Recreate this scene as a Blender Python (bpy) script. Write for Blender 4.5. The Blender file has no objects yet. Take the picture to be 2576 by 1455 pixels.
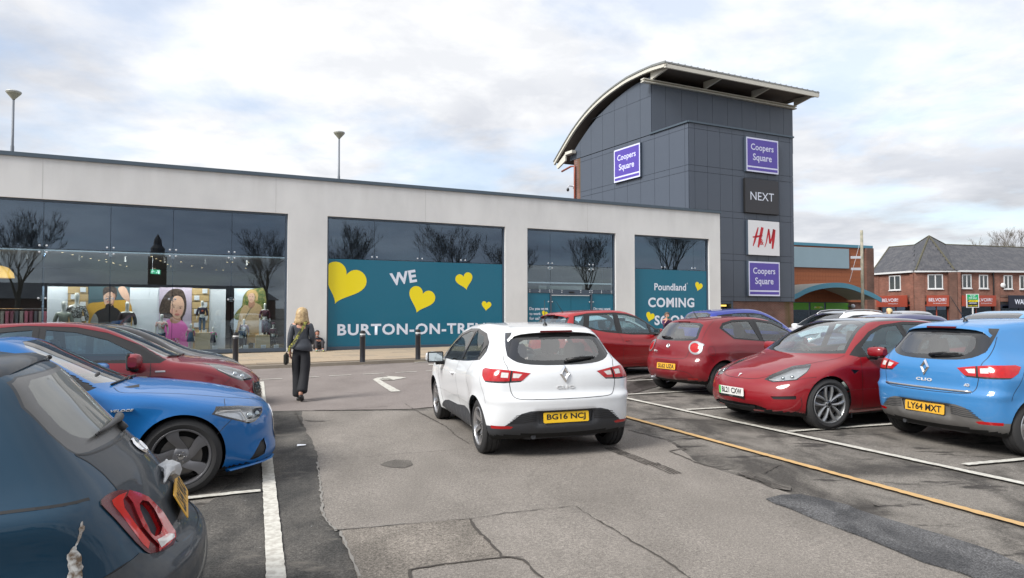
import bpy, bmesh, math, random
import numpy as np
from mathutils import Vector, Matrix
from mathutils.bvhtree import BVHTree

random.seed(7)
R = math.radians
SC = bpy.context.scene
COL = SC.collection

# ------------------------------------------------------------------ camera
FPX, CX, CY, HCAM, PITCH = 1716.0, 1287.5, 727.5, 1.59, 0.0323
cam_d = bpy.data.cameras.new('camera')
cam_d.sensor_width = 36.0
cam_d.lens = 36.0 * FPX / 2575.0
cam_d.clip_start = 0.05
cam_d.clip_end = 3000
cam = bpy.data.objects.new('camera', cam_d)
COL.objects.link(cam)
cam.location = (0, 0, HCAM)
cam.rotation_euler = (R(90) + PITCH, 0, 0)
SC.camera = cam

# ------------------------------------------------------------------ light
SUN_EL, SUN_AZ = R(42), R(-128)      # azimuth clockwise from +Y (the view direction)
world = bpy.data.worlds.new('World')
SC.world = world
world.use_nodes = True
wn, wl = world.node_tree.nodes, world.node_tree.links
wn.clear()
def W_(t, **k):
  n = wn.new(t)
  for a, b in k.items():
    setattr(n, a, b)
  return n
sky = W_('ShaderNodeTexSky', sky_type='NISHITA', sun_disc=False, sun_elevation=SUN_EL, sun_rotation=SUN_AZ)
sky.air_density = 1.0
sky.dust_density = 1.5
bg_sky = W_('ShaderNodeBackground')
bg_sky.inputs[1].default_value = 0.13
wl.new(sky.outputs[0], bg_sky.inputs[0])
# cloud deck: noise laid out on a flat layer far above (direction.xy / direction.z)
tc = W_('ShaderNodeTexCoord')
sep = W_('ShaderNodeSeparateXYZ')
wl.new(tc.outputs['Generated'], sep.inputs[0])
def wmath(op, a, b=None, c=None):
  n = W_('ShaderNodeMath', operation=op)
  for i, v in enumerate((a, b, c)):
    if v is None:
      continue
    if isinstance(v, (int, float)):
      n.inputs[i].default_value = v
    else:
      wl.new(v, n.inputs[i])
  return n.outputs[0]
zc = wmath('ADD', wmath('MAXIMUM', sep.outputs[2], 0.0), 0.16)
ux = wmath('DIVIDE', sep.outputs[0], zc)
uy = wmath('DIVIDE', sep.outputs[1], zc)
comb = W_('ShaderNodeCombineXYZ')
wl.new(ux, comb.inputs[0]); wl.new(uy, comb.inputs[1])
comb.inputs[2].default_value = 3.1
def wnoise(scale, detail, rough, dist, off=0.0):
  mp = W_('ShaderNodeMapping')
  mp.inputs['Location'].default_value = (off, off * 1.7, off)
  wl.new(comb.outputs[0], mp.inputs[0])
  n = W_('ShaderNodeTexNoise')
  n.inputs['Scale'].default_value = scale
  n.inputs['Detail'].default_value = detail
  n.inputs['Roughness'].default_value = rough
  n.inputs['Distortion'].default_value = dist
  wl.new(mp.outputs[0], n.inputs[0])
  return n.outputs[0]
def wramp(v, pts):
  r = W_('ShaderNodeValToRGB')
  e = r.color_ramp.elements
  while len(e) < len(pts):
    e.new(0.5)
  for k, (p, c) in enumerate(pts):
    e[k].position = p
    e[k].color = (*c, 1) if len(c) == 3 else (c[0], c[0], c[0], 1)
  wl.new(v, r.inputs[0])
  return r.outputs[0]
CLOUD_OFF = 2.3
cover = wramp(wnoise(0.95, 12, 0.56, 0.15, CLOUD_OFF), [(0.40, (0,)), (0.50, (1,))])
body = wramp(wnoise(0.62, 10, 0.5, 0.1, CLOUD_OFF + 4.0), [(0.38, (0.60, 0.615, 0.65)), (0.50, (0.80, 0.81, 0.84)), (0.59, (1.0, 1.0, 1.0))])
fine = wramp(wnoise(2.6, 12, 0.6, 0.2, CLOUD_OFF + 9.0), [(0.38, (0.80, 0.815, 0.845)), (0.58, (1.0, 1.0, 1.0))])
mulc = W_('ShaderNodeMix', data_type='RGBA', blend_type='MULTIPLY')
mulc.inputs[0].default_value = 1.0
wl.new(body, mulc.inputs[6]); wl.new(fine, mulc.inputs[7])
bg_cl = W_('ShaderNodeBackground')
bg_cl.inputs[1].default_value = 0.61
wl.new(mulc.outputs[2], bg_cl.inputs[0])
mixw = W_('ShaderNodeMixShader')
cv2 = wmath('MULTIPLY_ADD', cover, 0.44, 0.54)
wl.new(cv2, mixw.inputs[0]); wl.new(bg_sky.outputs[0], mixw.inputs[1]); wl.new(bg_cl.outputs[0], mixw.inputs[2])
wo = W_('ShaderNodeOutputWorld')
wl.new(mixw.outputs[0], wo.inputs[0])

sun_d = bpy.data.lights.new('sun', 'SUN')
sun_d.energy = 2.5
sun_d.angle = R(22)
sun_d.color = (1.0, 0.97, 0.92)
sun = bpy.data.objects.new('sun', sun_d)
COL.objects.link(sun)
sun.location = (0, 0, 60)
sd = Vector((math.sin(SUN_AZ) * math.cos(SUN_EL), math.cos(SUN_AZ) * math.cos(SUN_EL), math.sin(SUN_EL)))
sun.rotation_euler = sd.to_track_quat('Z', 'Y').to_euler()

SC.view_settings.view_transform = 'Standard'
SC.view_settings.look = 'None'
SC.view_settings.exposure = 0.9
SC.view_settings.gamma = 1.0
SC.view_settings.use_curve_mapping = False
SC.render.engine = 'CYCLES'
SC.cycles.use_denoising = True
SC.cycles.max_bounces = 8
SC.cycles.transparent_max_bounces = 16
SC.cycles.transmission_bounces = 6
SC.cycles.caustics_reflective = False
SC.cycles.caustics_refractive = False
SC.cycles.sample_clamp_indirect = 6.0

# ------------------------------------------------------------------ picture <-> place (used once, to find where things stand)
def ray(px, py):
  v = Vector(((px - CX) / FPX, 1.0, -(py - CY) / FPX))
  c, s = math.cos(PITCH), math.sin(PITCH)
  return Vector((v.x, v.y * c - v.z * s, v.y * s + v.z * c))
GK = 0.009                       # the car park falls gently to the left
def gz(x): return GK * x
def ground(px, py, z=0.0):
  r = ray(px, py)
  t = (z - HCAM) / (r.z - GK * r.x)
  return Vector((r.x * t, r.y * t, z + GK * r.x * t))
def at_depth(px, py, Y):
  r = ray(px, py)
  t = Y / r.y
  return Vector((r.x * t, Y, HCAM + r.z * t))
def on_plane(px, py, P, D):
  """meet the ray with the vertical plane through P along horizontal direction D -> (distance along D, z)"""
  r = ray(px, py)
  n = Vector((-D.y, D.x, 0))
  t = (P.x * n.x + P.y * n.y) / (r.x * n.x + r.y * n.y)
  q = Vector((r.x * t, r.y * t, HCAM + r.z * t))
  return ((q.x - P.x) * D.x + (q.y - P.y) * D.y, q.z)

# ------------------------------------------------------------------ object helpers
def link(o, parent=None):
  COL.objects.link(o)
  if parent is not None:
    o.parent = parent
  return o
def tag(o, label=None, cat=None, group=None, kind=None):
  if label: o['label'] = label
  if cat: o['category'] = cat
  if group: o['group'] = group
  if kind: o['kind'] = kind
  return o
def thing(name, loc, rz=0.0, label=None, cat=None, group=None, kind=None):
  o = bpy.data.objects.new(name, None)
  o.empty_display_size = 0.2
  COL.objects.link(o)
  o.location = loc
  o.rotation_euler = (0, 0, rz)
  return tag(o, label, cat, group, kind)
def mesh_obj(name, verts, faces, mat=None, parent=None, smooth=False, mats=None, fmat=None):
  me = bpy.data.meshes.new(name)
  me.from_pydata([tuple(v) for v in verts], [], faces)
  for m in (mats or ([mat] if mat else [])):
    me.materials.append(m)
  if fmat is not None:
    me.polygons.foreach_set('material_index', fmat)
  if smooth:
    me.polygons.foreach_set('use_smooth', [True] * len(me.polygons))
  me.update()
  return link(bpy.data.objects.new(name, me), parent)
class MB:
  """collects simple shapes into one mesh"""
  def __init__(s):
    s.v = []; s.f = []
  def add(s, vs, fs):
    n = len(s.v)
    s.v += [tuple(v) for v in vs]
    s.f += [tuple(i + n for i in f) for f in fs]
    return s
  def box(s, x0, x1, y0, y1, z0, z1, M=None):
    vs = [Vector((x, y, z)) for z in (z0, z1) for x, y in ((x0, y0), (x1, y0), (x1, y1), (x0, y1))]
    if M is not None: vs = [M @ v for v in vs]
    return s.add(vs, [(0, 3, 2, 1), (4, 5, 6, 7), (0, 1, 5, 4), (1, 2, 6, 5), (2, 3, 7, 6), (3, 0, 4, 7)])
  def bbox(s, x0, x1, y0, y1, z0, z1, b=0.01, M=None):
    """box with chamfered vertical and top edges"""
    vs = []
    def ringp(x0, x1, y0, y1, c, z):
      return [Vector(p + (z,)) for p in ((x0 + c, y0), (x1 - c, y0), (x1, y0 + c), (x1, y1 - c), (x1 - c, y1), (x0 + c, y1), (x0, y1 - c), (x0, y0 + c))]
    rings = [ringp(x0 + b, x1 - b, y0 + b, y1 - b, b, z0), ringp(x0, x1, y0, y1, b, z0 + b), ringp(x0, x1, y0, y1, b, z1 - b), ringp(x0 + b, x1 - b, y0 + b, y1 - b, b, z1)]
    for r_ in rings: vs += r_
    if M is not None: vs = [M @ v for v in vs]
    fs = [tuple(range(7, -1, -1)), tuple(24 + i for i in range(8))]
    for k in range(3):
      for i in range(8):
        j = (i + 1) % 8
        fs.append((k * 8 + i, k * 8 + j, k * 8 + 8 + j, k * 8 + 8 + i))
    return s.add(vs, fs)
  def tube(s, pts, rad, n=8, cap=True):
    pts = [Vector(p) for p in pts]
    rr = rad if isinstance(rad, (list, tuple)) else [rad] * len(pts)
    vs = []; fs = []
    up = None
    for i, p in enumerate(pts):
      t = (pts[min(i + 1, len(pts) - 1)] - pts[max(i - 1, 0)]).normalized()
      if up is None:
        up = Vector((0, 0, 1)) if abs(t.z) < 0.9 else Vector((1, 0, 0))
      a = t.cross(up)
      if a.length < 1e-5: a = t.cross(Vector((0, 1, 0)))
      a.normalize(); b = a.cross(t).normalized(); up = b
      for k in range(n):
        w = 2 * math.pi * k / n
        vs.append(p + (a * math.cos(w) + b * math.sin(w)) * rr[i])
    for i in range(len(pts) - 1):
      for k in range(n):
        l = (k + 1) % n
        fs.append((i * n + k, i * n + l, (i + 1) * n + l, (i + 1) * n + k))
    if cap:
      fs.append(tuple(range(n - 1, -1, -1)))
      fs.append(tuple((len(pts) - 1) * n + k for k in range(n)))
    return s.add(vs, fs)
  def lathe(s, prof, n=24, M=None, close=False):
    """prof: (radius, z) pairs turned round the z axis"""
    vs = []; fs = []
    for r_, z in prof:
      for k in range(n):
        w = 2 * math.pi * k / n
        v = Vector((r_ * math.cos(w), r_ * math.sin(w), z))
        vs.append(M @ v if M is not None else v)
    m = len(prof)
    for i in range(m - 1 + (1 if close else 0)):
      for k in range(n):
        l = (k + 1) % n; i2 = (i + 1) % m
        fs.append((i * n + k, i * n + l, i2 * n + l, i2 * n + k))
    return s.add(vs, fs)
  def prism(s, pts, z0, z1, M=None):
    n = len(pts)
    vs = [Vector((p[0], p[1], z)) for z in (z0, z1) for p in pts]
    if M is not None: vs = [M @ v for v in vs]
    fs = [tuple(range(n - 1, -1, -1)), tuple(range(n, 2 * n))]
    fs += [(i, (i + 1) % n, n + (i + 1) % n, n + i) for i in range(n)]
    return s.add(vs, fs)
  def ellip(s, c, rx, ry, rz, nu=12, nv=8, M=None):
    vs = []; fs = []
    for j in range(nv + 1):
      a = math.pi * j / nv
      for k in range(nu):
        w = 2 * math.pi * k / nu
        v = Vector((c[0] + rx * math.sin(a) * math.cos(w), c[1] + ry * math.sin(a) * math.sin(w), c[2] + rz * math.cos(a)))
        vs.append(M @ v if M is not None else v)
    for j in range(nv):
      for k in range(nu):
        l = (k + 1) % nu
        fs.append((j * nu + k, (j + 1) * nu + k, (j + 1) * nu + l, j * nu + l))
    return s.add(vs, fs)
  def build(s, name, mat, parent=None, smooth=False):
    o = mesh_obj(name, s.v, s.f, mat, parent, smooth)
    return o
def auto_smooth(o, ang=35):
  bm = bmesh.new(); bm.from_mesh(o.data)
  bmesh.ops.remove_doubles(bm, verts=bm.verts, dist=1e-5)
  bmesh.ops.recalc_face_normals(bm, faces=bm.faces)
  for e in bm.edges:
    if len(e.link_faces) == 2 and e.calc_face_angle(0) > R(ang): e.smooth = False
  for f in bm.faces: f.smooth = True
  bm.to_mesh(o.data); bm.free()
  return o
def wall_matrix(P, D, out=0.0):
  """local x along D, local y up, local z out of the wall towards the viewer's side"""
  D = Vector((D[0], D[1], 0)).normalized()
  N = Vector((D.y, -D.x, 0))
  M = Matrix(((D.x, 0, N.x, P[0] + N.x * out), (D.y, 0, N.y, P[1] + N.y * out), (0, 1, 0, P[2] if len(P) > 2 else 0), (0, 0, 0, 1)))
  return M
_txt_cache = {}
def text_mesh(s, size=1.0, bold=0.0, extrude=0.0, spacing=1.0, align='CENTER', shear=0.0):
  key = (s, size, bold, extrude, spacing, align, shear)
  if key in _txt_cache: return _txt_cache[key]
  c = bpy.data.curves.new('txt', 'FONT')
  c.body = s; c.size = size; c.offset = bold; c.extrude = extrude
  c.space_character = spacing; c.align_x = align; c.align_y = 'CENTER'; c.shear = shear
  c.resolution_u = 3
  o = bpy.data.objects.new('txt', c)
  COL.objects.link(o)
  dg = bpy.context.evaluated_depsgraph_get()
  me = bpy.data.meshes.new_from_object(o.evaluated_get(dg))
  COL.objects.unlink(o)
  bpy.data.objects.remove(o)
  _txt_cache[key] = me
  return me
def text_obj(name, s, M, mat, parent=None, width=None, height=None, **k):
  me = text_mesh(s, **k).copy()
  co = np.empty(len(me.vertices) * 3); me.vertices.foreach_get('co', co); co = co.reshape(-1, 3)
  lo, hi = co.min(0), co.max(0)
  sx = width / (hi[0] - lo[0]) if width else 1.0
  sy = height / (hi[1] - lo[1]) if height else sx
  if not width: sx = sy
  co[:, 0] = (co[:, 0] - (lo[0] + hi[0]) / 2) * sx
  co[:, 1] = (co[:, 1] - (lo[1] + hi[1]) / 2) * sy
  A = np.array(M)
  co = co @ A[:3, :3].T + A[:3, 3]
  me.vertices.foreach_set('co', co.ravel()); me.update()
  me.materials.clear(); me.materials.append(mat)
  o = bpy.data.objects.new(name, me)
  return link(o, parent)

# ------------------------------------------------------------------ material helpers
def newmat(name):
  m = bpy.data.materials.new(name)
  m.use_nodes = True
  return m, m.node_tree.nodes, m.node_tree.links, m.node_tree.nodes['Principled BSDF']
def mat(name, col, rough=0.5, metal=0.0, coat=0.0, spec=0.5, noise=0.0, nscale=8.0, bump=0.0, bscale=60.0, emit=None, estr=0.0, coat_r=0.03, rnoise=0.0, alpha=None, col2=None):
  m, N, L, b = newmat(name)
  b.inputs['Base Color'].default_value = (*col, 1)
  b.inputs['Roughness'].default_value = rough
  b.inputs['Metallic'].default_value = metal
  b.inputs['Coat Weight'].default_value = coat
  b.inputs['Coat Roughness'].default_value = coat_r
  b.inputs['Specular IOR Level'].default_value = spec
  if emit:
    b.inputs['Emission Color'].default_value = (*emit, 1)
    b.inputs['Emission Strength'].default_value = estr
  if noise or rnoise or col2:
    tc_ = N.new('ShaderNodeTexCoord')
    n = N.new('ShaderNodeTexNoise')
    n.inputs['Scale'].default_value = nscale
    n.inputs['Detail'].default_value = 6
    n.inputs['Roughness'].default_value = 0.6
    L.new(tc_.outputs['Object'], n.inputs[0])
    if noise or col2:
      mx = N.new('ShaderNodeMix'); mx.data_type = 'RGBA'
      if col2:
        rp = N.new('ShaderNodeValToRGB')
        rp.color_ramp.elements[0].position = 0.42; rp.color_ramp.elements[1].position = 0.6
        L.new(n.outputs[0], rp.inputs[0]); L.new(rp.outputs[0], mx.inputs[0])
        mx.inputs[6].default_value = (*col, 1); mx.inputs[7].default_value = (*col2, 1)
      else:
        L.new(n.outputs[0], mx.inputs[0])
        mx.inputs[6].default_value = (*[max(0, c * (1 - noise)) for c in col], 1)
        mx.inputs[7].default_value = (*[min(1, c * (1 + noise)) for c in col], 1)
      L.new(mx.outputs[2], b.inputs['Base Color'])
    if rnoise:
      mr = N.new('ShaderNodeMapRange')
      mr.inputs[1].default_value = 0.3; mr.inputs[2].default_value = 0.7
      mr.inputs[3].default_value = max(0, rough - rnoise); mr.inputs[4].default_value = min(1, rough + rnoise)
      L.new(n.outputs[0], mr.inputs[0]); L.new(mr.outputs[0], b.inputs['Roughness'])
  if bump:
    tc2 = N.new('ShaderNodeTexCoord')
    n2 = N.new('ShaderNodeTexNoise'); n2.inputs['Scale'].default_value = bscale; n2.inputs['Detail'].default_value = 4
    L.new(tc2.outputs['Object'], n2.inputs[0])
    bp = N.new('ShaderNodeBump'); bp.inputs['Strength'].default_value = bump; bp.inputs['Distance'].default_value = 0.01
    L.new(n2.outputs[0], bp.inputs['Height']); L.new(bp.outputs[0], b.inputs['Normal'])
  return m
def glass_mat(name, tint=(0.5, 0.55, 0.55), ior=1.9, refl=(1, 1, 1), rough=0.0):
  m = bpy.data.materials.new(name); m.use_nodes = True
  N, L = m.node_tree.nodes, m.node_tree.links
  N.clear()
  tr = N.new('ShaderNodeBsdfTransparent'); tr.inputs[0].default_value = (*tint, 1)
  gl = N.new('ShaderNodeBsdfGlossy'); gl.inputs[0].default_value = (*refl, 1); gl.inputs[1].default_value = rough
  fr = N.new('ShaderNodeFresnel'); fr.inputs[0].default_value = ior
  # fresnel must not see the back side as total reflection: use the absolute incidence
  geo = N.new('ShaderNodeNewGeometry')
  vm = N.new('ShaderNodeVectorMath'); vm.operation = 'DOT_PRODUCT'
  L.new(geo.outputs['Incoming'], vm.inputs[0]); L.new(geo.outputs['Normal'], vm.inputs[1])
  ab = N.new('ShaderNodeMath'); ab.operation = 'ABSOLUTE'; L.new(vm.outputs['Value'], ab.inputs[0])
  one = N.new('ShaderNodeMath'); one.operation = 'SUBTRACT'; one.inputs[0].default_value = 1.0; L.new(ab.outputs[0], one.inputs[1])
  pw = N.new('ShaderNodeMath'); pw.operation = 'POWER'; L.new(one.outputs[0], pw.inputs[0]); pw.inputs[1].default_value = 4.5
  f0 = ((ior - 1) / (ior + 1)) ** 2
  ma = N.new('ShaderNodeMath'); ma.operation = 'MULTIPLY_ADD'; L.new(pw.outputs[0], ma.inputs[0]); ma.inputs[1].default_value = 1 - f0; ma.inputs[2].default_value = f0
  N.remove(fr)
  mx = N.new('ShaderNodeMixShader'); L.new(ma.outputs[0], mx.inputs[0]); L.new(tr.outputs[0], mx.inputs[1]); L.new(gl.outputs[0], mx.inputs[2])
  o = N.new('ShaderNodeOutputMaterial'); L.new(mx.outputs[0], o.inputs[0])
  return m
# ================================================================== CARS
def pchip(pts):
  xs = np.array([p[0] for p in pts], float); ys = np.array([p[1] for p in pts], float)
  h = np.diff(xs); d = np.diff(ys) / h
  m = np.zeros(len(xs))
  m[0], m[-1] = d[0], d[-1]
  for i in range(1, len(xs) - 1):
    if d[i - 1] * d[i] > 0:
      w1 = 2 * h[i] + h[i - 1]; w2 = h[i] + 2 * h[i - 1]
      m[i] = (w1 + w2) / (w1 / d[i - 1] + w2 / d[i])
  def f(x):
    x = np.clip(np.asarray(x, float), xs[0], xs[-1])
    i = np.clip(np.searchsorted(xs, x) - 1, 0, len(xs) - 2)
    t = (x - xs[i]) / h[i]
    return ys[i] * (2 * t**3 - 3 * t**2 + 1) + h[i] * m[i] * (t**3 - 2 * t**2 + t) + ys[i + 1] * (-2 * t**3 + 3 * t**2) + h[i] * m[i + 1] * (t**3 - t**2)
  return f
def catmull(pts, n=10, closed=False):
  P = [np.array(p, float) for p in pts]
  out = []
  m = len(P)
  for i in range(m if closed else m - 1):
    p1, p2 = P[i], P[(i + 1) % m]
    p0 = P[(i - 1) % m] if (closed or i > 0) else 2 * p1 - p2
    p3 = P[(i + 2) % m] if (closed or i < m - 2) else 2 * p2 - p1
    t0 = 0.0
    t1 = t0 + max(np.linalg.norm(p1 - p0), 1e-4) ** 0.5
    t2 = t1 + max(np.linalg.norm(p2 - p1), 1e-4) ** 0.5
    t3 = t2 + max(np.linalg.norm(p3 - p2), 1e-4) ** 0.5
    for k in range(n):
      t = t1 + (t2 - t1) * k / n
      A1 = (t1 - t) / (t1 - t0) * p0 + (t - t0) / (t1 - t0) * p1
      A2 = (t2 - t) / (t2 - t1) * p1 + (t - t1) / (t2 - t1) * p2
      A3 = (t3 - t) / (t3 - t2) * p2 + (t - t2) / (t3 - t2) * p3
      B1 = (t2 - t) / (t2 - t0) * A1 + (t - t0) / (t2 - t0) * A2
      B2 = (t3 - t) / (t3 - t1) * A2 + (t - t1) / (t3 - t1) * A3
      out.append((t2 - t) / (t2 - t1) * B1 + (t - t1) / (t2 - t1) * B2)
  if not closed: out.append(P[-1])
  return np.array(out)
def poly_sdf(X, Z, poly):
  a = poly; b = np.roll(poly, -1, 0)
  d2 = np.full(X.shape, 1e9); wn_ = np.zeros(X.shape, bool)
  for (ax, az), (bx, bz) in zip(a, b):
    ex, ez = bx - ax, bz - az
    L2 = ex * ex + ez * ez
    if L2 < 1e-12: continue
    t = np.clip(((X - ax) * ex + (Z - az) * ez) / L2, 0, 1)
    d2 = np.minimum(d2, (X - ax - t * ex) ** 2 + (Z - az - t * ez) ** 2)
    c = ((az > Z) != (bz > Z)) & (X < ex * (Z - az) / (ez if abs(ez) > 1e-12 else 1e-12) + ax)
    wn_ ^= c
  d = np.sqrt(d2)
  return np.where(wn_, -d, d)
class Grid2:
  def __init__(s, poly, h=0.02):
    s.h = h
    s.x0 = poly[:, 0].min() - 0.9; s.z0 = poly[:, 1].min() - 0.9
    nx = int((poly[:, 0].max() + 0.9 - s.x0) / h) + 4; nz = int((poly[:, 1].max() + 0.9 - s.z0) / h) + 4
    X, Z = np.meshgrid(s.x0 + h * np.arange(nx), s.z0 + h * np.arange(nz), indexing='ij')
    s.g = poly_sdf(X, Z, poly); s.nx, s.nz = nx, nz
  def __call__(s, x, z):
    u = np.clip((x - s.x0) / s.h, 1.001, s.nx - 3.001); v = np.clip((z - s.z0) / s.h, 1.001, s.nz - 3.001)
    i = u.astype(int); j = v.astype(int); a = u - i; b = v - j
    def w(t):
      # uniform cubic B-spline weights: smooth surface
      return ((1 - t) ** 3 / 6, (3 * t**3 - 6 * t**2 + 4) / 6, (-3 * t**3 + 3 * t**2 + 3 * t + 1) / 6, t**3 / 6)
    wa, wb = w(a), w(b)
    r = 0
    for p in range(4):
      for q in range(4):
        r = r + wa[p] * wb[q] * s.g[i + p - 1, j + q - 1]
    return r
def smax(a, b, k):
  h = np.maximum(k - np.abs(a - b), 0) / k
  return np.maximum(a, b) + h * h * k * 0.25
def smin(a, b, k): return -smax(-a, -b, k)
def gauss(x, c, w): return np.exp(-((x - c) / w) ** 2)
def sstep(x, a, b):
  t = np.clip((x - a) / (b - a), 0, 1)
  return t * t * (3 - 2 * t)

def inside(px, py, poly):
  c = False; n = len(poly); j = n - 1
  for i in range(n):
    xi, yi = poly[i]; xj, yj = poly[j]
    if (yi > py) != (yj > py) and px < (xj - xi) * (py - yi) / (yj - yi) + xi: c = not c
    j = i
  return c
S2 = math.sqrt(0.5)
PROJ = {  # name: (u axis, view direction out of the surface, filter on (centre, normal))
  'side':  (Vector((1, 0, 0)), Vector((0, 1, 0)), lambda c, n: c.y > 0.3 and n.y > 0.25),
  'rear':  (Vector((0, 1, 0)), Vector((-1, 0, 0)), lambda c, n: n.x < -0.12 and c.x < 0),
  'front': (Vector((0, 1, 0)), Vector((1, 0, 0)), lambda c, n: n.x > 0.12 and c.x > 0),
  'rc':    (Vector((S2, S2, 0)), Vector((-S2, S2, 0)), lambda c, n: c.x < -0.8 and c.y > 0.1 and (n.y - n.x) > 0.25),
  'fc':    (Vector((-S2, S2, 0)), Vector((S2, S2, 0)), lambda c, n: c.x > 0.8 and c.y > 0.1 and (n.y + n.x) > 0.15),
  'top':   (Vector((1, 0, 0)), Vector((0, 0, 1)), lambda c, n: n.z > 0.4),
}
def p2(proj, p):
  """feature point -> (u, v) of that projection"""
  if len(p) == 2: return (p[0], p[1])
  U = PROJ[proj][0]
  return (U.x * p[0] + U.y * p[1], p[2])
class Body:
  def __init__(s, sp, q=1.0):
    s.sp = sp
    sil = catmull(sp['sil'], 8, True)
    s.G = Grid2(sil)
    s.Wf = pchip(sp['W']); s.belt = pchip(sp['belt']); s.low = pchip(sp['low'])
    if 'haunch' in sp: s.hf = pchip(sp['haunch'])
    s.Wm = max(w for _, w in sp['W']); s.L = sil[:, 0].max() - sil[:, 0].min()
    s.wb = sp['WB'] / 2
    zs = sp.get('zs', 0.5)
    K1, K2, M = int(110 * q), int(64 * q), int(58 * q)
    O = []; D = []
    xr, xf = -s.wb, s.wb
    for i in range(K1): O.append((xr + (xf - xr) * i / K1, zs)); D.append((0, 1))
    for i in range(K2): a = math.pi / 2 - math.pi * i / K2; O.append((xf, zs)); D.append((math.cos(a), math.sin(a)))
    Kb = K1 // 2
    for i in range(Kb): O.append((xf - (xf - xr) * i / Kb, zs)); D.append((0, -1))
    for i in range(K2): a = -math.pi / 2 - math.pi * i / K2; O.append((xr, zs)); D.append((math.cos(a), math.sin(a)))
    O = np.array(O); D = np.array(D); K = len(O)
    ph = np.linspace(0, math.pi / 2, M + 1)
    cx = np.cos(ph)[None, :]; sy = np.sin(ph)[None, :]
    dx = D[:, 0:1] * cx; dz = D[:, 1:2] * cx; dy = np.ones((K, 1)) * sy
    ox = O[:, 0:1] * np.ones_like(dx); oz = O[:, 1:2] * np.ones_like(dx)
    lo = np.zeros_like(dx); hi = np.full_like(dx, 2.2)
    for it in range(24):
      t = (lo + hi) / 2
      f = s.F(ox + dx * t, dy * t, oz + dz * t)
      hi = np.where(f > 0, t, hi); lo = np.where(f > 0, lo, t)
    t = (lo + hi) / 2
    X, Y, Z = ox + dx * t, dy * t, oz + dz * t
    bm = bmesh.new()
    V = [[bm.verts.new((X[i, j], Y[i, j], Z[i, j])) for j in range(M + 1)] for i in range(K)]
    for i in range(K):
      i2 = (i + 1) % K
      for j in range(M):
        bm.faces.new((V[i][j], V[i2][j], V[i2][j + 1], V[i][j + 1]))
    bmesh.ops.remove_doubles(bm, verts=bm.verts, dist=1e-5)
    bmesh.ops.recalc_face_normals(bm, faces=bm.faces)
    bm.faces.ensure_lookup_table()
    # outward?
    top = max(bm.faces, key=lambda f: f.calc_center_median().z)
    if top.normal.z < 0: bmesh.ops.reverse_faces(bm, faces=bm.faces)
    bmesh.ops.smooth_vert(bm, verts=[v for v in bm.verts if v.co.y > 1e-4], factor=0.5, use_axis_x=True, use_axis_y=True, use_axis_z=True)
    s.bm = bm
    s.reg = bm.faces.layers.int.new('reg')
    s.names = ['body']
    s.bvh = BVHTree.FromBMesh(bm)
  def yside(s, x, z):
    sp = s.sp
    y = s.Wf(x) + s.low(z)
    t = z - s.belt(x)
    sft = sp.get('soft', 0.025)
    ts = sft * np.logaddexp(0, t / sft)
    y = y - (sp['tumble'] * ts + sp.get('tumble2', 0.15) * ts * ts)
    if 'haunch' in sp:   # the glasshouse steps in from the shoulders
      y = y - s.hf(x) * (1 - np.exp(-ts / 0.09))
    for cx in (-s.wb, s.wb):   # arch flare
      r = np.sqrt((x - cx) ** 2 + (z - sp['rw']) ** 2)
      y = y + sp.get('flare', 0.018) * np.exp(-np.clip(r - sp['ra'], 0, 9) / 0.07) * (r > 0)
    if 'sideline' in sp:
      for (pts, amp, w1, w2) in sp['sideline']:
        f = pchip(pts); d = z - f(x)
        m = sstep(x, pts[0][0], pts[0][0] + 0.35) * (1 - sstep(x, pts[-1][0] - 0.35, pts[-1][0]))
        y = y + amp * m * np.where(d > 0, np.exp(-(d / w1) ** 2), np.exp(-(d / w2) ** 2))
    return y
  def F(s, x, y, z):
    sp = s.sp
    ya = np.abs(y)
    r = np.clip(ya / s.Wm, 0, 1.2)
    xx = x + np.where(x > 0, sp['cf'] * x / s.L * 2, sp['cr'] * x / s.L * 2) * r ** sp.get('pc', 2.4)
    zz = z + sp['crown'] * r ** 2 * sstep(z, 0.55, 0.95)
    a = s.G(xx, zz)
    b = ya - s.yside(x, z)
    k = sp.get('k', 0.11)
    kk = k * (0.55 + 0.45 * sstep(np.abs(x), s.wb - 0.1, s.wb + 0.5)) if not sp.get('kconst') else k
    f = smax(a, b, kk)
    for m in sp.get('mods', []): f = f + m(x, y, z)
    return f
  def region(s, name, proj, pts, smooth=0, filt=None, only=None):
    """cut the outline into the surface and give the faces inside to the region"""
    U, VW, fl = PROJ[proj]
    f2 = filt or fl
    P = [p2(proj, p) for p in pts]
    if smooth: P = [tuple(p) for p in catmull(P, smooth, True)]
    vax = Vector((0, 1, 0)) if proj == 'top' else Vector((0, 0, 1))
    bm = s.bm
    us = [p[0] for p in P]; vs = [p[1] for p in P]
    mg = 0.06
    if only is not None:
      ids = [s.names.index(o) for o in only]
    cand = []
    for f in bm.faces:
      c = f.calc_center_median(); u = c.dot(U); v = c.dot(vax)
      if min(us) - mg < u < max(us) + mg and min(vs) - mg < v < max(vs) + mg and f2(c, f.normal):
        if only is None or f[s.reg] in ids: cand.append(f)
    cset = set(cand)
    n = len(P)
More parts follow.
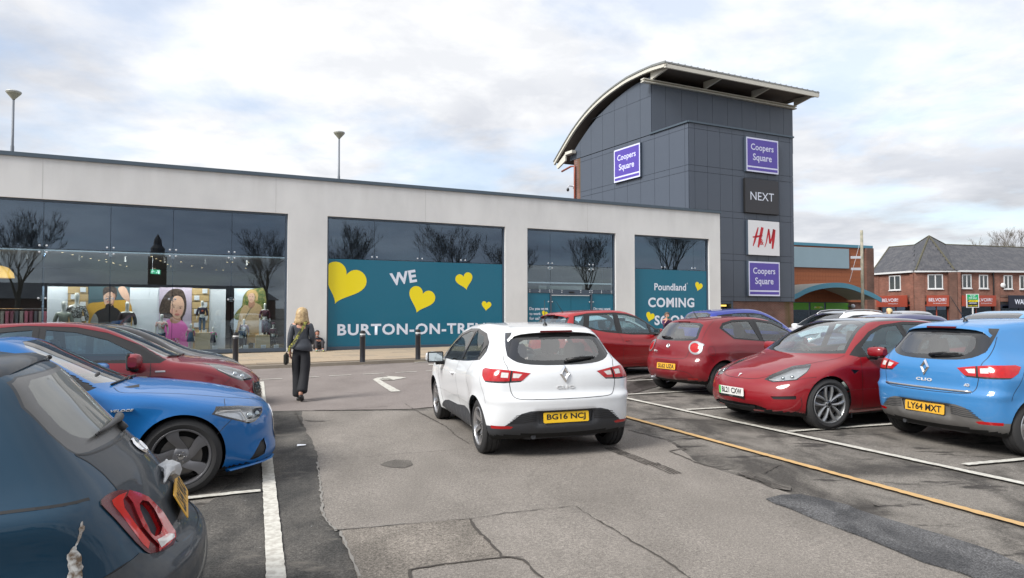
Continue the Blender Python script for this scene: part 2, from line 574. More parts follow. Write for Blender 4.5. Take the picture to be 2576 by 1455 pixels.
    for i in range(n):
      a, b = P[i], P[(i + 1) % n]
      du, dv = b[0] - a[0], b[1] - a[1]
      l = math.hypot(du, dv)
      if l < 1e-6: continue
      du /= l; dv /= l
      fs = []
      for f in cset:
        if not f.is_valid: continue
        lo_t, hi_t, lo_n, hi_n = 9, -9, 9, -9
        for v in f.verts:
          pu = v.co.dot(U) - a[0]; pv = v.co.dot(vax) - a[1]
          t = pu * du + pv * dv; nn = -pu * dv + pv * du
          lo_t = min(lo_t, t); hi_t = max(hi_t, t); lo_n = min(lo_n, nn); hi_n = max(hi_n, nn)
        if hi_t > -1e-4 and lo_t < l + 1e-4 and lo_n < -1e-5 and hi_n > 1e-5: fs.append(f)
      if not fs: continue
      geom = list({e for f in fs for e in f.edges} | {v for f in fs for v in f.verts}) + fs
      no = U * (-dv) + vax * du
      co = U * a[0] + vax * a[1]
      before = set(fs)
      ret = bmesh.ops.bisect_plane(bm, geom=geom, plane_co=co, plane_no=no, dist=1e-5)
      for g in ret['geom']:
        if isinstance(g, bmesh.types.BMFace): cset.add(g)
      cset |= {g for g in ret['geom'] if isinstance(g, bmesh.types.BMFace)}
    if name not in s.names: s.names.append(name)
    idx = s.names.index(name)
    k = 0
    for f in cset:
      if not f.is_valid: continue
      c = f.calc_center_median()
      if inside(c.dot(U), c.dot(vax), P): f[s.reg] = idx; k += 1
    return k
  def drop_arches(s, ra):
    for cx in (-s.wb, s.wb):
      P = [(cx + ra * math.cos(t), s.sp['rw'] + 0.01 + ra * math.sin(t)) for t in [2 * math.pi * i / 40 for i in range(40)]]
      s.region('arch', 'side', P, filt=lambda c, n: c.y > 0.5)
  def paint_low(s, name, z1, nz=-0.6):
    if name not in s.names: s.names.append(name)
    idx = s.names.index(name)
    for f in s.bm.faces:
      if f.normal.z < nz and f.calc_center_median().z < z1: f[s.reg] = idx
  def cast(s, proj, p):
    U, VW, fl = PROJ[proj]
    u, v = p2(proj, p) if len(p) == 3 else p
    vax = Vector((0, 1, 0)) if proj == 'top' else Vector((0, 0, 1))
    neg = proj in ('rear', 'front') and u < 0
    neg = neg or (proj == 'top' and v < 0)
    if neg:
      u, v = (-u, v) if proj != 'top' else (u, -v)
    o = U * u + vax * v + VW * 4
    loc, no, i, d = s.bvh.ray_cast(o, -VW)
    if loc is None:
      loc, no, i, d = s.bvh.find_nearest(U * u + vax * v + VW * s.wb)
    if neg: loc = Vector((loc.x, -loc.y, loc.z)); no = Vector((no.x, -no.y, no.z))
    return loc, no
  def ribbon(s, mb, proj, pts, w=0.006, off=0.0012, smooth=6, closed=False, mirror=True):
    P = [p2(proj, p) for p in pts]
    if smooth: P = [tuple(p) for p in catmull(P, smooth, closed)]
    Q = []
    for a, b in zip(P, P[1:]):
      n = max(1, int(math.hypot(b[0] - a[0], b[1] - a[1]) / 0.03))
      Q += [(a[0] + (b[0] - a[0]) * i / n, a[1] + (b[1] - a[1]) * i / n) for i in range(n)]
    Q.append(P[-1])
    H = [s.cast(proj, q) for q in Q]
    if closed: H.append(H[0])
    vs = []; fs = []
    for i, (l, n) in enumerate(H):
      t = (H[min(i + 1, len(H) - 1)][0] - H[max(i - 1, 0)][0]).normalized()
      a = t.cross(n).normalized() * (w / 2)
      vs += [l + n * off + a, l + n * off - a]
    for i in range(len(H) - 1): fs.append((2 * i, 2 * i + 1, 2 * i + 3, 2 * i + 2))
    mb.add(vs, fs)
    if mirror: mb.add([(v.x, -v.y, v.z) for v in vs], [tuple(reversed(f)) for f in fs])
  def finish(s, root, mats, spec):
    """spec: region -> dict(name, mat, mode: both|sides|body|drop, off)"""
    bm = s.bm
    bmesh.ops.triangulate(bm, faces=[f for f in bm.faces if len(f.verts) > 4])
    bm.normal_update(); bm.verts.ensure_lookup_table()
    bm.verts.index_update()
    # vertex normals, with the centre plane kept flat across
    VN = [Vector((v.normal.x, 0, v.normal.z)).normalized() if v.co.y < 1e-4 else v.normal.copy() for v in bm.verts]
    out = {}
    for idx, rn in enumerate(s.names):
      spl = spec.get(rn)
      if spl is None: continue
      for sp in (spl if isinstance(spl, list) else [spl]):
       s._emit(out, rn, idx, sp, VN, mats, root)
    return out
  def _emit(s, out, rn, idx, sp, VN, mats, root):
      bm = s.bm
      fl = [f for f in bm.faces if f[s.reg] == idx]
      if not fl: return
      vid = {}; vs = []; ns = []; fs = []
      off = sp.get('off', 0.0)
      for f in fl:
        ff = []
        for v in f.verts:
          if v.index not in vid:
            vid[v.index] = len(vs); vs.append(v.co + VN[v.index] * off); ns.append(VN[v.index])
          ff.append(vid[v.index])
        fs.append(tuple(ff))
      # rim turned inwards along the borders of the region
      rim_v = []; rim_f = []
      dpt = sp.get('rim', 0.012)
      if dpt:
        for f in fl:
          for lp in f.loops:
            e = lp.edge
            same = [g for g in e.link_faces if g[s.reg] == idx]
            if len(same) == 1 and not (e.verts[0].co.y < 1e-4 and e.verts[1].co.y < 1e-4):
              a, b = lp.vert, lp.link_loop_next.vert
              pa = vs[vid[a.index]]; pb = vs[vid[b.index]]
              k = len(rim_v)
              rim_v += [pa, pb, pb - VN[b.index] * dpt, pa - VN[a.index] * dpt]
              rim_f.append((k, k + 3, k + 2, k + 1))
      def make(nm, sgn, both):
        V = []; F = []; N_ = []; MI = []
        for m in ((1, -1) if both else (sgn,)):
          b0 = len(V)
          V += [(v.x, v.y * m, v.z) for v in vs]; N_ += [(n.x, n.y * m, n.z) for n in ns]
          F += [tuple(b0 + i for i in (f if m > 0 else reversed(f))) for f in fs]; MI += [0] * len(fs)
          b1 = len(V)
          V += [(v.x, v.y * m, v.z) for v in rim_v]
          F += [tuple(b1 + i for i in (f if m > 0 else reversed(f))) for f in rim_f]; MI += [1] * len(rim_f)
        me = bpy.data.meshes.new(nm)
        me.from_pydata(V, [], F)
        me.materials.append(sp['mat']); me.materials.append(sp.get('rimmat', mats['seal']))
        me.polygons.foreach_set('material_index', MI)
        me.polygons.foreach_set('use_smooth', [i == 0 for i in MI])
        me.update()
        # per-loop list
        tot = len(vs) + len(rim_v)
        ml = []
        for p in me.polygons:
          pn = p.normal
          for li in p.loop_indices:
            vi = me.loops[li].vertex_index
            blk, r_ = divmod(vi, tot)
            if r_ < len(vs):
              m = (1, -1)[blk] if both else sgn
              n = ns[r_]; ml.append((n.x, n.y * m, n.z))
            else: ml.append(tuple(pn))
        me.normals_split_custom_set(ml)
        o = bpy.data.objects.new(nm, me)
        return link(o, root)
      if sp['mode'] == 'both': out.setdefault(rn, []).append(make(sp['name'], 1, True))
      elif sp['mode'] == 'sides': out.setdefault(rn, []).extend([make(sp['name'], 1, False), make(sp['name'], -1, False)])

def make_wheel(name, root, loc, side, Rt, Rr, width, M, style, steer=0.0, parts=True, hi=True):
  """wheel turned so that its outer face looks to +y (side=1) or -y"""
  rt = bpy.data.objects.new(name, None)
  COL.objects.link(rt); rt.parent = root; rt.location = loc; rt.empty_display_size = 0.1
  A = Matrix.Rotation(-math.pi / 2, 4, 'X') if side > 0 else Matrix.Rotation(math.pi / 2, 4, 'X')
  A = Matrix.Rotation(steer, 4, 'Z') @ A
  w = width / 2
  n = 48 if hi else 28
  mb = MB()
  sh = 0.014
  pr = [(Rr - 0.004, -w + 0.012), (Rr + 0.01, -w + 0.004), (Rr + (Rt - Rr) * 0.45, -w - 0.004), (Rt - 0.03, -w + 0.004), (Rt - 0.010, -w + 0.016), (Rt, -w + 0.032)]
  for g in (-0.5, 0.0, 0.5):
    c = g * w * 1.05
    pr += [(Rt, c - 0.010), (Rt - 0.008, c - 0.005), (Rt - 0.008, c + 0.005), (Rt, c + 0.010)] if hi else [(Rt, c)]
  pr += [(Rt, w - 0.032), (Rt - 0.010, w - 0.016), (Rt - 0.03, w - 0.004), (Rt - 0.045, w + 0.001), (Rr + (Rt - Rr) * 0.45, w + 0.005), (Rr + 0.022, w + 0.001), (Rr + 0.012, w - 0.004), (Rr + 0.004, w - 0.008), (Rr - 0.004, w - 0.014)]
  mb.lathe(pr, n, A)
  ty = auto_smooth(mb.build('tyre', M['tyre'], rt), 50)
  rm = MB()
  # rim lip and barrel
  rm.lathe([(Rr + 0.004, w - 0.010), (Rr - 0.002, w - 0.004), (Rr - 0.012, w - 0.006), (Rr - 0.018, w - 0.016), (Rr - 0.022, w - 0.05), (Rr - 0.03, -w * 0.6), (Rr - 0.02, -w + 0.02)], n, A)
  st = style
  ns, hubr = st['n'], st.get('hub', 0.062)
  zo = w - 0.012          # outer face plane
  dish = st.get('dish', 0.03)
  thick = 0.026
  def spoke(a0, w_in, w_out, skew=0.0, bow=0.0):
    nseg = 6
    tw = []
    for k in range(nseg + 1):
      t = k / nseg
      r_ = hubr * 0.8 + (Rr - 0.012 - hubr * 0.8) * t
      wd = (w_in + (w_out - w_in) * t) * (1 - 0.18 * math.sin(math.pi * t))
      ang = a0 + skew * t + bow * math.sin(math.pi * t)
      zz = zo - dish * (1 - t) ** 2 - 0.004
      ca, sa = math.cos(ang), math.sin(ang)
      tw.append((Vector((ca * r_ + sa * wd / 2, sa * r_ - ca * wd / 2, zz)), Vector((ca * r_ - sa * wd / 2, sa * r_ + ca * wd / 2, zz)),
           Vector((ca * r_, sa * r_, zz + st.get('ridge', 0.006)))))
    vs = []; fs = []
    for a, b, c in tw:
      vs += [A @ a, A @ c, A @ b, A @ (b - Vector((0, 0, thick))), A @ (a - Vector((0, 0, thick)))]
    for k in range(nseg):
      for i in range(5):
        j = (i + 1) % 5
        fs.append((k * 5 + i, k * 5 + j, k * 5 + 5 + j, k * 5 + 5 + i))
    rm.add(vs, fs)
  for i in range(ns):
    a = 2 * math.pi * i / ns + st.get('rot', 0.3)
    if st.get('twin'):
      d = st['twin']
      spoke(a - d * 0.35, st['wi'], st['wo'], -d * 0.65)
      spoke(a + d * 0.35, st['wi'], st['wo'], d * 0.65)
    else:
      spoke(a, st['wi'], st['wo'], st.get('skew', 0.0), st.get('bow', 0.0))
  rm.lathe([(0.001, zo - dish + 0.006), (hubr * 0.5, zo - dish + 0.006), (hubr * 0.9, zo - dish - 0.002), (hubr, zo - dish - 0.012), (hubr, zo - dish - 0.05)], 24, A)
  auto_smooth(rm.build('rim', M[st.get('mat', 'alloy')], rt), 40)
  dk = MB()
  dk.lathe([(0.001, w * 0.15), (Rr - 0.03, w * 0.15), (Rr - 0.03, w * 0.05)], 24, A)
  dk.build('wheel_liner', M['under'], rt)
  bd = MB()
  bd.lathe([(0.05, w * 0.32), (Rr * 0.70, w * 0.32), (Rr * 0.70, w * 0.22)], 28, A)
  bd.build('brake_disc', M['disc'], rt)
  cp = MB()
  cp.lathe([(0.001, zo - dish + 0.011), (0.024, zo - dish + 0.010), (0.028, zo - dish + 0.004)], 16, A)
  for i in range(5):
    a = 2 * math.pi * i / 5
    cp.lathe([(0.001, 0.004), (0.007, 0.003), (0.008, -0.01)], 8, A @ Matrix.Translation((0.042 * math.cos(a), 0.042 * math.sin(a), zo - dish + 0.006)))
  auto_smooth(cp.build('hub_cap', M[st.get('cap', 'seal')], rt), 40)
  return rt

def number_plate(root, body, proj, vpos, txt, M, yellow=True, w=0.52, h=0.111, tilt=0.0, off=0.018, green=False, ycen=0.0, sub=None, fixed=None, pmat=None):
  if fixed is not None:
    loc, no = Vector(fixed[0]), Vector(fixed[1]).normalized()
  else:
    loc, no = body.cast(proj, (ycen, vpos))
    no = Vector((no.x, 0, no.z)).normalized()
    if abs(tilt) < 9:
      sx = -1 if no.x < 0 else 1
      no = Vector((sx * math.cos(tilt), 0, math.sin(tilt)))
  xr = Vector((0, -1, 0)) if no.x < 0 else Vector((0, 1, 0))
  up = no.cross(xr).normalized()
  c = loc + no * off
  Mx = Matrix(((xr.x, up.x, no.x, c.x), (xr.y, up.y, no.y, c.y), (xr.z, up.z, no.z, c.z), (0, 0, 0, 1)))
  mb = MB()
  r_ = 0.012
  P = []
  for cx_, cy_, a0 in ((w / 2 - r_, h / 2 - r_, 0), (-w / 2 + r_, h / 2 - r_, 90), (-w / 2 + r_, -h / 2 + r_, 180), (w / 2 - r_, -h / 2 + r_, 270)):
    P += [(cx_ + r_ * math.cos(R(a0 + t)), cy_ + r_ * math.sin(R(a0 + t))) for t in (0, 30, 60, 90)]
  mb.prism(P, -0.004, 0.0, Mx)
  pl = mb.build('number_plate', pmat or (M['plate_y'] if yellow else M['plate_w']), root)
  text_obj('lettering', txt, Mx @ Matrix.Translation((0.012 if green else 0, 0.004 if sub else 0.0, 0.0015)), M['ink'], pl, width=w * (0.80 if green else 0.86), height=h * 0.70, size=1.0, bold=0.028, spacing=1.0)
  if green:
    MB().box(-w / 2 + 0.004, -w / 2 + 0.042, -h / 2 + 0.004, h / 2 - 0.004, 0.0005, 0.0015, Mx).build('green_band', M['green'], pl)
  if sub:
    MB().box(-w / 2 - 0.004, w / 2 + 0.004, -h / 2 - 0.026, -h / 2 + 0.006, -0.006, -0.001, Mx).build('plate_holder', M['seal'], pl)
    text_obj('lettering', sub, Mx @ Matrix.Translation((0, -h / 2 - 0.013, 0.0002)), M['silver'], pl, height=0.010, size=1.0, spacing=1.2)
  return pl

def seat(root, x, y, M, z=0.30, hgt=1.0, mat_='seat'):
  mb = MB()
  mb.bbox(-0.24, 0.26, -0.24, 0.24, 0.0, 0.18, 0.05)
  T = Matrix.Translation((-0.22, 0, 0.12)) @ Matrix.Rotation(R(-16), 4, 'Y')
  mb.bbox(-0.07, 0.07, -0.24, 0.24, 0.0, 0.58 * hgt, 0.05, T)
  T2 = Matrix.Translation((-0.40 - 0.03 * (hgt - 1), 0, 0.12 + 0.60 * hgt)) @ Matrix.Rotation(R(-10), 4, 'Y')
  mb.bbox(-0.05, 0.05, -0.13, 0.13, 0.0, 0.19, 0.045, T2)
  mb.tube([(-0.38, 0.05, 0.60), (-0.40, 0.05, 0.76)], 0.008, 6)
  mb.tube([(-0.38, -0.05, 0.60), (-0.40, -0.05, 0.76)], 0.008, 6)
  o = mb.build('seat', M[mat_], root); o.location = (x, y, z)
  return auto_smooth(o, 50)
def interior(root, sp, M, seatmat='seat', rhd=True, rear=True):
  wb = sp['WB'] / 2
  f = sp.get('frontseat', 0.05)
  for sgn in (1, -1): seat(root, f, sgn * 0.37, M, 0.32 + sp.get('seatz', 0.0), mat_=seatmat)
  if rear:
    for sgn in (1, -1): seat(root, f - 0.86, sgn * 0.36, M, 0.36 + sp.get('seatz', 0.0), 0.9, mat_=seatmat)
  # dashboard
  dx = sp.get('dash', 0.75); dz = sp.get('dashz', 0.94)
  mb = MB(); mb.bbox(dx, dx + 0.35, -0.62, 0.62, 0.55, dz, 0.06)
  auto_smooth(mb.build('dashboard', M['dash'], root), 50)
  ys = -0.36 if rhd else 0.36
  T = Matrix.Translation((dx - 0.12, ys, dz - 0.05)) @ Matrix.Rotation(R(-65), 4, 'Y')
  mb = MB()
  pts = [T @ Vector((0.185 * math.cos(a), 0.185 * math.sin(a), 0)) for a in [2 * math.pi * i / 20 for i in range(21)]]
  mb.tube(pts, 0.015, 6)
  mb.tube([T @ Vector((0.18, 0, 0)), T @ Vector((0, 0, 0.02)), T @ Vector((-0.12, 0.13, 0))], 0.014, 6)
  mb.tube([T @ Vector((0, 0, 0.02)), T @ Vector((-0.12, -0.13, 0))], 0.014, 6)
  mb.build('steering_wheel', M['dash'], root, True)
def wing_mirror(root, x, y, z, M, paint, s=1.0, cap_h=0.15, low=False):
  """pair of door mirrors: painted shell, dark base and foot, glass looking back"""
  for sg in (1, -1):
    o = MB()
    vs = []; fs = []
    ws = [(0.00, 0.78, 0.80), (0.06, 0.95, 0.95), (0.16, 1.0, 1.0), (0.20, 0.85, 0.9), (0.235, 0.5, 0.6)]
    n = 14
    for (dy, sx, sz) in ws:
      for k in range(n):
        a = 2 * math.pi * k / n
        cx_, cz_ = math.cos(a), math.sin(a)
        e = 0.62
        X = (abs(cx_) ** e * (1 if cx_ > 0 else -1)); Z = (abs(cz_) ** e * (1 if cz_ > 0 else -1))
        X = X * 0.10 * sx if X > 0 else X * 0.035
        vs.append(Vector((x + X * s + 0.02, sg * (y + dy * s), z + Z * cap_h / 2 * sz * s)))
    for i in range(len(ws) - 1):
      for k in range(n):
        l = (k + 1) % n
        fs.append((i * n + k, i * n + l, (i + 1) * n + l, (i + 1) * n + k))
    fs.append(tuple(range(n))); fs.append(tuple((len(ws) - 1) * n + k for k in range(n)))
    o.add(vs, fs)
    mo = auto_smooth(o.build('door_mirror', paint, root), 45)
    q = MB(); q.bbox(x - 0.030 * s, x + 0.0 * s, min(sg * (y - 0.002 * s), sg * (y + 0.222 * s)), max(sg * (y - 0.002 * s), sg * (y + 0.222 * s)), z - cap_h * 0.50 * s, z + cap_h * 0.49 * s, 0.014)
    q.build('mirror_bezel', M['seal'], mo)
    g = MB(); g.bbox(x - 0.033 * s, x - 0.028 * s, min(sg * (y + 0.016 * s), sg * (y + 0.205 * s)), max(sg * (y + 0.016 * s), sg * (y + 0.205 * s)), z - cap_h * 0.38 * s, z + cap_h * 0.38 * s, 0.002)
    g.build('mirror_glass', M['mirror'], mo)
    ft = MB()
    ft.tube([(x + 0.05, sg * (y - 0.10), z - 0.10 * s), (x + 0.045, sg * (y - 0.02), z - cap_h * 0.55 * s), (x + 0.03, sg * (y + 0.09 * s), z - cap_h * 0.44 * s)], [0.034, 0.03, 0.045], 8)
    ft.bbox(x - 0.03, x + 0.09, min(sg * (y + 0.02), sg * (y + 0.2 * s)), max(sg * (y + 0.02), sg * (y + 0.2 * s)), z - cap_h * 0.52 * s, z - cap_h * 0.36 * s, 0.008)
    ft.build('mirror_foot', M['seal'], mo, True)
def handle(root, body, x, z, M, mt, w=0.17):
  for sg in (1, -1):
    loc, no = body.cast('side', (x, z))
    mb = MB()
    pts = []
    for t in (-1, -0.8, -0.4, 0, 0.4, 0.8, 1):
      l, n = body.cast('side', (x + t * w / 2, z + 0.004 * (1 - t * t)))
      p = l + Vector((0, 1, 0)) * (0.004 + 0.026 * (1 - abs(t) ** 3))
      pts.append((p.x, p.y * sg, p.z))
    mb.tube(pts, [0.006, 0.011, 0.012, 0.012, 0.012, 0.011, 0.006], 8)
    mb.build('door_handle', mt, root, True)
def wiper(root, body, proj, piv, tip, M, blade=0.3, rad=0.012):
  a, na = body.cast(proj, piv); b, nb = body.cast(proj, tip)
  mb = MB()
  pa = a + na * 0.03; pb = b + nb * 0.028
  mid = (pa + pb) / 2 + (na + nb) * 0.012
  mb.tube([a + na * 0.0, pa], 0.022, 8)
  mb.tube([pa, mid, pb], [rad * 1.5, rad, rad * 0.7], 8)
  P = []
  for i in range(9):
    t = -0.5 + 1.35 * i / 8
    q0 = Vector(piv[:2] if len(piv) == 2 else p2(proj, piv)) if False else None
    u = [piv[k] + (tip[k] - piv[k]) * (0.12 + 0.98 * i / 8) for k in range(len(piv))]
    l, n = body.cast(proj, tuple(u)); P.append(l + n * 0.014)
  mb.tube(P, 0.007, 6)
  return mb.build('wiper', M['seal'], root, True)
def aerial(root, body, x, M, L=0.32, lean=-0.6):
  l, n = body.cast('top', (x, 0.0))
  mb = MB()
  mb.lathe([(0.03, -0.01), (0.026, 0.012), (0.012, 0.03), (0.004, 0.036)], 12, Matrix.Translation(l))
  mb.tube([l + Vector((0, 0, 0.02)), l + Vector((lean * L * 0.3, 0, L * 0.33)), l + Vector((lean * L, 0, L))], [0.0065, 0.005, 0.003], 6)
  return mb.build('aerial', M['seal'], root, True)
def arch_liners(root, sp, ra, M, body):
  for cx in (-sp['WB'] / 2, sp['WB'] / 2):
    for sg in (1, -1):
      y1 = float(body.yside(np.array([cx + ra * 0.7]), np.array([sp['rw'] + ra * 0.7]))[0]) - 0.055
      vs = []; fs = []
      n = 20
      for k in range(n + 1):
        a = R(2) + R(176) * k / n
        for yy in (y1, 0.42):
          vs.append((cx + (ra + 0.004) * math.cos(a), sg * yy, sp['rw'] + 0.01 + (ra + 0.004) * math.sin(a)))
      for k in range(n): fs.append((2 * k, 2 * k + 1, 2 * k + 3, 2 * k + 2))
      b0 = len(vs)
      vs.append((cx, sg * 0.42, sp['rw']))
      for k in range(n): fs.append((2 * k + 1, b0, 2 * k + 3))
      MB().add(vs, fs).build('arch_liner', M['under'], root)
def place_matrix(X, Y, psi):
  return Matrix.Translation((X, Y, gz(X))) @ Matrix.Rotation(-math.atan(GK), 4, 'Y') @ Matrix.Rotation(R(90 - psi), 4, 'Z')
def place(root, X, Y, psi):
  root.matrix_world = place_matrix(X, Y, psi)
def paint(name, col, metal=0.25, rough=0.38, dirt=0.25, coat=1.0):
  """car paint: clear coat over colour, with a faint film of road dust low down and in patches"""
  m, N, L, b = newmat(name)
  b.inputs['Metallic'].default_value = metal
  b.inputs['Coat Weight'].default_value = coat; b.inputs['Specular IOR Level'].default_value = .3
  b.inputs['Coat IOR'].default_value = 1.55
  tc_ = N.new('ShaderNodeTexCoord')
  n = N.new('ShaderNodeTexNoise'); n.inputs['Scale'].default_value = 2.6; n.inputs['Detail'].default_value = 9; n.inputs['Roughness'].default_value = 0.68
  L.new(tc_.outputs['Object'], n.inputs[0])
  sp = N.new('ShaderNodeSeparateXYZ'); L.new(tc_.outputs['Object'], sp.inputs[0])
  mr = N.new('ShaderNodeMapRange'); mr.inputs[1].default_value = 0.75; mr.inputs[2].default_value = 0.22; mr.inputs[3].default_value = 0.0; mr.inputs[4].default_value = 0.6
  L.new(sp.outputs[2], mr.inputs[0])
  ad = N.new('ShaderNodeMath'); ad.operation = 'ADD'; L.new(mr.outputs[0], ad.inputs[0]); ad.inputs[1].default_value = 0.10
  r2 = N.new('ShaderNodeMapRange'); r2.inputs[1].default_value = 0.42; r2.inputs[2].default_value = 0.75
  L.new(n.outputs[0], r2.inputs[0])
  mu = N.new('ShaderNodeMath'); mu.operation = 'MULTIPLY'; L.new(ad.outputs[0], mu.inputs[0]); L.new(r2.outputs[0], mu.inputs[1])
  m2 = N.new('ShaderNodeMath'); m2.operation = 'MULTIPLY'; L.new(mu.outputs[0], m2.inputs[0]); m2.inputs[1].default_value = dirt * 2
  mx = N.new('ShaderNodeMix'); mx.data_type = 'RGBA'
  L.new(m2.outputs[0], mx.inputs[0]); mx.inputs[6].default_value = (*col, 1); mx.inputs[7].default_value = (0.22, 0.20, 0.17, 1)
  L.new(mx.outputs[2], b.inputs['Base Color'])
  b.inputs['Roughness'].default_value = rough
  cr = N.new('ShaderNodeMapRange'); cr.inputs[1].default_value = 0.0; cr.inputs[2].default_value = 0.5; cr.inputs[3].default_value = 0.012; cr.inputs[4].default_value = 0.40
  L.new(m2.outputs[0], cr.inputs[0]); L.new(cr.outputs[0], b.inputs['Coat Roughness'])
  # orange peel and slow panel waviness
  n3 = N.new('ShaderNodeTexNoise'); n3.inputs['Scale'].default_value = 1.7; n3.inputs['Detail'].default_value = 1
  L.new(tc_.outputs['Object'], n3.inputs[0])
  bp = N.new('ShaderNodeBump'); bp.inputs['Strength'].default_value = 0.06; bp.inputs['Distance'].default_value = 0.05
  L.new(n3.outputs[0], bp.inputs['Height']); L.new(bp.outputs[0], b.inputs['Coat Normal'])
  return m
M = {}
M['seal'] = mat('black_trim', (0.012, 0.012, 0.013), 0.45, noise=0.3, nscale=20)
M['plastic'] = mat('rough_dark_plastic', (0.035, 0.037, 0.042), 0.6, noise=0.25, nscale=14, rnoise=0.15, bump=0.1, bscale=300)
M['plastic_dusty'] = mat('dusty_grey_plastic', (0.11, 0.105, 0.10), 0.7, noise=0.3, nscale=9, rnoise=0.1)
M['gloss_black'] = mat('gloss_black', (0.008, 0.008, 0.009), 0.08, coat=1.0)
M['frit'] = mat('glass_border', (0.012, 0.013, 0.015), 0.05, coat=1.0)
M['under'] = mat('underside_black', (0.006, 0.006, 0.006), 0.9)
M['tyre'] = mat('tyre_rubber', (0.022, 0.022, 0.023), 0.75, noise=0.35, nscale=9, rnoise=0.12)
M['alloy'] = mat('alloy_silver', (0.55, 0.55, 0.56), 0.28, metal=0.9, noise=0.1, nscale=20)
M['alloy_grey'] = mat('alloy_grey', (0.33, 0.34, 0.35), 0.35, metal=0.7, coat=0.4, noise=0.1)
M['alloy_dark'] = mat('alloy_dark', (0.17, 0.17, 0.18), 0.4, metal=0.6, coat=0.3, noise=0.15)
M['disc'] = mat('brake_disc', (0.22, 0.21, 0.20), 0.35, metal=0.8, noise=0.2)
M['chrome'] = mat('chrome', (0.85, 0.85, 0.86), 0.07, metal=1.0)
M['silver'] = mat('silver_letters', (0.7, 0.7, 0.7), 0.35, metal=0.2)
M['mirror'] = mat('mirror_glass', (0.45, 0.5, 0.52), 0.02, metal=1.0)
M['plate_y'] = mat('yellow_plate', (0.82, 0.50, 0.012), 0.35, coat=0.4, noise=0.06, nscale=25)
M['plate_yd'] = mat('faded_yellow_plate', (0.66, 0.36, 0.035), 0.45, noise=0.14, nscale=25)
M['plate_w'] = mat('white_plate', (0.72, 0.72, 0.70), 0.35, noise=0.08, nscale=20)
M['ink'] = mat('plate_ink', (0.012, 0.012, 0.012), 0.5)
M['green'] = mat('plate_green', (0.03, 0.45, 0.07), 0.4)
M['red_lens'] = mat('red_lens', (0.40, 0.004, 0.006), 0.15, coat=.6, noise=0.35, nscale=26)
M['red_dark'] = mat('dark_red_lens', (0.10, 0.002, 0.004), 0.2, coat=.3, noise=0.2)
M['white_lens'] = mat('clear_lens', (0.62, 0.60, 0.58), 0.15, coat=1.0, noise=0.25, nscale=40)
M['lamp_bowl'] = mat('lamp_reflector', (0.50, 0.52, 0.55), 0.25, metal=0.6, noise=0.45, nscale=14)
M['lamp_dark'] = mat('lamp_housing', (0.05, 0.05, 0.055), 0.3, metal=0.3, noise=0.4, nscale=10)
M['glass'] = glass_mat('car_glass', (0.72, 0.80, 0.77), 2.75)
M['glass_dark'] = glass_mat('car_glass_dark', (0.55, 0.62, 0.62), 2.2)
M['glass_blue'] = glass_mat('car_glass_blue', (0.52, 0.70, 0.76), 2.2, refl=(0.75, 0.92, 1.0))
M['lens_cover'] = glass_mat('lens_cover', (0.92, 0.93, 0.93), 1.9)
M['seat'] = mat('dark_seat', (0.075, 0.075, 0.08), 0.85, noise=0.3, nscale=6)
M['seat_pale'] = mat('pale_seat', (0.50, 0.50, 0.48), 0.6, noise=0.1)
M['dash'] = mat('dashboard', (0.05, 0.05, 0.052), 0.7, noise=0.2)

def badge_mark(root, body, z, kind, M, s=0.1, y=0.0):
  loc, no = body.cast('rear', (y, z))
  no = Vector((no.x, 0, no.z)).normalized()
  xr = Vector((0, -1, 0)); up = no.cross(xr).normalized()
  c = loc + no * 0.004
  Mx = Matrix(((xr.x, up.x, no.x, c.x), (xr.y, up.y, no.y, c.y), (xr.z, up.z, no.z, c.z), (0, 0, 0, 1)))
  mb = MB()
  if kind == 'diamond':
    w, h = s * 0.40, s * 0.62
    out = [(0, h), (w, 0), (0, -h), (-w, 0)]
    inn = [(-0.006, h * 0.42), (w * 0.40, 0), (0.006, -h * 0.42), (-w * 0.40, 0)]
    mid = [((a[0] + b[0]) / 2, (a[1] + b[1]) / 2) for a, b in zip(out, inn)]
    vs = [Mx @ Vector((p[0], p[1], z_)) for P, z_ in ((out, 0), (mid, 0.018), (inn, 0.004)) for p in P]
    fs = [(r_ * 4 + i, r_ * 4 + (i + 1) % 4, r_ * 4 + 4 + (i + 1) % 4, r_ * 4 + 4 + i) for r_ in (0, 1) for i in range(4)]
    mb.add(vs, fs)
    return mb.build('badge', M['chrome'], root)
  mb.lathe([(0.001, 0.006), (s * 0.40, 0.006), (s * 0.42, 0.012), (s * 0.48, 0.012), (s * 0.5, 0.0)], 28, Mx)
  return mb.build('badge', M['chrome'], root, True)
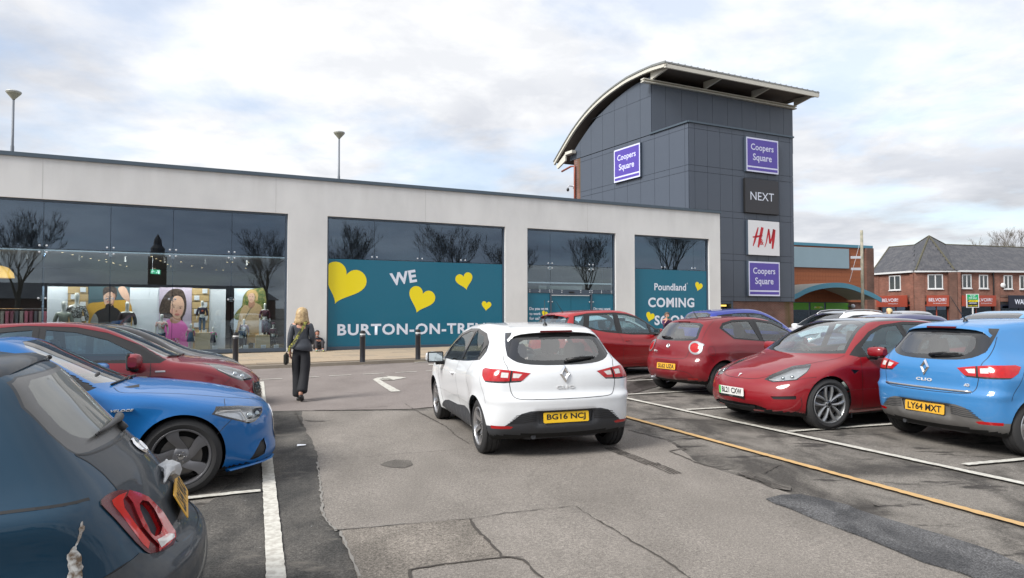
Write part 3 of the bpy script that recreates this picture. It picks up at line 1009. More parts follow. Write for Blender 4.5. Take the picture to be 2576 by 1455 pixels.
def clio_spec():
  return dict(WB=2.589, rw=0.305, ra=0.338, tumble=0.36, tumble2=0.22, crown=0.045, cf=0.38, cr=0.17, k=0.11, flare=0.022,
    sil=[(-1.80, .24), (-1.87, .33), (-1.90, .46), (-1.905, .60), (-1.87, .70), (-1.865, .80), (-1.85, .92), (-1.80, 1.02), (-1.70, 1.16), (-1.60, 1.29), (-1.50, 1.375), (-1.2, 1.42), (-.75, 1.447), (-.35, 1.448),
      (.05, 1.43), (.38, 1.385), (.62, 1.29), (.9, 1.14), (1.12, 1.01), (1.35, .955), (1.65, .89), (1.88, .80), (2.03, .68), (2.11, .52), (2.11, .38), (2.06, .24), (1.85, .19), (0, .19), (-1.6, .19)],
    W=[(-2.1, .60), (-1.9, .72), (-1.7, .805), (-1.45, .85), (-1.2, .865), (-.8, .850), (0, .842), (.8, .848), (1.3, .862), (1.7, .83), (1.95, .75), (2.2, .62)],
    haunch=[(-1.9, .13), (-1.5, .12), (-.9, .045), (-.3, .0), (.7, .0), (1.3, .05)],
    belt=[(-2.0, .98), (-1.4, .97), (-1.0, .965), (0, .925), (1.0, .90), (2.2, .80)],
    low=[(.1, -.10), (.2, -.06), (.3, -.028), (.45, -.006), (.6, .0), (.75, .0), (.9, -.010), (1.0, -.03), (1.6, -.05)],
    sideline=[([(-1.9, .80), (-1.2, .86), (0, .80), (1.2, .76)], .022, .05, .16), ([(-1.2, .36), (-.2, .42), (1.0, .34)], -.022, .10, .08)],
    mods=[lambda x, y, z: -0.022 * gauss(z, .645, .035) * sstep(-x, 1.4, 1.75) * sstep(.90 - np.abs(y), .0, .12),
       lambda x, y, z: 0.03 * sstep(-x, 1.5, 1.8) * sstep(.36 - np.abs(y), 0, .03) * sstep(z, .375, .395) * (1 - sstep(z, .50, .52))])
def build_clio(name, label, paint_m, plate, M, dirty=False, strip=False, wheel_style=None, aer=0.3):
  sp = clio_spec()
  b = Body(sp)
  root = thing(name, (0, 0, 0), 0, label, 'car')
  # --- rear glass with its broad dark border, meeting at the centre line
  b.region('frit', 'rear', [(-.2, 1.36), (.46, 1.345), (.52, 1.30), (.565, 1.20), (.595, 1.12), (.585, 1.09), (.55, 1.06), (.50, 1.035), (.43, 1.018), (.35, 1.008), (.2, 1.0), (-.2, .995)], filt=lambda c, n: n.x < -0.12 and c.x < 0 and c.z > 0.97)
  b.region('rglass', 'rear', [(-.2, 1.275), (.38, 1.27), (.435, 1.245), (.465, 1.19), (.475, 1.14), (.46, 1.10), (.42, 1.07), (.35, 1.055), (.2, 1.05), (-.05, 1.052), (-.12, 1.07), (-.2, 1.07)], only=['frit'])
  b.region('fin', 'rc', [(-1.54, .50, 1.35), (-1.42, .575, 1.345), (-1.50, .60, 1.28), (-1.60, .615, 1.18), (-1.68, .605, 1.09), (-1.62, .575, 1.2), (-1.57, .535, 1.29)])
  # --- lamps wrap round the corner
  b.region('lamp', 'rc', [(-1.87, .43, .922), (-1.82, .60, .950), (-1.76, .72, .965), (-1.54, .83, .968), (-1.48, .84, .950), (-1.53, .84, .885), (-1.62, .82, .828), (-1.80, .68, .822), (-1.86, .53, .832)])
  b.region('lamp_foot', 'rc', [(-1.44, .845, .90), (-1.60, .82, .842), (-1.80, .68, .842), (-1.87, .50, .848), (-1.86, .52, .80), (-1.80, .68, .795), (-1.60, .82, .795), (-1.46, .845, .85)], only=['lamp'])
  b.region('lamp_white', 'rc', [(-1.84, .50, .915), (-1.815, .595, .925), (-1.815, .595, .875), (-1.84, .54, .875)], only=['lamp'])
  b.region('lamp_white', 'rc', [(-1.80, .64, .93), (-1.77, .71, .935), (-1.77, .71, .882), (-1.80, .64, .878)], only=['lamp'])
  b.region('lamp_line', 'rc', [(-1.812, .602, .99), (-1.806, .622, .99), (-1.806, .622, .78), (-1.812, .602, .78)], only=['lamp', 'lamp_foot'])
  # --- lower bumper
  b.region('bumper', 'rear', [(-.2, .525), (.40, .525), (.50, .50), (.60, .42), (.68, .365), (.95, .365), (.95, .1), (-.2, .1)], filt=lambda c, n: c.x < -1.5)
  b.region('plate_recess', 'rear', [(-.2, .512), (.30, .512), (.315, .495), (.30, .385), (-.2, .385)], only=['bumper'])
  b.region('reflector', 'rc', [(-1.80, .56, .362), (-1.78, .60, .372), (-1.66, .76, .372), (-1.66, .76, .340), (-1.79, .59, .340)], only=['bumper', 'body'])
  # --- side windows
  b.region('dlo', 'side', [(-1.13, 1.03), (-1.17, 1.13), (-1.10, 1.23), (-.86, 1.325), (-.45, 1.375), (0, 1.365), (.40, 1.295), (.80, 1.105), (1.02, .965), (.95, .935), (.2, .945), (-.6, .985)], smooth=0)
  b.region('wrear', 'side', [(-.93, 1.055), (-.96, 1.13), (-.80, 1.285), (-.45, 1.335), (-.32, 1.335), (-.32, .99), (-.6, 1.01)], only=['dlo'])
  b.region('wquarter', 'side', [(-1.12, 1.06), (-1.13, 1.12), (-1.06, 1.20), (-1.0, 1.13), (-.98, 1.06)], only=['dlo'])
  b.region('wfront', 'side', [(-.20, .975), (-.20, 1.335), (0, 1.33), (.36, 1.27), (.62, 1.14), (.70, 1.06), (.70, .965)], only=['dlo'])
  # --- screen and front
  b.region('screen', 'front', [(-.2, 1.365), (.48, 1.345), (.56, 1.30), (.66, 1.10), (.70, 1.03), (.5, 1.005), (-.2, 1.0)], filt=lambda c, n: n.x > 0.2 and c.x > 0 and c.z > .98)
  b.region('headlamp', 'fc', [(2.02, .45, .66), (1.9, .60, .80), (1.65, .78, .87), (1.5, .82, .86), (1.75, .74, .72), (1.95, .58, .64)])
  b.region('cladding', 'side', [(-.95, .26), (-.72, .42), (-.1, .395), (.72, .35), (.90, .25)], smooth=3)
  b.drop_arches(sp['ra'])
  b.paint_low('under', .28)
  b.region('under', 'side', [(-2, .1), (-2, .215), (2.2, .215), (2.2, .1)], filt=lambda c, n: True, only=['body'])
  low = M['plastic_dusty'] if dirty else M['plastic']
  out = b.finish(root, M, {
    'body': dict(name='body_shell', mat=paint_m, mode='both'),
    'frit': dict(name='rear_glass_border', mat=M['frit'], mode='both', rim=0.004),
    'fin': dict(name='window_fin', mat=M['frit'], mode='sides', off=.003, rim=.004), 'rglass': dict(name='rear_window', mat=M['glass'], mode='both', rim=0),
    'lamp': dict(name='tail_light', mat=M['red_lens'], mode='sides', off=0.004), 'lamp_foot': dict(name='light_surround', mat=M['gloss_black'], mode='sides', rim=0.006),
    'lamp_white': dict(name='reversing_lens', mat=M['white_lens'], mode='sides', off=0.002), 'lamp_line': dict(name='light_joint', mat=M['seal'], mode='sides', off=-0.003, rim=0),
    'bumper': dict(name='lower_bumper', mat=low, mode='both', off=0.002), 'plate_recess': dict(name='plate_recess', mat=low, mode='both', off=-0.010), 'reflector': dict(name='reflector', mat=M['red_lens'], mode='sides', off=0.002),
    'dlo': dict(name='window_frame', mat=M['gloss_black'], mode='sides', off=-0.003), 'wrear': dict(name='side_window', mat=M['glass_dark'], mode='sides', off=-0.008), 'wquarter': dict(name='quarter_window', mat=M['glass_dark'], mode='sides', off=-0.008),
    'wfront': dict(name='side_window', mat=M['glass_dark'], mode='sides', off=-0.008),
    'screen': dict(name='windscreen', mat=M['glass'], mode='both', off=-0.003), 'headlamp': dict(name='headlight', mat=M['lamp_bowl'], mode='sides'),
    'cladding': dict(name='door_cladding', mat=low, mode='sides', off=0.006), 'under': dict(name='underside', mat=M['under'], mode='both', rim=0)})
  # --- shut lines
  g = MB()
  b.ribbon(g, 'rear', [(.57, 1.26), (.62, 1.13), (.635, 1.04), (.615, .98), (.61, .80), (.585, .70), (.55, .665), (.3, .648), (0, .645)], 0.007)
  b.ribbon(g, 'side', [(-.26, 1.35), (-.24, 1.0), (-.20, .95), (-.22, .7), (-.28, .40), (-.28, .24)], 0.006)
  b.ribbon(g, 'side', [(-.96, 1.06), (-.90, .98), (-.86, .80), (-.98, .66), (-1.0, .60), (-.94, .5), (-.80, .30), (-.72, .24)], 0.006)
  b.ribbon(g, 'side', [(.92, .93), (.93, .7), (.86, .5), (.82, .26)], 0.006)
  b.ribbon(g, 'side', [(-.80, .25), (.84, .25)], 0.006)
  b.ribbon(g, 'rc', [(-1.45, .845, .90), (-1.50, .84, .80), (-1.60, .83, .66), (-1.62, .83, .60)], 0.005)
  b.ribbon(g, 'top', [(1.15, .66), (1.5, .60), (1.8, .55), (1.98, .35), (2.0, 0)], 0.006)
  g.build('panel_gap', M['seal'], root)
  if True:   # wavy ribs of the lower bumper
    rb = MB()
    for i, zz in enumerate((.50, .48, .46, .44, .42)):
      b.ribbon(rb, 'rear', [(.33, zz), (.40, zz - .001), (.46, zz - .012), (.52 + .012 * i, zz - .014), (.56 + .02 * i, zz - .022)], 0.007, 0.006)
    rb.build('bumper_rib', M['seal'] if not dirty else M['plastic'], root)['kind'] = 'stuff'
  # --- spoiler over the glass
  s = MB(); vs = []; fs = []
  n = 16
  prof = [(0.10, 0.012), (-0.02, 0.016), (-0.085, -0.006), (-0.095, -0.022), (-0.08, -0.030), (0.02, -0.022)]
  for i in range(n + 1):
    y = -.55 + 1.10 * i / n
    l, nn = b.cast('top', (-1.50, y))
    fx = 0.02 * (abs(y) / .55) ** 3 * 3
    for (px_, pz_) in prof: vs.append((-1.50 + px_ + fx, y, l.z + pz_ + 0.003))
  m = len(prof)
  for i in range(n):
    for k in range(m):
      j = (k + 1) % m
      fs.append((i * m + k, i * m + j, (i + 1) * m + j, (i + 1) * m + k))
  fs.append(tuple(range(m))); fs.append(tuple(n * m + k for k in range(m - 1, -1, -1)))
  s.add(vs, fs)
  spo = auto_smooth(s.build('roof_spoiler', paint_m, root), 50)
  l, nn = b.cast('top', (-1.50, 0))
  MB().bbox(-1.602, -1.56, -.19, .19, l.z - .026, l.z - .004, .004).build('high_brake_light', M['red_dark'], spo)
  badge_mark(root, b, .905, 'diamond', M, 0.155)
  loc, no = b.cast('rear', (0, .765))
  Mx = lambda y, z: (lambda l_, n_: Matrix(((0, 0, -1, l_.x - .004), (-1, 0, 0, l_.y), (0, 1, 0, l_.z), (0, 0, 0, 1))))(*b.cast('rear', (y, z)))
  text_obj('badge', 'CLIO', Mx(0, .765), M['silver'], root, width=.21, height=.034, size=1, bold=0.03, extrude=0.003, spacing=1.15)
  if strip:
    st = MB(); P = [b.cast('rear', (y, .672)) for y in [-.56 + 1.12 * i / 16 for i in range(17)]]
    st.tube([l_ + n_ * 0.008 for l_, n_ in P], 0.013, 8); st.build('tailgate_strip', M['alloy'], root, True)
    text_obj('badge', 'dCi', Mx(-.50, .745), M['silver'], root, height=.030, size=1, bold=0.02, extrude=0.006)
  else:
    text_obj('window_sticker', 'elf', Matrix.Translation((-.004, 0, .004)) @ Mx(.40, 1.075), M['white_lens'], root, height=.026, size=1, bold=0.02)
  number_plate(root, b, 'rear', .445, plate, M, tilt=R(4), off=0.012, pmat=M['plate_yd'] if dirty else None)
  wiper(root, b, 'rear', (-.04, 1.035), (-.36, 1.06), M)
  aerial(root, b, -1.22, M, aer, -.75 if strip else .02)
  handle(root, b, -.02, .80, M, paint_m)
  wing_mirror(root, .62, .86, .965, M, paint_m if not strip else paint_m)
  ws = wheel_style or dict(n=5, wi=.060, wo=.075, twin=None, skew=.35, bow=.10, hub=.06, dish=.035, rot=.2)
  for cx in (-sp['WB'] / 2, sp['WB'] / 2):
    for sg in (1, -1):
      make_wheel('wheel', root, (cx, sg * .745, .305), sg, .305, .212, .195, M, ws)
  arch_liners(root, sp, sp['ra'], M, b)
  interior(root, sp, M)
  ex = MB(); ex.tube([(-1.80, .35, .24), (-1.5, .33, .23)], .028, 10); ex.bbox(-1.75, -1.35, -.45, .45, .20, .28, .03); ex.build('exhaust', M['plastic'], root)
  b.bm.free()
  return root
LOW = [(.1, -.10), (.2, -.06), (.3, -.028), (.45, -.006), (.6, .0), (.75, .0), (.9, -.010), (1.0, -.03), (1.6, -.05)]
SPEC = {}
SPEC['fiat'] = dict(WB=2.30, rw=.295, ra=.325, tumble=.30, tumble2=.35, crown=.05, cf=.42, cr=.25, pc=2.0, k=.15, flare=.03,
  sil=[(-1.60, .25), (-1.69, .34), (-1.735, .43), (-1.738, .54), (-1.725, .60), (-1.66, .645), (-1.635, .69), (-1.585, .80), (-1.505, .92), (-1.41, 1.02), (-1.31, 1.13), (-1.19, 1.27), (-1.09, 1.37), (-.9, 1.425), (-.55, 1.46), (-.15, 1.475),
    (.2, 1.46), (.45, 1.39), (.75, 1.20), (1.03, .99), (1.25, .93), (1.5, .87), (1.68, .78), (1.80, .66), (1.86, .50), (1.85, .36), (1.78, .24), (1.6, .19), (0, .19), (-1.4, .2)],
  W=[(-1.9, .62), (-1.7, .68), (-1.5, .75), (-1.25, .80), (-1.0, .812), (0, .795), (.9, .808), (1.2, .812), (1.5, .77), (1.75, .68), (1.95, .55)],
  haunch=[(-1.7, .07), (-1.3, .05), (-.8, .02), (0, .0), (.8, .0), (1.2, .03)],
  belt=[(-1.8, .93), (0, .90), (1.9, .86)], low=LOW,
  sideline=[([(-1.6, .90), (0, .86), (1.5, .80)], .016, .03, .10)])
SPEC['mito'] = dict(WB=2.511, rw=.31, ra=.345, tumble=.42, tumble2=.25, crown=.05, cf=.42, cr=.24, pc=2.2, k=.14, flare=.03,
  sil=[(-1.78, .26), (-1.86, .33), (-1.905, .44), (-1.915, .56), (-1.89, .66), (-1.86, .70), (-1.84, .82), (-1.80, .94), (-1.74, 1.02), (-1.62, 1.16), (-1.48, 1.30), (-1.36, 1.375), (-1.0, 1.425), (-.55, 1.446),
    (-.1, 1.44), (.3, 1.385), (.7, 1.23), (1.08, 1.03), (1.3, .96), (1.6, .89), (1.85, .78), (2.02, .62), (2.09, .46), (2.06, .28), (1.85, .19), (0, .18), (-1.6, .20)],
  W=[(-2.1, .64), (-1.9, .72), (-1.7, .79), (-1.4, .845), (-1.15, .86), (-.7, .84), (0, .825), (.8, .845), (1.25, .86), (1.65, .82), (1.9, .73), (2.2, .6)],
  haunch=[(-1.9, .10), (-1.4, .09), (-.8, .03), (-.2, .0), (.7, .0), (1.2, .05)],
  belt=[(-2.0, .97), (-1.2, .97), (0, .90), (1.0, .87), (2.2, .78)], low=LOW,
  sideline=[([(-1.9, .74), (-1.0, .80), (0, .74), (1.2, .72)], .018, .06, .18)],
  mods=[lambda x, y, z: 0.03 * sstep(-x, 1.5, 1.8) * sstep(.33 - np.abs(y), 0, .06) * sstep(z, .44, .47) * (1 - sstep(z, .60, .63))])
SPEC['tesla'] = dict(WB=2.875, rw=.334, ra=.362, tumble=.48, tumble2=.25, crown=.05, cf=.44, cr=.26, pc=2.3, k=.12, flare=.026,
  sil=[(-2.25, .28), (-2.36, .40), (-2.40, .55), (-2.39, .75), (-2.37, .93), (-2.25, 1.06), (-1.9, 1.13), (-1.5, 1.25), (-1.05, 1.375), (-.6, 1.435), (-.15, 1.443), (.25, 1.41),
    (.65, 1.27), (1.05, 1.05), (1.22, .955), (1.5, .885), (1.8, .805), (2.05, .715), (2.2, .60), (2.265, .46), (2.27, .34), (2.23, .24), (2.05, .175), (0, .16), (-2.0, .2)],
  W=[(-2.5, .66), (-2.3, .76), (-2.0, .86), (-1.5, .918), (-1.2, .922), (0, .905), (.9, .915), (1.4, .924), (1.8, .88), (2.05, .80), (2.3, .66)],
  haunch=[(-2.2, .08), (-1.4, .06), (0, .0), (.7, .0), (1.3, .06)],
  belt=[(-2.4, 1.0), (-1.3, .955), (0, .90), (1.1, .865), (1.5, .84), (2.3, .70)], low=LOW,
  sideline=[([(-2.2, .86), (-1.0, .80), (.3, .76), (1.2, .78)], .016, .05, .14)],
  mods=[lambda x, y, z: 0.022 * sstep(x, 1.9, 2.15) * sstep(.55 - np.abs(y), 0, .12) * sstep(z, .215, .235) * (1 - sstep(z, .31, .345))])
SPEC['giulia'] = dict(WB=2.82, rw=.335, ra=.365, tumble=.50, tumble2=.2, crown=.05, cf=.46, cr=.2, pc=2.3, k=.12, flare=.03,
  sil=[(-2.25, .28), (-2.34, .45), (-2.36, .65), (-2.32, .90), (-2.2, 1.035), (-1.85, 1.080), (-1.45, 1.194), (-1.05, 1.318), (-.6, 1.376), (-.2, 1.385), (.05, 1.385), (.40, 1.225), (.75, 1.045), (.95, .965),
    (1.3, .925), (1.65, .87), (1.95, .79), (2.13, .71), (2.21, .62), (2.235, .50), (2.24, .36), (2.27, .27), (2.25, .17), (2.0, .14), (0, .16), (-2.0, .2)],
  W=[(-2.5, .66), (-2.3, .76), (-1.9, .88), (-1.4, .93), (-.8, .905), (.6, .90), (1.1, .925), (1.41, .93), (1.75, .89), (2.0, .80), (2.15, .72), (2.3, .60)],
  haunch=[(-2.2, .08), (-1.4, .06), (0, .0), (.7, .0), (1.3, .05)],
  belt=[(-2.4, 1.0), (-1.3, .98), (0, .93), (1.0, .88), (1.6, .82), (2.3, .70)], low=LOW,
  sideline=[([(-2.0, .80), (-1.0, .76), (.3, .74), (1.3, .80)], .018, .05, .14)])
SPEC['puma'] = dict(WB=2.588, rw=.335, ra=.37, tumble=.44, tumble2=.25, crown=.02, cf=.40, cr=.22, pc=2.3, k=.09, flare=.03,
  sil=[(-1.88, .3), (-1.97, .45), (-2.0, 0.637), (-1.97, 0.861), (-1.9, 1.028), (-1.75, 1.194), (-1.52, 1.370), (-1.3, 1.439), (-.9, 1.488), (-.45, 1.505), (-.05, 1.492), (.3, 1.429), (.65, 1.282), (.98, 1.106), (1.14, 1.037),
    (1.4, 0.998), (1.7, 0.935), (1.92, 0.852), (2.06, 0.734), (2.12, 0.587), (2.13, .42), (2.08, .28), (1.9, .21), (0, .20), (-1.7, .22)],
  W=[(-2.2, .64), (-1.95, .76), (-1.7, .84), (-1.3, .89), (-.9, .885), (0, .865), (.8, .88), (1.25, .90), (1.65, .87), (1.9, .79), (2.2, .62)],
  haunch=[(-1.9, .10), (-1.4, .08), (-.6, .02), (0, .0), (.7, .0), (1.3, .0)],
  belt=[(-2.0, 1.05), (-1.2, 1.04), (0, .98), (1.0, .97), (1.5, .95), (2.2, .85)], low=LOW)
SPEC['ix'] = dict(WB=2.615, rw=.31, ra=.345, tumble=.40, tumble2=.15, crown=.05, cf=.42, cr=.2, pc=2.3, k=.11, flare=.025,
  sil=[(-1.80, .27), (-1.89, .38), (-1.925, .55), (-1.91, .75), (-1.86, .93), (-1.80, 1.06), (-1.70, 1.26), (-1.58, 1.44), (-1.45, 1.525), (-1.1, 1.57), (-.6, 1.597), (-.15, 1.60), (.25, 1.57), (.65, 1.46), (1.05, 1.27),
    (1.38, 1.09), (1.55, 1.0), (1.8, .90), (2.0, .76), (2.10, .60), (2.13, .44), (2.09, .28), (1.9, .20), (0, .19), (-1.6, .21)],
  W=[(-2.1, .66), (-1.9, .74), (-1.7, .81), (-1.4, .86), (-1.1, .875), (0, .865), (.9, .875), (1.3, .875), (1.7, .83), (1.95, .74), (2.2, .62)],
  haunch=[(-1.9, .08), (-1.4, .05), (-.6, .0), (0, .0), (.8, .0), (1.4, .04)],
  belt=[(-2.0, 1.06), (-1.2, 1.02), (0, .94), (1.0, .88), (2.2, .80)], low=LOW,
  sideline=[([(-1.8, .92), (-.9, .86), (.2, .76), (1.2, .70)], .02, .04, .14)])
POS = {'wclio': (.05, 9.19, -16.7), 'bclio': (6.546, 8.424, 73.5), 'mito': (4.592, 13.847, 62.3), 'tesla': (5.187, 10.33, -110.4), 'giulia': (-4.56, 6.29, 66.0), 'puma': (-5.403, 8.644, 65.5), 'ix20': (2.298, 17.1, 57), 'fiat': (-3.03, 2.56, -115.5)}
def std(p, M, low=None, glass=None, **kw):
  low = low or M['plastic']; glass = glass or M['glass_dark']
  d = {
    'body': dict(name='body_shell', mat=p, mode='both'),
    'tailgate': dict(name='tailgate', mat=p, mode='both', rim=0.008),
    'roof': dict(name='roof_panel', mat=M['frit'], mode='both', rim=0.003),
    'frit': dict(name='rear_glass_border', mat=M['frit'], mode='both', rim=0.004),
    'rglass': dict(name='rear_window', mat=M['glass'], mode='both', rim=0),
    'lamp': dict(name='tail_light', mat=M['red_lens'], mode='sides', off=0.004),
    'lamp_ring': dict(name='light_surround', mat=M['alloy_grey'], mode='sides', off=0.008),
    'lamp_bright': dict(name='brake_lens', mat=M['red_lens'], mode='sides', off=0.007),
    'lamp_dark': dict(name='dark_lens', mat=M['red_dark'], mode='sides', off=0.005),
    'lamp_white': dict(name='reversing_lens', mat=M['white_lens'], mode='sides', off=0.006),
    'bumper': dict(name='lower_bumper', mat=low, mode='both', off=0.002),
    'reflector': dict(name='reflector', mat=M['red_lens'], mode='sides', off=0.002),
    'dlo': dict(name='window_frame', mat=M['seal'], mode='sides', off=-0.003),
    'wrear': dict(name='side_window', mat=glass, mode='sides', off=-0.009),
    'wquarter': dict(name='quarter_window', mat=glass, mode='sides', off=-0.009),
    'wfront': dict(name='side_window', mat=glass, mode='sides', off=-0.009),
    'sborder': dict(name='windscreen_border', mat=M['frit'], mode='both', off=-0.002, rim=0.004),
    'screen': dict(name='windscreen', mat=M['glass'], mode='both', off=-0.002, rim=0),
    'headlamp': [dict(name='headlight', mat=M['lens_cover'], mode='sides', off=0.002, rim=0.0), dict(name='headlight_bowl', mat=M['lamp_bowl'], mode='sides', off=-0.035, rim=-0.035, rimmat=M['lamp_dark'])],
    'lampblack': dict(name='headlight_edge', mat=M['gloss_black'], mode='sides', off=0.001, rim=0.02),
    'grille': dict(name='grille', mat=M['seal'], mode='both', off=-0.02, rim=-0.02),
    'fog': dict(name='bumper_vent', mat=M['seal'], mode='sides', off=-0.015, rim=-0.015),
    'vent': dict(name='wing_vent', mat=M['gloss_black'], mode='sides', off=-0.004),
    'cladding': dict(name='door_cladding', mat=low, mode='sides', off=0.006),
    'under': dict(name='underside', mat=M['under'], mode='both', rim=0)}
  d.update(kw)
  return d
def inset(P, d):
  """shrink an outline towards its inside"""
  n = len(P); A = sum(P[i][0] * P[(i + 1) % n][1] - P[(i + 1) % n][0] * P[i][1] for i in range(n))
  sg = 1 if A > 0 else -1
  out = []
  for i in range(n):
    a, b, c = Vector(P[i - 1]), Vector(P[i]), Vector(P[(i + 1) % n])
    e1 = (b - a).normalized(); e2 = (c - b).normalized()
    n1 = Vector((-e1.y, e1.x)) * sg; n2 = Vector((-e2.y, e2.x)) * sg
    m = n1 + n2
    if m.length < 1e-6: m = n1
    m.normalize(); k = d / max(0.35, m.dot(n1))
    q = b + m * k
    out.append((q.x, q.y))
  return out
def wheels(root, sp, b, M, st, inset_=.115, hi=True, steer=0.0, width=.2, rimr=None):
  for cx in (-sp['WB'] / 2, sp['WB'] / 2):
    for sg in (1, -1):
      make_wheel('wheel', root, (cx, sg * (b.Wm - inset_), sp['rw']), sg, sp['rw'], rimr or sp['rw'] - .092, width, M, st, hi=hi, steer=steer if cx > 0 else 0)
def lamp_bits(root, b, pts, M, rad=.035, strip=None, proj='fc'):
  for sg in (1, -1):
    mb = MB()
    for p in pts:
      l, n = b.cast(proj, p)
      c = l - n * 0.03
      mb.ellip((c.x, c.y * sg, c.z), rad, rad, rad, 12, 8)
    mb.build('projector_lens', M['mirror'], root, True)
    if strip:
      m2 = MB(); P = [b.cast(proj, p) for p in strip]
      m2.tube([Vector(((l - n * 0.012).x, (l - n * 0.012).y * sg, (l - n * 0.012).z)) for l, n in P], 0.006, 6)
      m2.build('light_strip', M['white_lens'], root, True)
def screen_cut(b, top, half, base, zb, w=0.05, xmin=0.0, proj='front', nx=.18):
  """windscreen outline in the front view: border, then the clear glass inside it"""
  (yt, zt), (ym, zm), (yb, zb_) = half
  P = [(-.2, top), (yt * .6, top - .002), (yt, zt), (ym, zm), (yb, zb_), (yb * .7, zb_ - .012), (-.2, base)]
  fl = (lambda c, n: n.x > nx and c.x > xmin and c.z > zb) if proj == 'front' else (lambda c, n: n.x < -nx and c.x < xmin and c.z > zb)
  names = ('sborder', 'screen') if proj == 'front' else ('frit', 'rglass')
  b.region(names[0], proj, P, filt=fl)
  P2 = [(-.2, top - w * .6), (yt * .6, top - w * .6), (yt - w * .9, zt - w * .6), (ym - w, zm), (yb - w * 1.2, zb_ + w * .9), (yb * .7, zb_ + w * .5), (-.2, base + w * .8)]
  b.region(names[1], proj, P2, only=[names[0]])
def windows(b, dlo, panes):
  b.region('dlo', 'side', dlo)
  for nm, P in panes: b.region(nm, 'side', P, only=['dlo'])

def build_mito(M):
  sp = SPEC['mito']; b = Body(sp)
  p = paint('paint_deep_red', (.17, .002, .008), 0.0, rough=.5, dirt=.08, coat=.8)
  root = thing('red_hatchback', (0, 0, 0), 0, 'deep red three-door hatchback with round tail lights and plate SL62 UZA', 'car')
  b.region('frit', 'rear', [(-.2, 1.345), (.40, 1.335), (.50, 1.30), (.575, 1.05), (.53, 1.015), (.3, 1.005), (-.2, 1.0)], filt=lambda c, n: n.x < -.15 and c.x < 0 and c.z > .98)
  b.region('rglass', 'rear', [(-.2, 1.31), (.38, 1.30), (.46, 1.27), (.525, 1.08), (.48, 1.05), (-.2, 1.04)], only=['frit'])
  uc, zc_ = (-1.714 + .622) * S2, .885
  b.region('lamp_ring', 'rc', [(uc + .125 * math.cos(a) + (.045 if abs(a - .55) < .3 else 0), zc_ + .12 * math.sin(a)) for a in [2 * math.pi * i / 28 for i in range(28)]])
  b.region('lamp', 'rc', [(uc - .012 + .088 * math.cos(a), zc_ + .086 * math.sin(a)) for a in [2 * math.pi * i / 24 for i in range(24)]], only=['lamp_ring'])
  b.region('lamp_bright', 'rc', [(uc - .012 + .045 * math.cos(a), zc_ + .045 * math.sin(a)) for a in [2 * math.pi * i / 16 for i in range(16)]], only=['lamp'])
  b.region('bumper', 'rear', [(-.2, .235), (.6, .235), (.75, .22), (.8, .1), (-.2, .1)], filt=lambda c, n: c.x < -1.4)
  b.region('reflector', 'rc', [(-1.80, .50, .33), (-1.70, .66, .335), (-1.70, .66, .305), (-1.80, .5, .30)])
  windows(b, [(-1.13, 1.235), (-1.0, 1.33), (-.7, 1.385), (-.1, 1.39), (.35, 1.34), (.7, 1.18), (.98, .99), (.9, .935), (0, .955), (-.9, 1.03)],
      [('wrear', [(-1.06, 1.24), (-.96, 1.30), (-.72, 1.345), (-.30, 1.355), (-.22, 1.0), (-.88, 1.06)]), ('wfront', [(-.10, 1.352), (.32, 1.30), (.64, 1.15), (.78, 1.05), (.78, .965), (-.12, .985)])])
  screen_cut(b, 1.385, ((.44, 1.36), (.58, 1.18), (.66, 1.03)), 1.015, 1.0)
  b.region('headlamp', 'fc', [(1.9, .62, .78), (1.65, .76, .85), (1.55, .80, .80), (1.75, .74, .70), (1.92, .62, .68)])
  b.drop_arches(sp['ra']); b.paint_low('under', .28)
  b.finish(root, M, std(p, M, lamp_dark=None))
  g = MB()
  b.ribbon(g, 'rear', [(.555, 1.02), (.535, .95), (.50, .80), (.46, .71), (.40, .685), (0, .675)], .007)
  b.ribbon(g, 'rc', [(-1.12, .50, 1.385), (-1.35, .58, 1.26), (-1.58, .66, 1.05), (-1.62, .67, 1.0)], .006)
  b.ribbon(g, 'side', [(-.16, 1.37), (-.13, .98), (-.16, .80), (-.22, .5), (-.2, .24)], .006)
  b.ribbon(g, 'side', [(-1.50, .92), (-1.455, .88), (-1.45, .80), (-1.50, .75), (-1.56, .76), (-1.59, .82), (-1.56, .89)], .005, closed=True)
  b.ribbon(g, 'rear', [(0, .455), (.45, .45), (.56, .41), (.62, .30), (.64, .24)], .007)
  b.ribbon(g, 'rc', [(-1.60, .80, .76), (-1.50, .82, .68), (-1.47, .83, .62)], .005)
  b.ribbon(g, 'side', [(-.85, .26), (.85, .26)], .006)
  g.build('panel_gap', M['seal'], root)
  spoiler(root, b, -1.37, .50, p, M, reach=.05)
  badge_mark(root, b, .905, 'round', M, .085)
  text_obj('badge', 'MiTo', badge_at(b, .36, .80), M['silver'], root, height=.03, size=1, bold=.01, extrude=.02)
  number_plate(root, b, 'rear', .525, 'SL62 UZA', M, tilt=R(6), off=.004, pmat=M['plate_yd'])
  wiper(root, b, 'rear', (.28, 1.05), (.02, 1.045), M)
  aerial(root, b, -1.10, M, .20, -.55)
  handle(root, b, .02, .87, M, M['chrome'])
  wing_mirror(root, .66, .84, .96, M, p)
  wheels(root, sp, b, M, dict(n=5, wi=.055, wo=.08, dish=.03, mat='alloy_dark'))
  arch_liners(root, sp, sp['ra'], M, b); interior(root, sp, M)
  ex = MB(); ex.tube([(-1.84, .50, .27), (-1.5, .48, .25)], .04, 12); ex.build('exhaust', M['alloy_dark'], root, True)
  b.bm.free(); return root
def badge_at(b, y, z):
  l_, n_ = b.cast('rear', (y, z))
  return Matrix(((0, 0, -1, l_.x - .004), (-1, 0, 0, l_.y), (0, 1, 0, l_.z), (0, 0, 0, 1)))
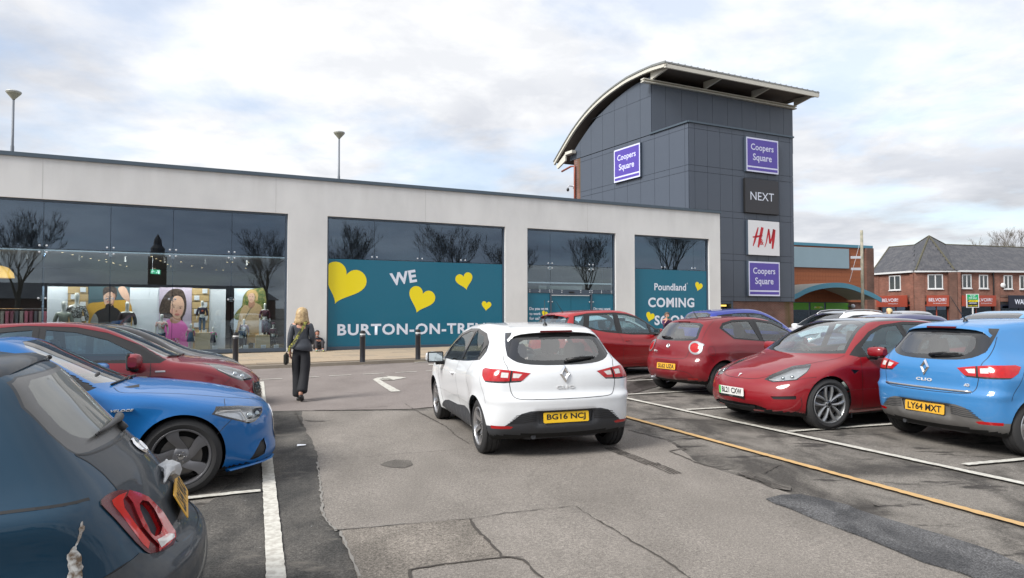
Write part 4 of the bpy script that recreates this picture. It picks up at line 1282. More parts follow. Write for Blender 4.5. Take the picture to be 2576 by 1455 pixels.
def spoiler(root, b, x, hw, pm, M, reach=.09, thick=.03, name='roof_spoiler', light=True):
  s = MB(); vs = []; n = 16
  prof = [(0.10, 0.010), (-0.02, 0.014), (-reach + .01, -0.006), (-reach, -0.020), (-reach + .015, -thick), (0.02, -0.022)]
  for i in range(n + 1):
    y = -hw + 2 * hw * i / n
    l, nn = b.cast('top', (x, y))
    fx = 0.06 * (abs(y) / hw) ** 3
    vs += [(x + px_ + fx, y, l.z + pz_ + 0.003) for (px_, pz_) in prof]
  m = len(prof)
  fs = [(i * m + k, i * m + (k + 1) % m, (i + 1) * m + (k + 1) % m, (i + 1) * m + k) for i in range(n) for k in range(m)]
  fs += [tuple(range(m)), tuple(n * m + k for k in range(m - 1, -1, -1))]
  s.add(vs, fs)
  o = auto_smooth(s.build(name, pm, root), 50)
  if light:
    l, nn = b.cast('top', (x, 0))
    MB().bbox(x - reach - .006, x - reach + .03, -.16, .16, l.z - .024, l.z - .004, .004).build('high_brake_light', M['red_dark'], o)
  return o

def build_tesla(M):
  sp = SPEC['tesla']; b = Body(sp)
  p = paint('paint_multicoat_red', (.21, .001, .007), 0.0, rough=.5, dirt=.04, coat=.8)
  root = thing('red_saloon', (0, 0, 0), 0, 'shiny red electric saloon facing the aisle with white front plate BL21 CXW', 'car')
  b.region('roof', 'top', [(.36, -.2), (.36, .50), (.10, .545), (-.5, .56), (-1.3, .53), (-1.9, .48), (-1.9, -.2)], filt=lambda c, n: n.z > .5 and c.z > 1.1)
  screen_cut(b, 1.405, ((.53, 1.36), (.66, 1.17), (.765, .975)), .945, .94, w=.05)
  b.region('lampblack', 'fc', [(2.085, .445, .645), (1.98, .48, .712), (1.67, .530, .815), (1.475, .65, .842), (1.59, .75, .80), (1.69, .80, .75), (1.87, .80, .655), (2.06, .58, .615)])
  b.region('headlamp', 'fc', [(2.068, .465, .647), (1.975, .497, .701), (1.67, .547, .803), (1.492, .666, .833), (1.60, .74, .795), (1.686, .784, .754), (1.862, .787, .667), (2.044, .573, .626)], only=['lampblack'])
  b.region('fog', 'fc', [(2.122, .598, .436), (1.916, .838, .458), (1.916, .837, .414), (2.105, .635, .401)])
  b.region('grille', 'front', [(-.2, .315), (.38, .305), (.54, .265), (.47, .235), (-.2, .235)], filt=lambda c, n: c.x > 1.9)
  windows(b, [(.98, .955), (.80, 1.075), (.45, 1.255), (.15, 1.345), (-.3, 1.385), (-.8, 1.37), (-1.3, 1.25), (-1.62, 1.08), (-1.5, 1.02), (0, .955), (.85, .925)],
      [('wfront', [(.72, 1.055), (.42, 1.225), (.12, 1.315), (-.14, 1.345), (-.17, .985), (.70, .955)]), ('wrear', [(-.25, 1.35), (-.8, 1.335), (-1.2, 1.235), (-1.25, 1.04), (-.27, .99)])])
  b.region('vent', 'side', [(1.072, .775), (.925, .760), (1.008, .712)])
  b.drop_arches(sp['ra']); b.paint_low('under', .26)
  b.finish(root, M, std(p, M, glass=M['glass_blue'], roof=dict(name='roof_glass', mat=M['frit'], mode='both', rim=.003)))
  g = MB()
  b.ribbon(g, 'top', [(2.17, 0), (2.14, .25), (2.07, .40), (1.93, .50), (1.70, .545), (1.45, .63), (1.15, .74), (1.02, .78)], .007)
  b.ribbon(g, 'fc', [(1.86, .80, .66), (1.75, .87, .685), (1.64, .91, .695)], .005)
  b.ribbon(g, 'side', [(.85, .93), (.88, .80), (.86, .55), (.84, .24)], .006)
  b.ribbon(g, 'side', [(-.22, 1.37), (-.22, .97), (-.2, .7), (-.25, .24)], .006)
  b.ribbon(g, 'fc', [(1.87, .87, .44), (1.86, .87, .32), (1.95, .80, .20)], .006)
  b.ribbon(g, 'side', [(-.9, .24), (1.0, .24)], .008)
  g.build('panel_gap', M['seal'], root)
  gr = MB()
  for i in range(4): b.ribbon(gr, 'front', [(0, .305 - .018 * i), (.36, .297 - .018 * i)], .004, -.012)
  gr.build('grille_slat', M['plastic'], root)
  lamp_bits(root, b, [(1.85, .70, .71), (1.93, .62, .69)], M, .026, strip=[(2.05, .50, .655), (1.93, .63, .64), (1.80, .76, .68), (1.65, .77, .775)])
  number_plate(root, b, 'front', .46, 'BL21 CXW', M, yellow=False, green=True, off=.016, sub='TESLA.COM', tilt=R(-2))
  l, n = b.cast('front', (0, .665))
  xr = Vector((0, 1, 0)); up = n.cross(xr).normalized(); c = l + n * .003
  Mx = Matrix(((xr.x, up.x, n.x, c.x), (xr.y, up.y, n.y, c.y), (xr.z, up.z, n.z, c.z), (0, 0, 0, 1)))
  MB().prism([(-.03, .028), (-.024, .036), (0, .040), (.024, .036), (.03, .028), (.012, .026), (.002, -.03), (-.002, -.03), (-.012, .026)], 0, .004, Mx).build('badge', M['silver'], root)
  tesla_mirrors(root, M, p)
  handle(root, b, .02, .80, M, p); handle(root, b, -.95, .83, M, p)
  wheels(root, sp, b, M, dict(n=5, twin=.42, wi=.022, wo=.055, hub=.055, dish=.015, ridge=.010, mat='alloy_grey', rot=.31), inset_=.105, steer=R(-4), rimr=.248, width=.235)
  arch_liners(root, sp, sp['ra'], M, b); interior(root, sp, M, 'seat_pale')
  fl = MB()
  for sg in (1, -1): fl.bbox(.99, 1.01, min(sg * .70, sg * .86), max(sg * .70, sg * .86), .12, .36, .006)
  fl.build('mud_flap', M['plastic'], root)
  b.bm.free(); return root
def tesla_mirrors(root, M, p):
  wing_mirror(root, .66, .905, 1.0, M, p, .95)

def build_giulia(M):
  sp = SPEC['giulia']; b = Body(sp)
  p = paint('paint_bright_blue', (.0, .115, .36), 0.0, rough=.5, dirt=.02, coat=.6)
  root = thing('blue_saloon', (0, 0, 0), 0, 'bright blue sports saloon with dark five-spoke wheels, second car from the left front', 'car')
  b.region('lampblack', 'fc', [(1.66, .92, .692), (1.70, .865, .752), (1.9, .715, .73), (2.12, .41, .668), (2.11, .50, .622), (2.075, .60, .592), (2.03, .68, .568), (1.974, .76, .563), (1.765, .895, .648)])
  b.region('headlamp', 'fc', [(1.677, .905, .696), (1.709, .854, .739), (1.9, .72, .718), (2.11, .427, .659), (2.10, .50, .63), (2.067, .597, .601), (2.03, .67, .58), (1.974, .75, .575), (1.773, .88, .66)], only=['lampblack'])
  b.region('fog', 'fc', [(1.984, .745, .226), (2.03, .67, .31), (2.08, .60, .365), (2.125, .527, .384), (2.145, .525, .30), (2.12, .58, .24), (2.02, .72, .218)])
  screen_cut(b, 1.36, ((.50, 1.32), (.62, 1.14), (.70, .995)), .955, .95, w=.06)
  windows(b, [(.80, .985), (.50, 1.13), (.2, 1.26), (-.2, 1.33), (-.7, 1.32), (-1.2, 1.20), (-1.5, 1.05), (-1.4, .995), (0, .955), (.7, .945)],
      [('wfront', [(.62, 1.02), (.45, 1.11), (.17, 1.225), (-.15, 1.29), (-.15, .985), (.6, .97)]), ('wrear', [(-.22, 1.295), (-.7, 1.28), (-1.1, 1.18), (-1.15, 1.02), (-.22, .99)])])
  b.region('grille', 'front', [(-.1, .62), (.04, .62), (.12, .58), (.02, .30), (-.1, .28)], filt=lambda c, n: c.x > 1.9)
  b.drop_arches(sp['ra']); b.paint_low('under', .24)
  b.finish(root, M, std(p, M))
  g = MB()
  b.ribbon(g, 'top', [(.86, .64), (.94, .78), (1.10, .765), (1.33, .71), (1.70, .60), (1.95, .42), (2.05, .30), (2.10, .22), (2.16, .14)], .007)
  b.ribbon(g, 'fc', [(1.775, .63, .79), (1.765, .72, .77), (1.75, .80, .74)], .005)
  b.ribbon(g, 'fc', [(1.83, .86, .635), (1.77, .90, .58), (1.70, .93, .51)], .005)
  b.ribbon(g, 'side', [(.66, .94), (.70, .80), (.70, .5), (.66, .22)], .006)
  b.ribbon(g, 'side', [(-.9, .22), (.98, .22)], .006)
  g.build('panel_gap', M['seal'], root)
  sc = MB()
  for sg in (1, -1):
    P = [b.cast('front', q) for q in ((0.015, .30), (.07, .40), (.125, .50), (.15, .58), (.12, .62), (.04, .635), (0, .64))]
    sc.tube([Vector(((l + n * .004).x, (l + n * .004).y * sg, (l + n * .004).z)) for l, n in P], .010, 8)
  sc.build('grille_frame', M['chrome'], root, True)
  lp = MB()
  for sg in (1, -1):
    P = [(2.25, .25, .16), (2.21, .45, .165), (2.12, .62, .17), (2.00, .77, .175), (1.82, .90, .17)]
    vs = []
    for x, y, z in P: vs += [(x - .02, sg * y, z + .012), (x - .01, sg * y, z), (x - .04, sg * (y - .04), z - .012), (x - .05, sg * (y - .05), z + .012)]
    lp.add(vs, [(4 * i + k, 4 * i + (k + 1) % 4, 4 * i + 4 + (k + 1) % 4, 4 * i + 4 + k) for i in range(4) for k in range(4)])
  lp.build('front_splitter', p, root)
  mesh_ = MB()
  for i in range(4): b.ribbon(mesh_, 'fc', [(1.99 + .02 * i, .735 - .03 * i, .24 + .02 * i), (2.13, .55 - .005 * i, .25 + .034 * i)], .006, -.008, smooth=0)
  for i in range(6): b.ribbon(mesh_, 'fc', [(2.01 + .024 * i, .71 - .034 * i, .225), (2.02 + .02 * i, .69 - .03 * i, .29 + .015 * i)], .006, -.008, smooth=0)
  mesh_.build('vent_mesh', M['plastic'], root)
  for sg in (-1,):
    l, n = b.cast('side', (.96, .776))
    Mx = Matrix(((1, 0, 0, l.x), (0, 0, -1, -l.y - .003), (0, 1, 0, l.z), (0, 0, 0, 1)))
    text_obj('badge', 'VELOCE', Mx, M['silver'], root, width=.17, height=.017, size=1, bold=.01, extrude=.02, shear=.3)
  lamp_bits(root, b, [(1.99, .66, .64), (2.07, .55, .635)], M, .034, strip=[(1.72, .87, .715), (1.90, .73, .70), (1.93, .72, .60), (2.03, .66, .59)])
  b2 = MB(); b2.tube([b.cast('top', (x, y))[0] + Vector((0, 0, .012)) for x, y in ((.92, -.05), (.90, -.30), (.84, -.60))], .010, 6)
  b2.tube([b.cast('top', (x, y))[0] + Vector((0, 0, .012)) for x, y in ((.93, .55), (.94, .30), (.93, .05))], .010, 6)
  b2.build('wiper', M['seal'], root, True)
  wing_mirror(root, .52, .90, .99, M, p)
  handle(root, b, -.1, .82, M, p); handle(root, b, -1.0, .84, M, p)
  wheels(root, sp, b, M, dict(n=5, wi=.085, wo=.12, skew=.42, bow=.20, hub=.085, dish=.03, mat='alloy_dark', rot=.2, cap='chrome'), inset_=.108, rimr=.245, width=.225)
  arch_liners(root, sp, sp['ra'], M, b); interior(root, sp, M)
  b.bm.free(); return root

def build_puma(M):
  sp = SPEC['puma']; b = Body(sp)
  p = paint('paint_cherry_red', (.18, .001, .010), 0.0, rough=.5, dirt=.03, coat=.8)
  root = thing('red_crossover', (0, 0, 0), 0, 'cherry red compact crossover with slanted headlight parked behind the bright blue saloon', 'car')
  b.region('lampblack', 'fc', [(1.43, .70, .975), (1.70, .66, .935), (1.88, .55, .85), (1.99, .47, .745), (1.93, .56, .725), (1.78, .72, .735), (1.64, .78, .79), (1.50, .80, .88)])
  b.region('headlamp', 'fc', [(1.46, .705, .955), (1.70, .655, .915), (1.86, .56, .84), (1.965, .49, .755), (1.92, .56, .74), (1.78, .70, .755), (1.66, .76, .80), (1.53, .785, .88)], only=['lampblack'])
  screen_cut(b, 1.475, ((.50, 1.44), (.62, 1.25), (.70, 1.07)), 1.055, 1.04, w=.05)
  windows(b, [(.98, 1.05), (.70, 1.21), (.33, 1.37), (0, 1.445), (-.5, 1.47), (-1.0, 1.43), (-1.35, 1.32), (-1.3, 1.12), (-.4, 1.05), (.3, 1.02), (.9, 1.0)],
      [('wfront', [(.62, 1.13), (.33, 1.29), (0, 1.385), (-.30, 1.42), (-.30, 1.075), (.2, 1.055), (.58, 1.05)]), ('wrear', [(-.43, 1.42), (-.9, 1.385), (-1.15, 1.30), (-1.15, 1.12), (-.43, 1.085)])])
  b.region('grille', 'front', [(-.1, .68), (.55, .68), (.60, .60), (.5, .42), (-.1, .40)], filt=lambda c, n: c.x > 1.9)
  b.region('fog', 'fc', [(1.93, .72, .52), (2.0, .66, .52), (1.99, .68, .32), (1.93, .73, .34)])
  b.drop_arches(sp['ra']); b.paint_low('under', .3)
  b.finish(root, M, std(p, M, glass=M['glass_blue']))
  g = MB()
  b.ribbon(g, 'top', [(1.08, .74), (1.4, .70), (1.7, .60), (1.90, .45), (1.97, .2), (1.98, 0)], .007)
  b.ribbon(g, 'side', [(.80, 1.0), (.80, .9), (.78, .6), (.74, .26)], .006)
  b.ribbon(g, 'side', [(-.37, 1.45), (-.37, 1.05), (-.38, .6), (-.4, .26)], .006)
  b.ribbon(g, 'fc', [(1.64, .80, .78), (1.58, .84, .72)], .005)
  g.build('panel_gap', M['seal'], root)
  gm_ = MB()
  for i in range(6): b.ribbon(gm_, 'front', [(0, .66 - .045 * i), (.52 - .012 * abs(i - 1), .66 - .045 * i)], .008, -.006, smooth=0)
  for i in range(8): b.ribbon(gm_, 'front', [(.07 * i, .67), (.07 * i, .42)], .008, -.006, smooth=0)
  gm_.build('grille_mesh', M['gloss_black'], root)
  fr = MB()
  for sg in (1, -1):
    P = [b.cast('front', q) for q in ((0, .69), (.54, .69), (.61, .60), (.51, .41), (0, .39))]
    fr.tube([Vector(((l + n * .004).x, (l + n * .004).y * sg, (l + n * .004).z)) for l, n in P], .010, 6)
  fr.build('grille_frame', M['gloss_black'], root, True)
  l, n = b.cast('side', (.90, .90))
  MB().bbox(.85, .96, -l.y - .006, -l.y + .004, .893, .912, .002).build('badge', M['silver'], root)
  lamp_bits(root, b, [(1.75, .64, .84), (1.84, .57, .80)], M, .034, strip=[(1.52, .74, .92), (1.62, .73, .83), (1.74, .70, .775)])
  b2 = MB(); b2.tube([b.cast('top', (x, y))[0] + Vector((0, 0, .014)) for x, y in ((1.12, -.02), (1.08, -.35), (.98, -.62))], .010, 6)
  b2.tube([b.cast('top', (x, y))[0] + Vector((0, 0, .014)) for x, y in ((1.13, .55), (1.14, .30), (1.13, .05))], .010, 6)
  b2.build('wiper', M['seal'], root, True)
  wing_mirror(root, .60, .88, 1.04, M, p, 1.12, .17)
  handle(root, b, -.2, .93, M, p); handle(root, b, -1.1, .95, M, p)
  wheels(root, sp, b, M, dict(n=5, wi=.05, wo=.09, dish=.03), rimr=.235)
  arch_liners(root, sp, sp['ra'], M, b); interior(root, dict(sp, seatz=.05, dashz=1.0), M)
  b.bm.free(); return root

def build_ix(M, name='red_minivan', label='bright red tall hatchback behind the white hatchback, seen from its right side', col=(.32, .002, .005)):
  sp = SPEC['ix']; b = Body(sp)
  p = paint('paint_bright_red', col, 0.0, rough=.5, dirt=.08)
  root = thing(name, (0, 0, 0), 0, label, 'car')
  b.region('frit', 'rear', [(-.2, 1.49), (.42, 1.475), (.55, 1.42), (.60, 1.20), (.56, 1.12), (-.2, 1.09)], filt=lambda c, n: n.x < -.15 and c.x < 0 and c.z > 1.05)
  b.region('rglass', 'rear', [(-.2, 1.46), (.40, 1.445), (.50, 1.40), (.545, 1.22), (.50, 1.15), (-.2, 1.13)], only=['frit'])
  windows(b, [(-1.46, 1.28), (-1.38, 1.46), (-1.0, 1.52), (-.1, 1.535), (.30, 1.50), (.66, 1.41), (1.0, 1.24), (1.30, 1.02), (1.22, .965), (.2, .995), (-.6, 1.07), (-1.15, 1.17)],
      [('wquarter', [(-1.42, 1.31), (-1.34, 1.445), (-1.08, 1.48), (-1.22, 1.22)]), ('wrear', [(-1.07, 1.205), (-.93, 1.475), (-.18, 1.50), (-.26, 1.095), (-.80, 1.135)]),
      ('wfront', [(-.02, 1.49), (.265, 1.465), (.60, 1.385), (.82, 1.27), (.82, 1.02), (-.08, 1.05)]), ('wquarter', [(.90, 1.21), (1.18, 1.04), (.90, 1.03)])])
  b.region('lamp', 'rc', [(-1.83, .62, 1.05), (-1.62, .80, 1.12), (-1.48, .84, 1.05), (-1.55, .84, .92), (-1.80, .68, .90)])
  screen_cut(b, 1.56, ((.50, 1.52), (.62, 1.28), (.70, 1.06)), 1.03, 1.02, w=.05)
  b.region('headlamp', 'fc', [(2.0, .50, .76), (1.8, .66, .88), (1.55, .80, .93), (1.7, .78, .78), (1.95, .60, .70)])
  b.drop_arches(sp['ra']); b.paint_low('under', .27)
  b.finish(root, M, std(p, M, glass=M['glass_blue']))
  g = MB()
  b.ribbon(g, 'side', [(-.16, 1.51), (-.20, 1.04), (-.135, .90), (-.12, .60), (-.14, .24)], .007)
  b.ribbon(g, 'side', [(-.95, 1.16), (-.90, .95), (-1.0, .72), (-.85, .40), (-.8, .26)], .007)
  b.ribbon(g, 'side', [(.98, .98), (.98, .7), (.90, .4), (.88, .26)], .007)
  b.ribbon(g, 'side', [(-.9, .29), (.9, .29)], .007)
  b.ribbon(g, 'rc', [(-1.42, .52, 1.49), (-1.60, .56, 1.30), (-1.74, .62, 1.10)], .007)
  g.build('panel_gap', M['seal'], root)
  spoiler(root, b, -1.50, .52, p, M, reach=.13)
  aerial(root, b, -1.28, M, .26, -.75)
  handle(root, b, .03, .86, M, p); handle(root, b, -.95, .90, M, p)
  wing_mirror(root, .90, .87, 1.06, M, p, .95)
  wheels(root, sp, b, M, dict(n=5, wi=.06, wo=.08, dish=.03))
  arch_liners(root, sp, sp['ra'], M, b); interior(root, dict(sp, seatz=.10, dashz=1.0), M)
  mr = MB(); mr.bbox(.60, .64, -.12, .12, 1.32, 1.39, .015); mr.build('rear_view_mirror', M['seal'], root)
  b.bm.free(); return root

def build_fiat(M):
  sp = SPEC['fiat']; b = Body(sp, 1.35)
  p = paint('paint_navy', (.0, .030, .064), 0.0, rough=.5, dirt=.0, coat=.45)
  pd = paint('paint_navy_under_dust', (.026, .034, .044), 0.0, rough=.6, dirt=.7, coat=.3)
  root = thing('navy_city_car', (0, 0, 0), 0, 'dusty navy city car in the near left corner with scraped flank and ring tail light', 'car')
  # tailgate first, then what sits in it
  fr_ = lambda c, n: n.x < -.1 and c.x < -.9
  b.region('tailgate', 'rear', [(-.2, 1.36), (.42, 1.355), (.50, 1.34), (.56, 1.25), (.575, 1.15), (.57, 1.08), (.546, 1.052), (.529, 1.02), (.523, .972), (.534, .936), (.542, .904), (.46, .867), (.386, .756), (.367, .666), (.40, .63), (.2, .618), (-.2, .615)], filt=fr_)
  b.region('frit', 'rear', [(-.2, 1.355), (.42, 1.35), (.49, 1.335), (.55, 1.25), (.566, 1.15), (.560, 1.088), (.54, 1.060), (.47, 1.054), (.2, 1.054), (-.2, 1.056)], only=['tailgate'], filt=fr_)
  b.region('rglass', 'rear', [(-.2, 1.34), (.36, 1.335), (.425, 1.315), (.475, 1.25), (.485, 1.16), (.465, 1.125), (.43, 1.105), (.384, 1.092), (.2, 1.088), (-.2, 1.09)], only=['frit'], filt=fr_)
  b.region('lamp_dark', 'rc', [(-1.361, .67, .903), (-1.375, .638, .909), (-1.393, .587, .910), (-1.413, .542, .905), (-1.437, .504, .892), (-1.468, .46, .868), (-1.499, .422, .838), (-1.524, .405, .805), (-1.554, .386, .756), (-1.58, .365, .709), (-1.602, .367, .666), (-1.610, .40, .645), (-1.603, .445, .639), (-1.574, .519, .644), (-1.542, .59, .652), (-1.524, .615, .664), (-1.505, .633, .685), (-1.474, .657, .731), (-1.438, .674, .788), (-1.406, .68, .835), (-1.379, .684, .87), (-1.365, .684, .89)])
  b.region('lamp_bright', 'rc', [(-1.392, .628, .888), (-1.411, .577, .892), (-1.435, .518, .888), (-1.425, .573, .873), (-1.432, .602, .848), (-1.465, .607, .791), (-1.494, .598, .742), (-1.517, .583, .702), (-1.514, .613, .685), (-1.495, .628, .711), (-1.459, .644, .776), (-1.421, .643, .839), (-1.398, .641, .873)], only=['lamp_dark'])
  b.region('lamp', 'rc', [(-1.437, .506, .889), (-1.468, .464, .865), (-1.499, .426, .836), (-1.555, .389, .754), (-1.599, .372, .668), (-1.605, .403, .649), (-1.574, .501, .65), (-1.546, .574, .654), (-1.543, .548, .674), (-1.516, .57, .715), (-1.488, .588, .762), (-1.468, .573, .809), (-1.452, .548, .848), (-1.432, .546, .876)], only=['lamp_dark', 'lamp_bright'])
  b.region('lamp_white', 'rc', [(-1.535, .544, .693), (-1.572, .442, .683), (-1.594, .399, .664), (-1.597, .414, .654), (-1.55, .548, .660)], only=['lamp', 'lamp_dark', 'lamp_bright'])
  b.region('lamp_hole', 'rc', [(-1.472, .517, .834), (-1.482, .483, .838), (-1.5, .451, .823), (-1.52, .446, .791), (-1.552, .454, .72), (-1.546, .501, .701), (-1.528, .547, .707), (-1.514, .56, .729), (-1.491, .555, .779), (-1.476, .54, .815)], only=['lamp', 'lamp_dark', 'lamp_bright'])
  b.region('rear_bumper', 'rear', [(-.2, .612), (.36, .622), (.42, .636), (.54, .645), (.62, .668), (.66, .69), (.72, .677), (.80, .65), (.95, .60), (.95, .05), (-.2, .05)], filt=lambda c, n: c.x < -1.25 and c.z < .70)
  windows(b, [(-1.0, 1.0), (-1.02, 1.10), (-.85, 1.27), (-.55, 1.36), (-.1, 1.385), (.3, 1.33), (.62, 1.16), (.85, .98), (.75, .93), (-.3, .95)],
      [('wquarter', [(-.93, 1.02), (-.95, 1.10), (-.78, 1.25), (-.42, 1.335), (-.36, 1.33), (-.36, .985)]), ('wfront', [(-.25, 1.34), (0, 1.345), (.28, 1.30), (.58, 1.12), (.66, 1.03), (.62, .965), (-.25, .98)])])
  screen_cut(b, 1.43, ((.42, 1.39), (.55, 1.18), (.60, 1.0)), .985, .97)
  b.drop_arches(sp['ra']); b.paint_low('under', .27)
  b.finish(root, M, std(p, M, tailgate=dict(name='tailgate', mat=pd, mode='both', rim=.01),
    frit=dict(name='rear_glass_border', mat=M['dusty_frit'], mode='both', rim=0.004), rglass=dict(name='rear_window', mat=M['glass_dust_reflection'], mode='both', rim=0),
    rear_bumper=dict(name='rear_bumper', mat=pd, mode='both', off=.004), lamp_hole=dict(name='lamp_insert', mat=pd, mode='sides', off=-.012, rim=-.016, rimmat=M['red_lens']),
    lamp=dict(name='tail_light', mat=M['red_lens'], mode='sides', off=.014, rim=.014, rimmat=M['red_dark']), lamp_dark=dict(name='dark_lens', mat=M['red_dark'], mode='sides', off=.006),
    lamp_bright=dict(name='brake_lens', mat=M['red_bright'], mode='sides', off=.007), lamp_white=dict(name='reversing_lens', mat=M['white_lens'], mode='sides', off=.015)))
  g = MB()
  b.ribbon(g, 'side', [(-1.331, .921), (-1.181, .926), (-.9, .925), (0, .93), (.6, .93)], .012, smooth=4)
  b.ribbon(g, 'side', [(-.30, .96), (-.28, .7), (-.33, .4), (-.3, .24)], .006)
  b.ribbon(g, 'rc', [(-1.513, .635, .672), (-1.451, .721, .677), (-1.386, .779, .655), (-1.33, .80, .63)], .005)
  b.ribbon(g, 'rear', [(.555, 1.058), (.529, 1.02), (.523, .972), (.534, .936), (.543, .906)], .007)
  b.ribbon(g, 'rear', [(.368, .662), (.398, .632), (.2, .616), (0, .613)], .008)
  b.ribbon(g, 'rear', [(.556, 1.062), (.50, 1.048), (.40, 1.042), (.2, 1.04), (0, 1.04)], .008)
  g.build('panel_gap', M['seal'], root)
  spoiler(root, b, -.99, .545, pd, M, reach=.075, thick=.035, light=False)
  nb = MB(); l, n = b.cast('top', (-1.03, -.38)); nb.ellip(l + Vector((-.01, 0, .012)), .014, .012, .012, 8, 6); nb.build('washer_jet', M['seal'], root, True)
  # oval badge, its lettering rubbed away
  l, n = b.cast('rear', (0, .98)); n = Vector((n.x, 0, n.z)).normalized()
  xr = Vector((0, -1, 0)); up = n.cross(xr).normalized(); c = l + n * .005
  Mx = Matrix(((xr.x, up.x, n.x, c.x), (xr.y, up.y, n.y, c.y), (xr.z, up.z, n.z, c.z), (0, 0, 0, 1)))
  ob = MB(); ob.lathe([(.001, .006), (.046, .006), (.050, .011), (.056, .010), (.060, 0)], 28, Mx @ Matrix.Scale(1.15, 4, (1, 0, 0)) @ Matrix.Scale(.8, 4, (0, 1, 0)))
  ob.build('badge', M['chrome'], root, True)
  # bow handle above the plate, broken and wrapped in pale tape
  cr = random.Random(4)
  h = MB(); vs = []; fs = []; ns_, nc = 14, 10
  for i in range(ns_ + 1):
    y = -.20 + .40 * i / ns_
    l, n = b.cast('rear', (y, .845))
    rr = (.013 + .026 * math.exp(-(y / .13) ** 2)) * (1 + .25 * cr.uniform(-1, 1)) * (1.25 - .9 * abs(y + .03) / .2)
    for k in range(nc):
      a = 2 * math.pi * k / nc
      vs.append((l.x - .018 - rr * 1.0 * math.cos(a) * (1 + .12 * cr.uniform(-1, 1)), y, l.z + .01 + rr * .95 * math.sin(a) + .012 * math.sin(y * 21)))
  for i in range(ns_):
    for k in range(nc): fs.append((i * nc + k, i * nc + (k + 1) % nc, (i + 1) * nc + (k + 1) % nc, (i + 1) * nc + k))
  fs += [tuple(range(nc)), tuple(ns_ * nc + k for k in range(nc - 1, -1, -1))]
  h.add(vs, fs); auto_smooth(h.build('tailgate_handle', M['tape'], root), 28)
  number_plate(root, b, 'rear', 0, 'LS14 VUO', M, w=.52, h=.125, pmat=M['plate_yd'], fixed=((-1.625, 0, .742), (-.887, 0, .461)), off=.006, tilt=99)
  # wiper lies across the foot of the glass
  w = MB(); P = [b.cast('rear', (y, 1.075 + .02 * (1 - abs(y - .1)))) for y in [-.10 + .44 * i / 8 for i in range(9)]]
  pts = [l_ + n_ * (.03 + .01 * math.sin(i * .4)) for i, (l_, n_) in enumerate(P)]
  w.tube(pts, [.020, .019, .018, .016, .014, .012, .010, .008, .006], 10)
  l, n = b.cast('rear', (-.04, 1.065)); w.tube([l, l + n * .03], .024, 10)
  w.tube([l_ + n_ * .014 for l_, n_ in P], .007, 6)
  w.build('wiper', M['seal_dusty'], root, True)
  # the scrape that took the paint off down to filler
  for nm, outl, mt, off in (('bare_scrape', [(-1.317, .862), (-1.324, .834), (-1.315, .805), (-1.305, .78), (-1.318, .752), (-1.325, .70), (-1.318, .66), (-1.28, .65), (-1.284, .708), (-1.278, .761), (-1.292, .777), (-1.306, .806), (-1.311, .841)], M['scrape'], .0022),):
    P = catmull(outl, 4, True); rr = random.Random(3); vs = []
    for q in P:
      l, n = b.cast('side', (q[0] + rr.uniform(-.003, .003), q[1] + rr.uniform(-.003, .003))); vs.append(l + n * off)
    cpts = []
    me = bmesh.new(); vv = [me.verts.new(v) for v in vs]; me.faces.new(vv); bmesh.ops.triangulate(me, faces=me.faces[:])
    m_ = bpy.data.meshes.new(nm); me.to_mesh(m_); me.free(); m_.materials.append(mt); link(bpy.data.objects.new(nm, m_), root)
  wheels(root, sp, b, M, dict(n=5, wi=.06, wo=.07, dish=.03))
  wing_mirror(root, .55, .82, .98, M, p)
  arch_liners(root, sp, sp['ra'], M, b); interior(root, dict(sp, dash=.62), M, rear=False)
  b.bm.free(); return root

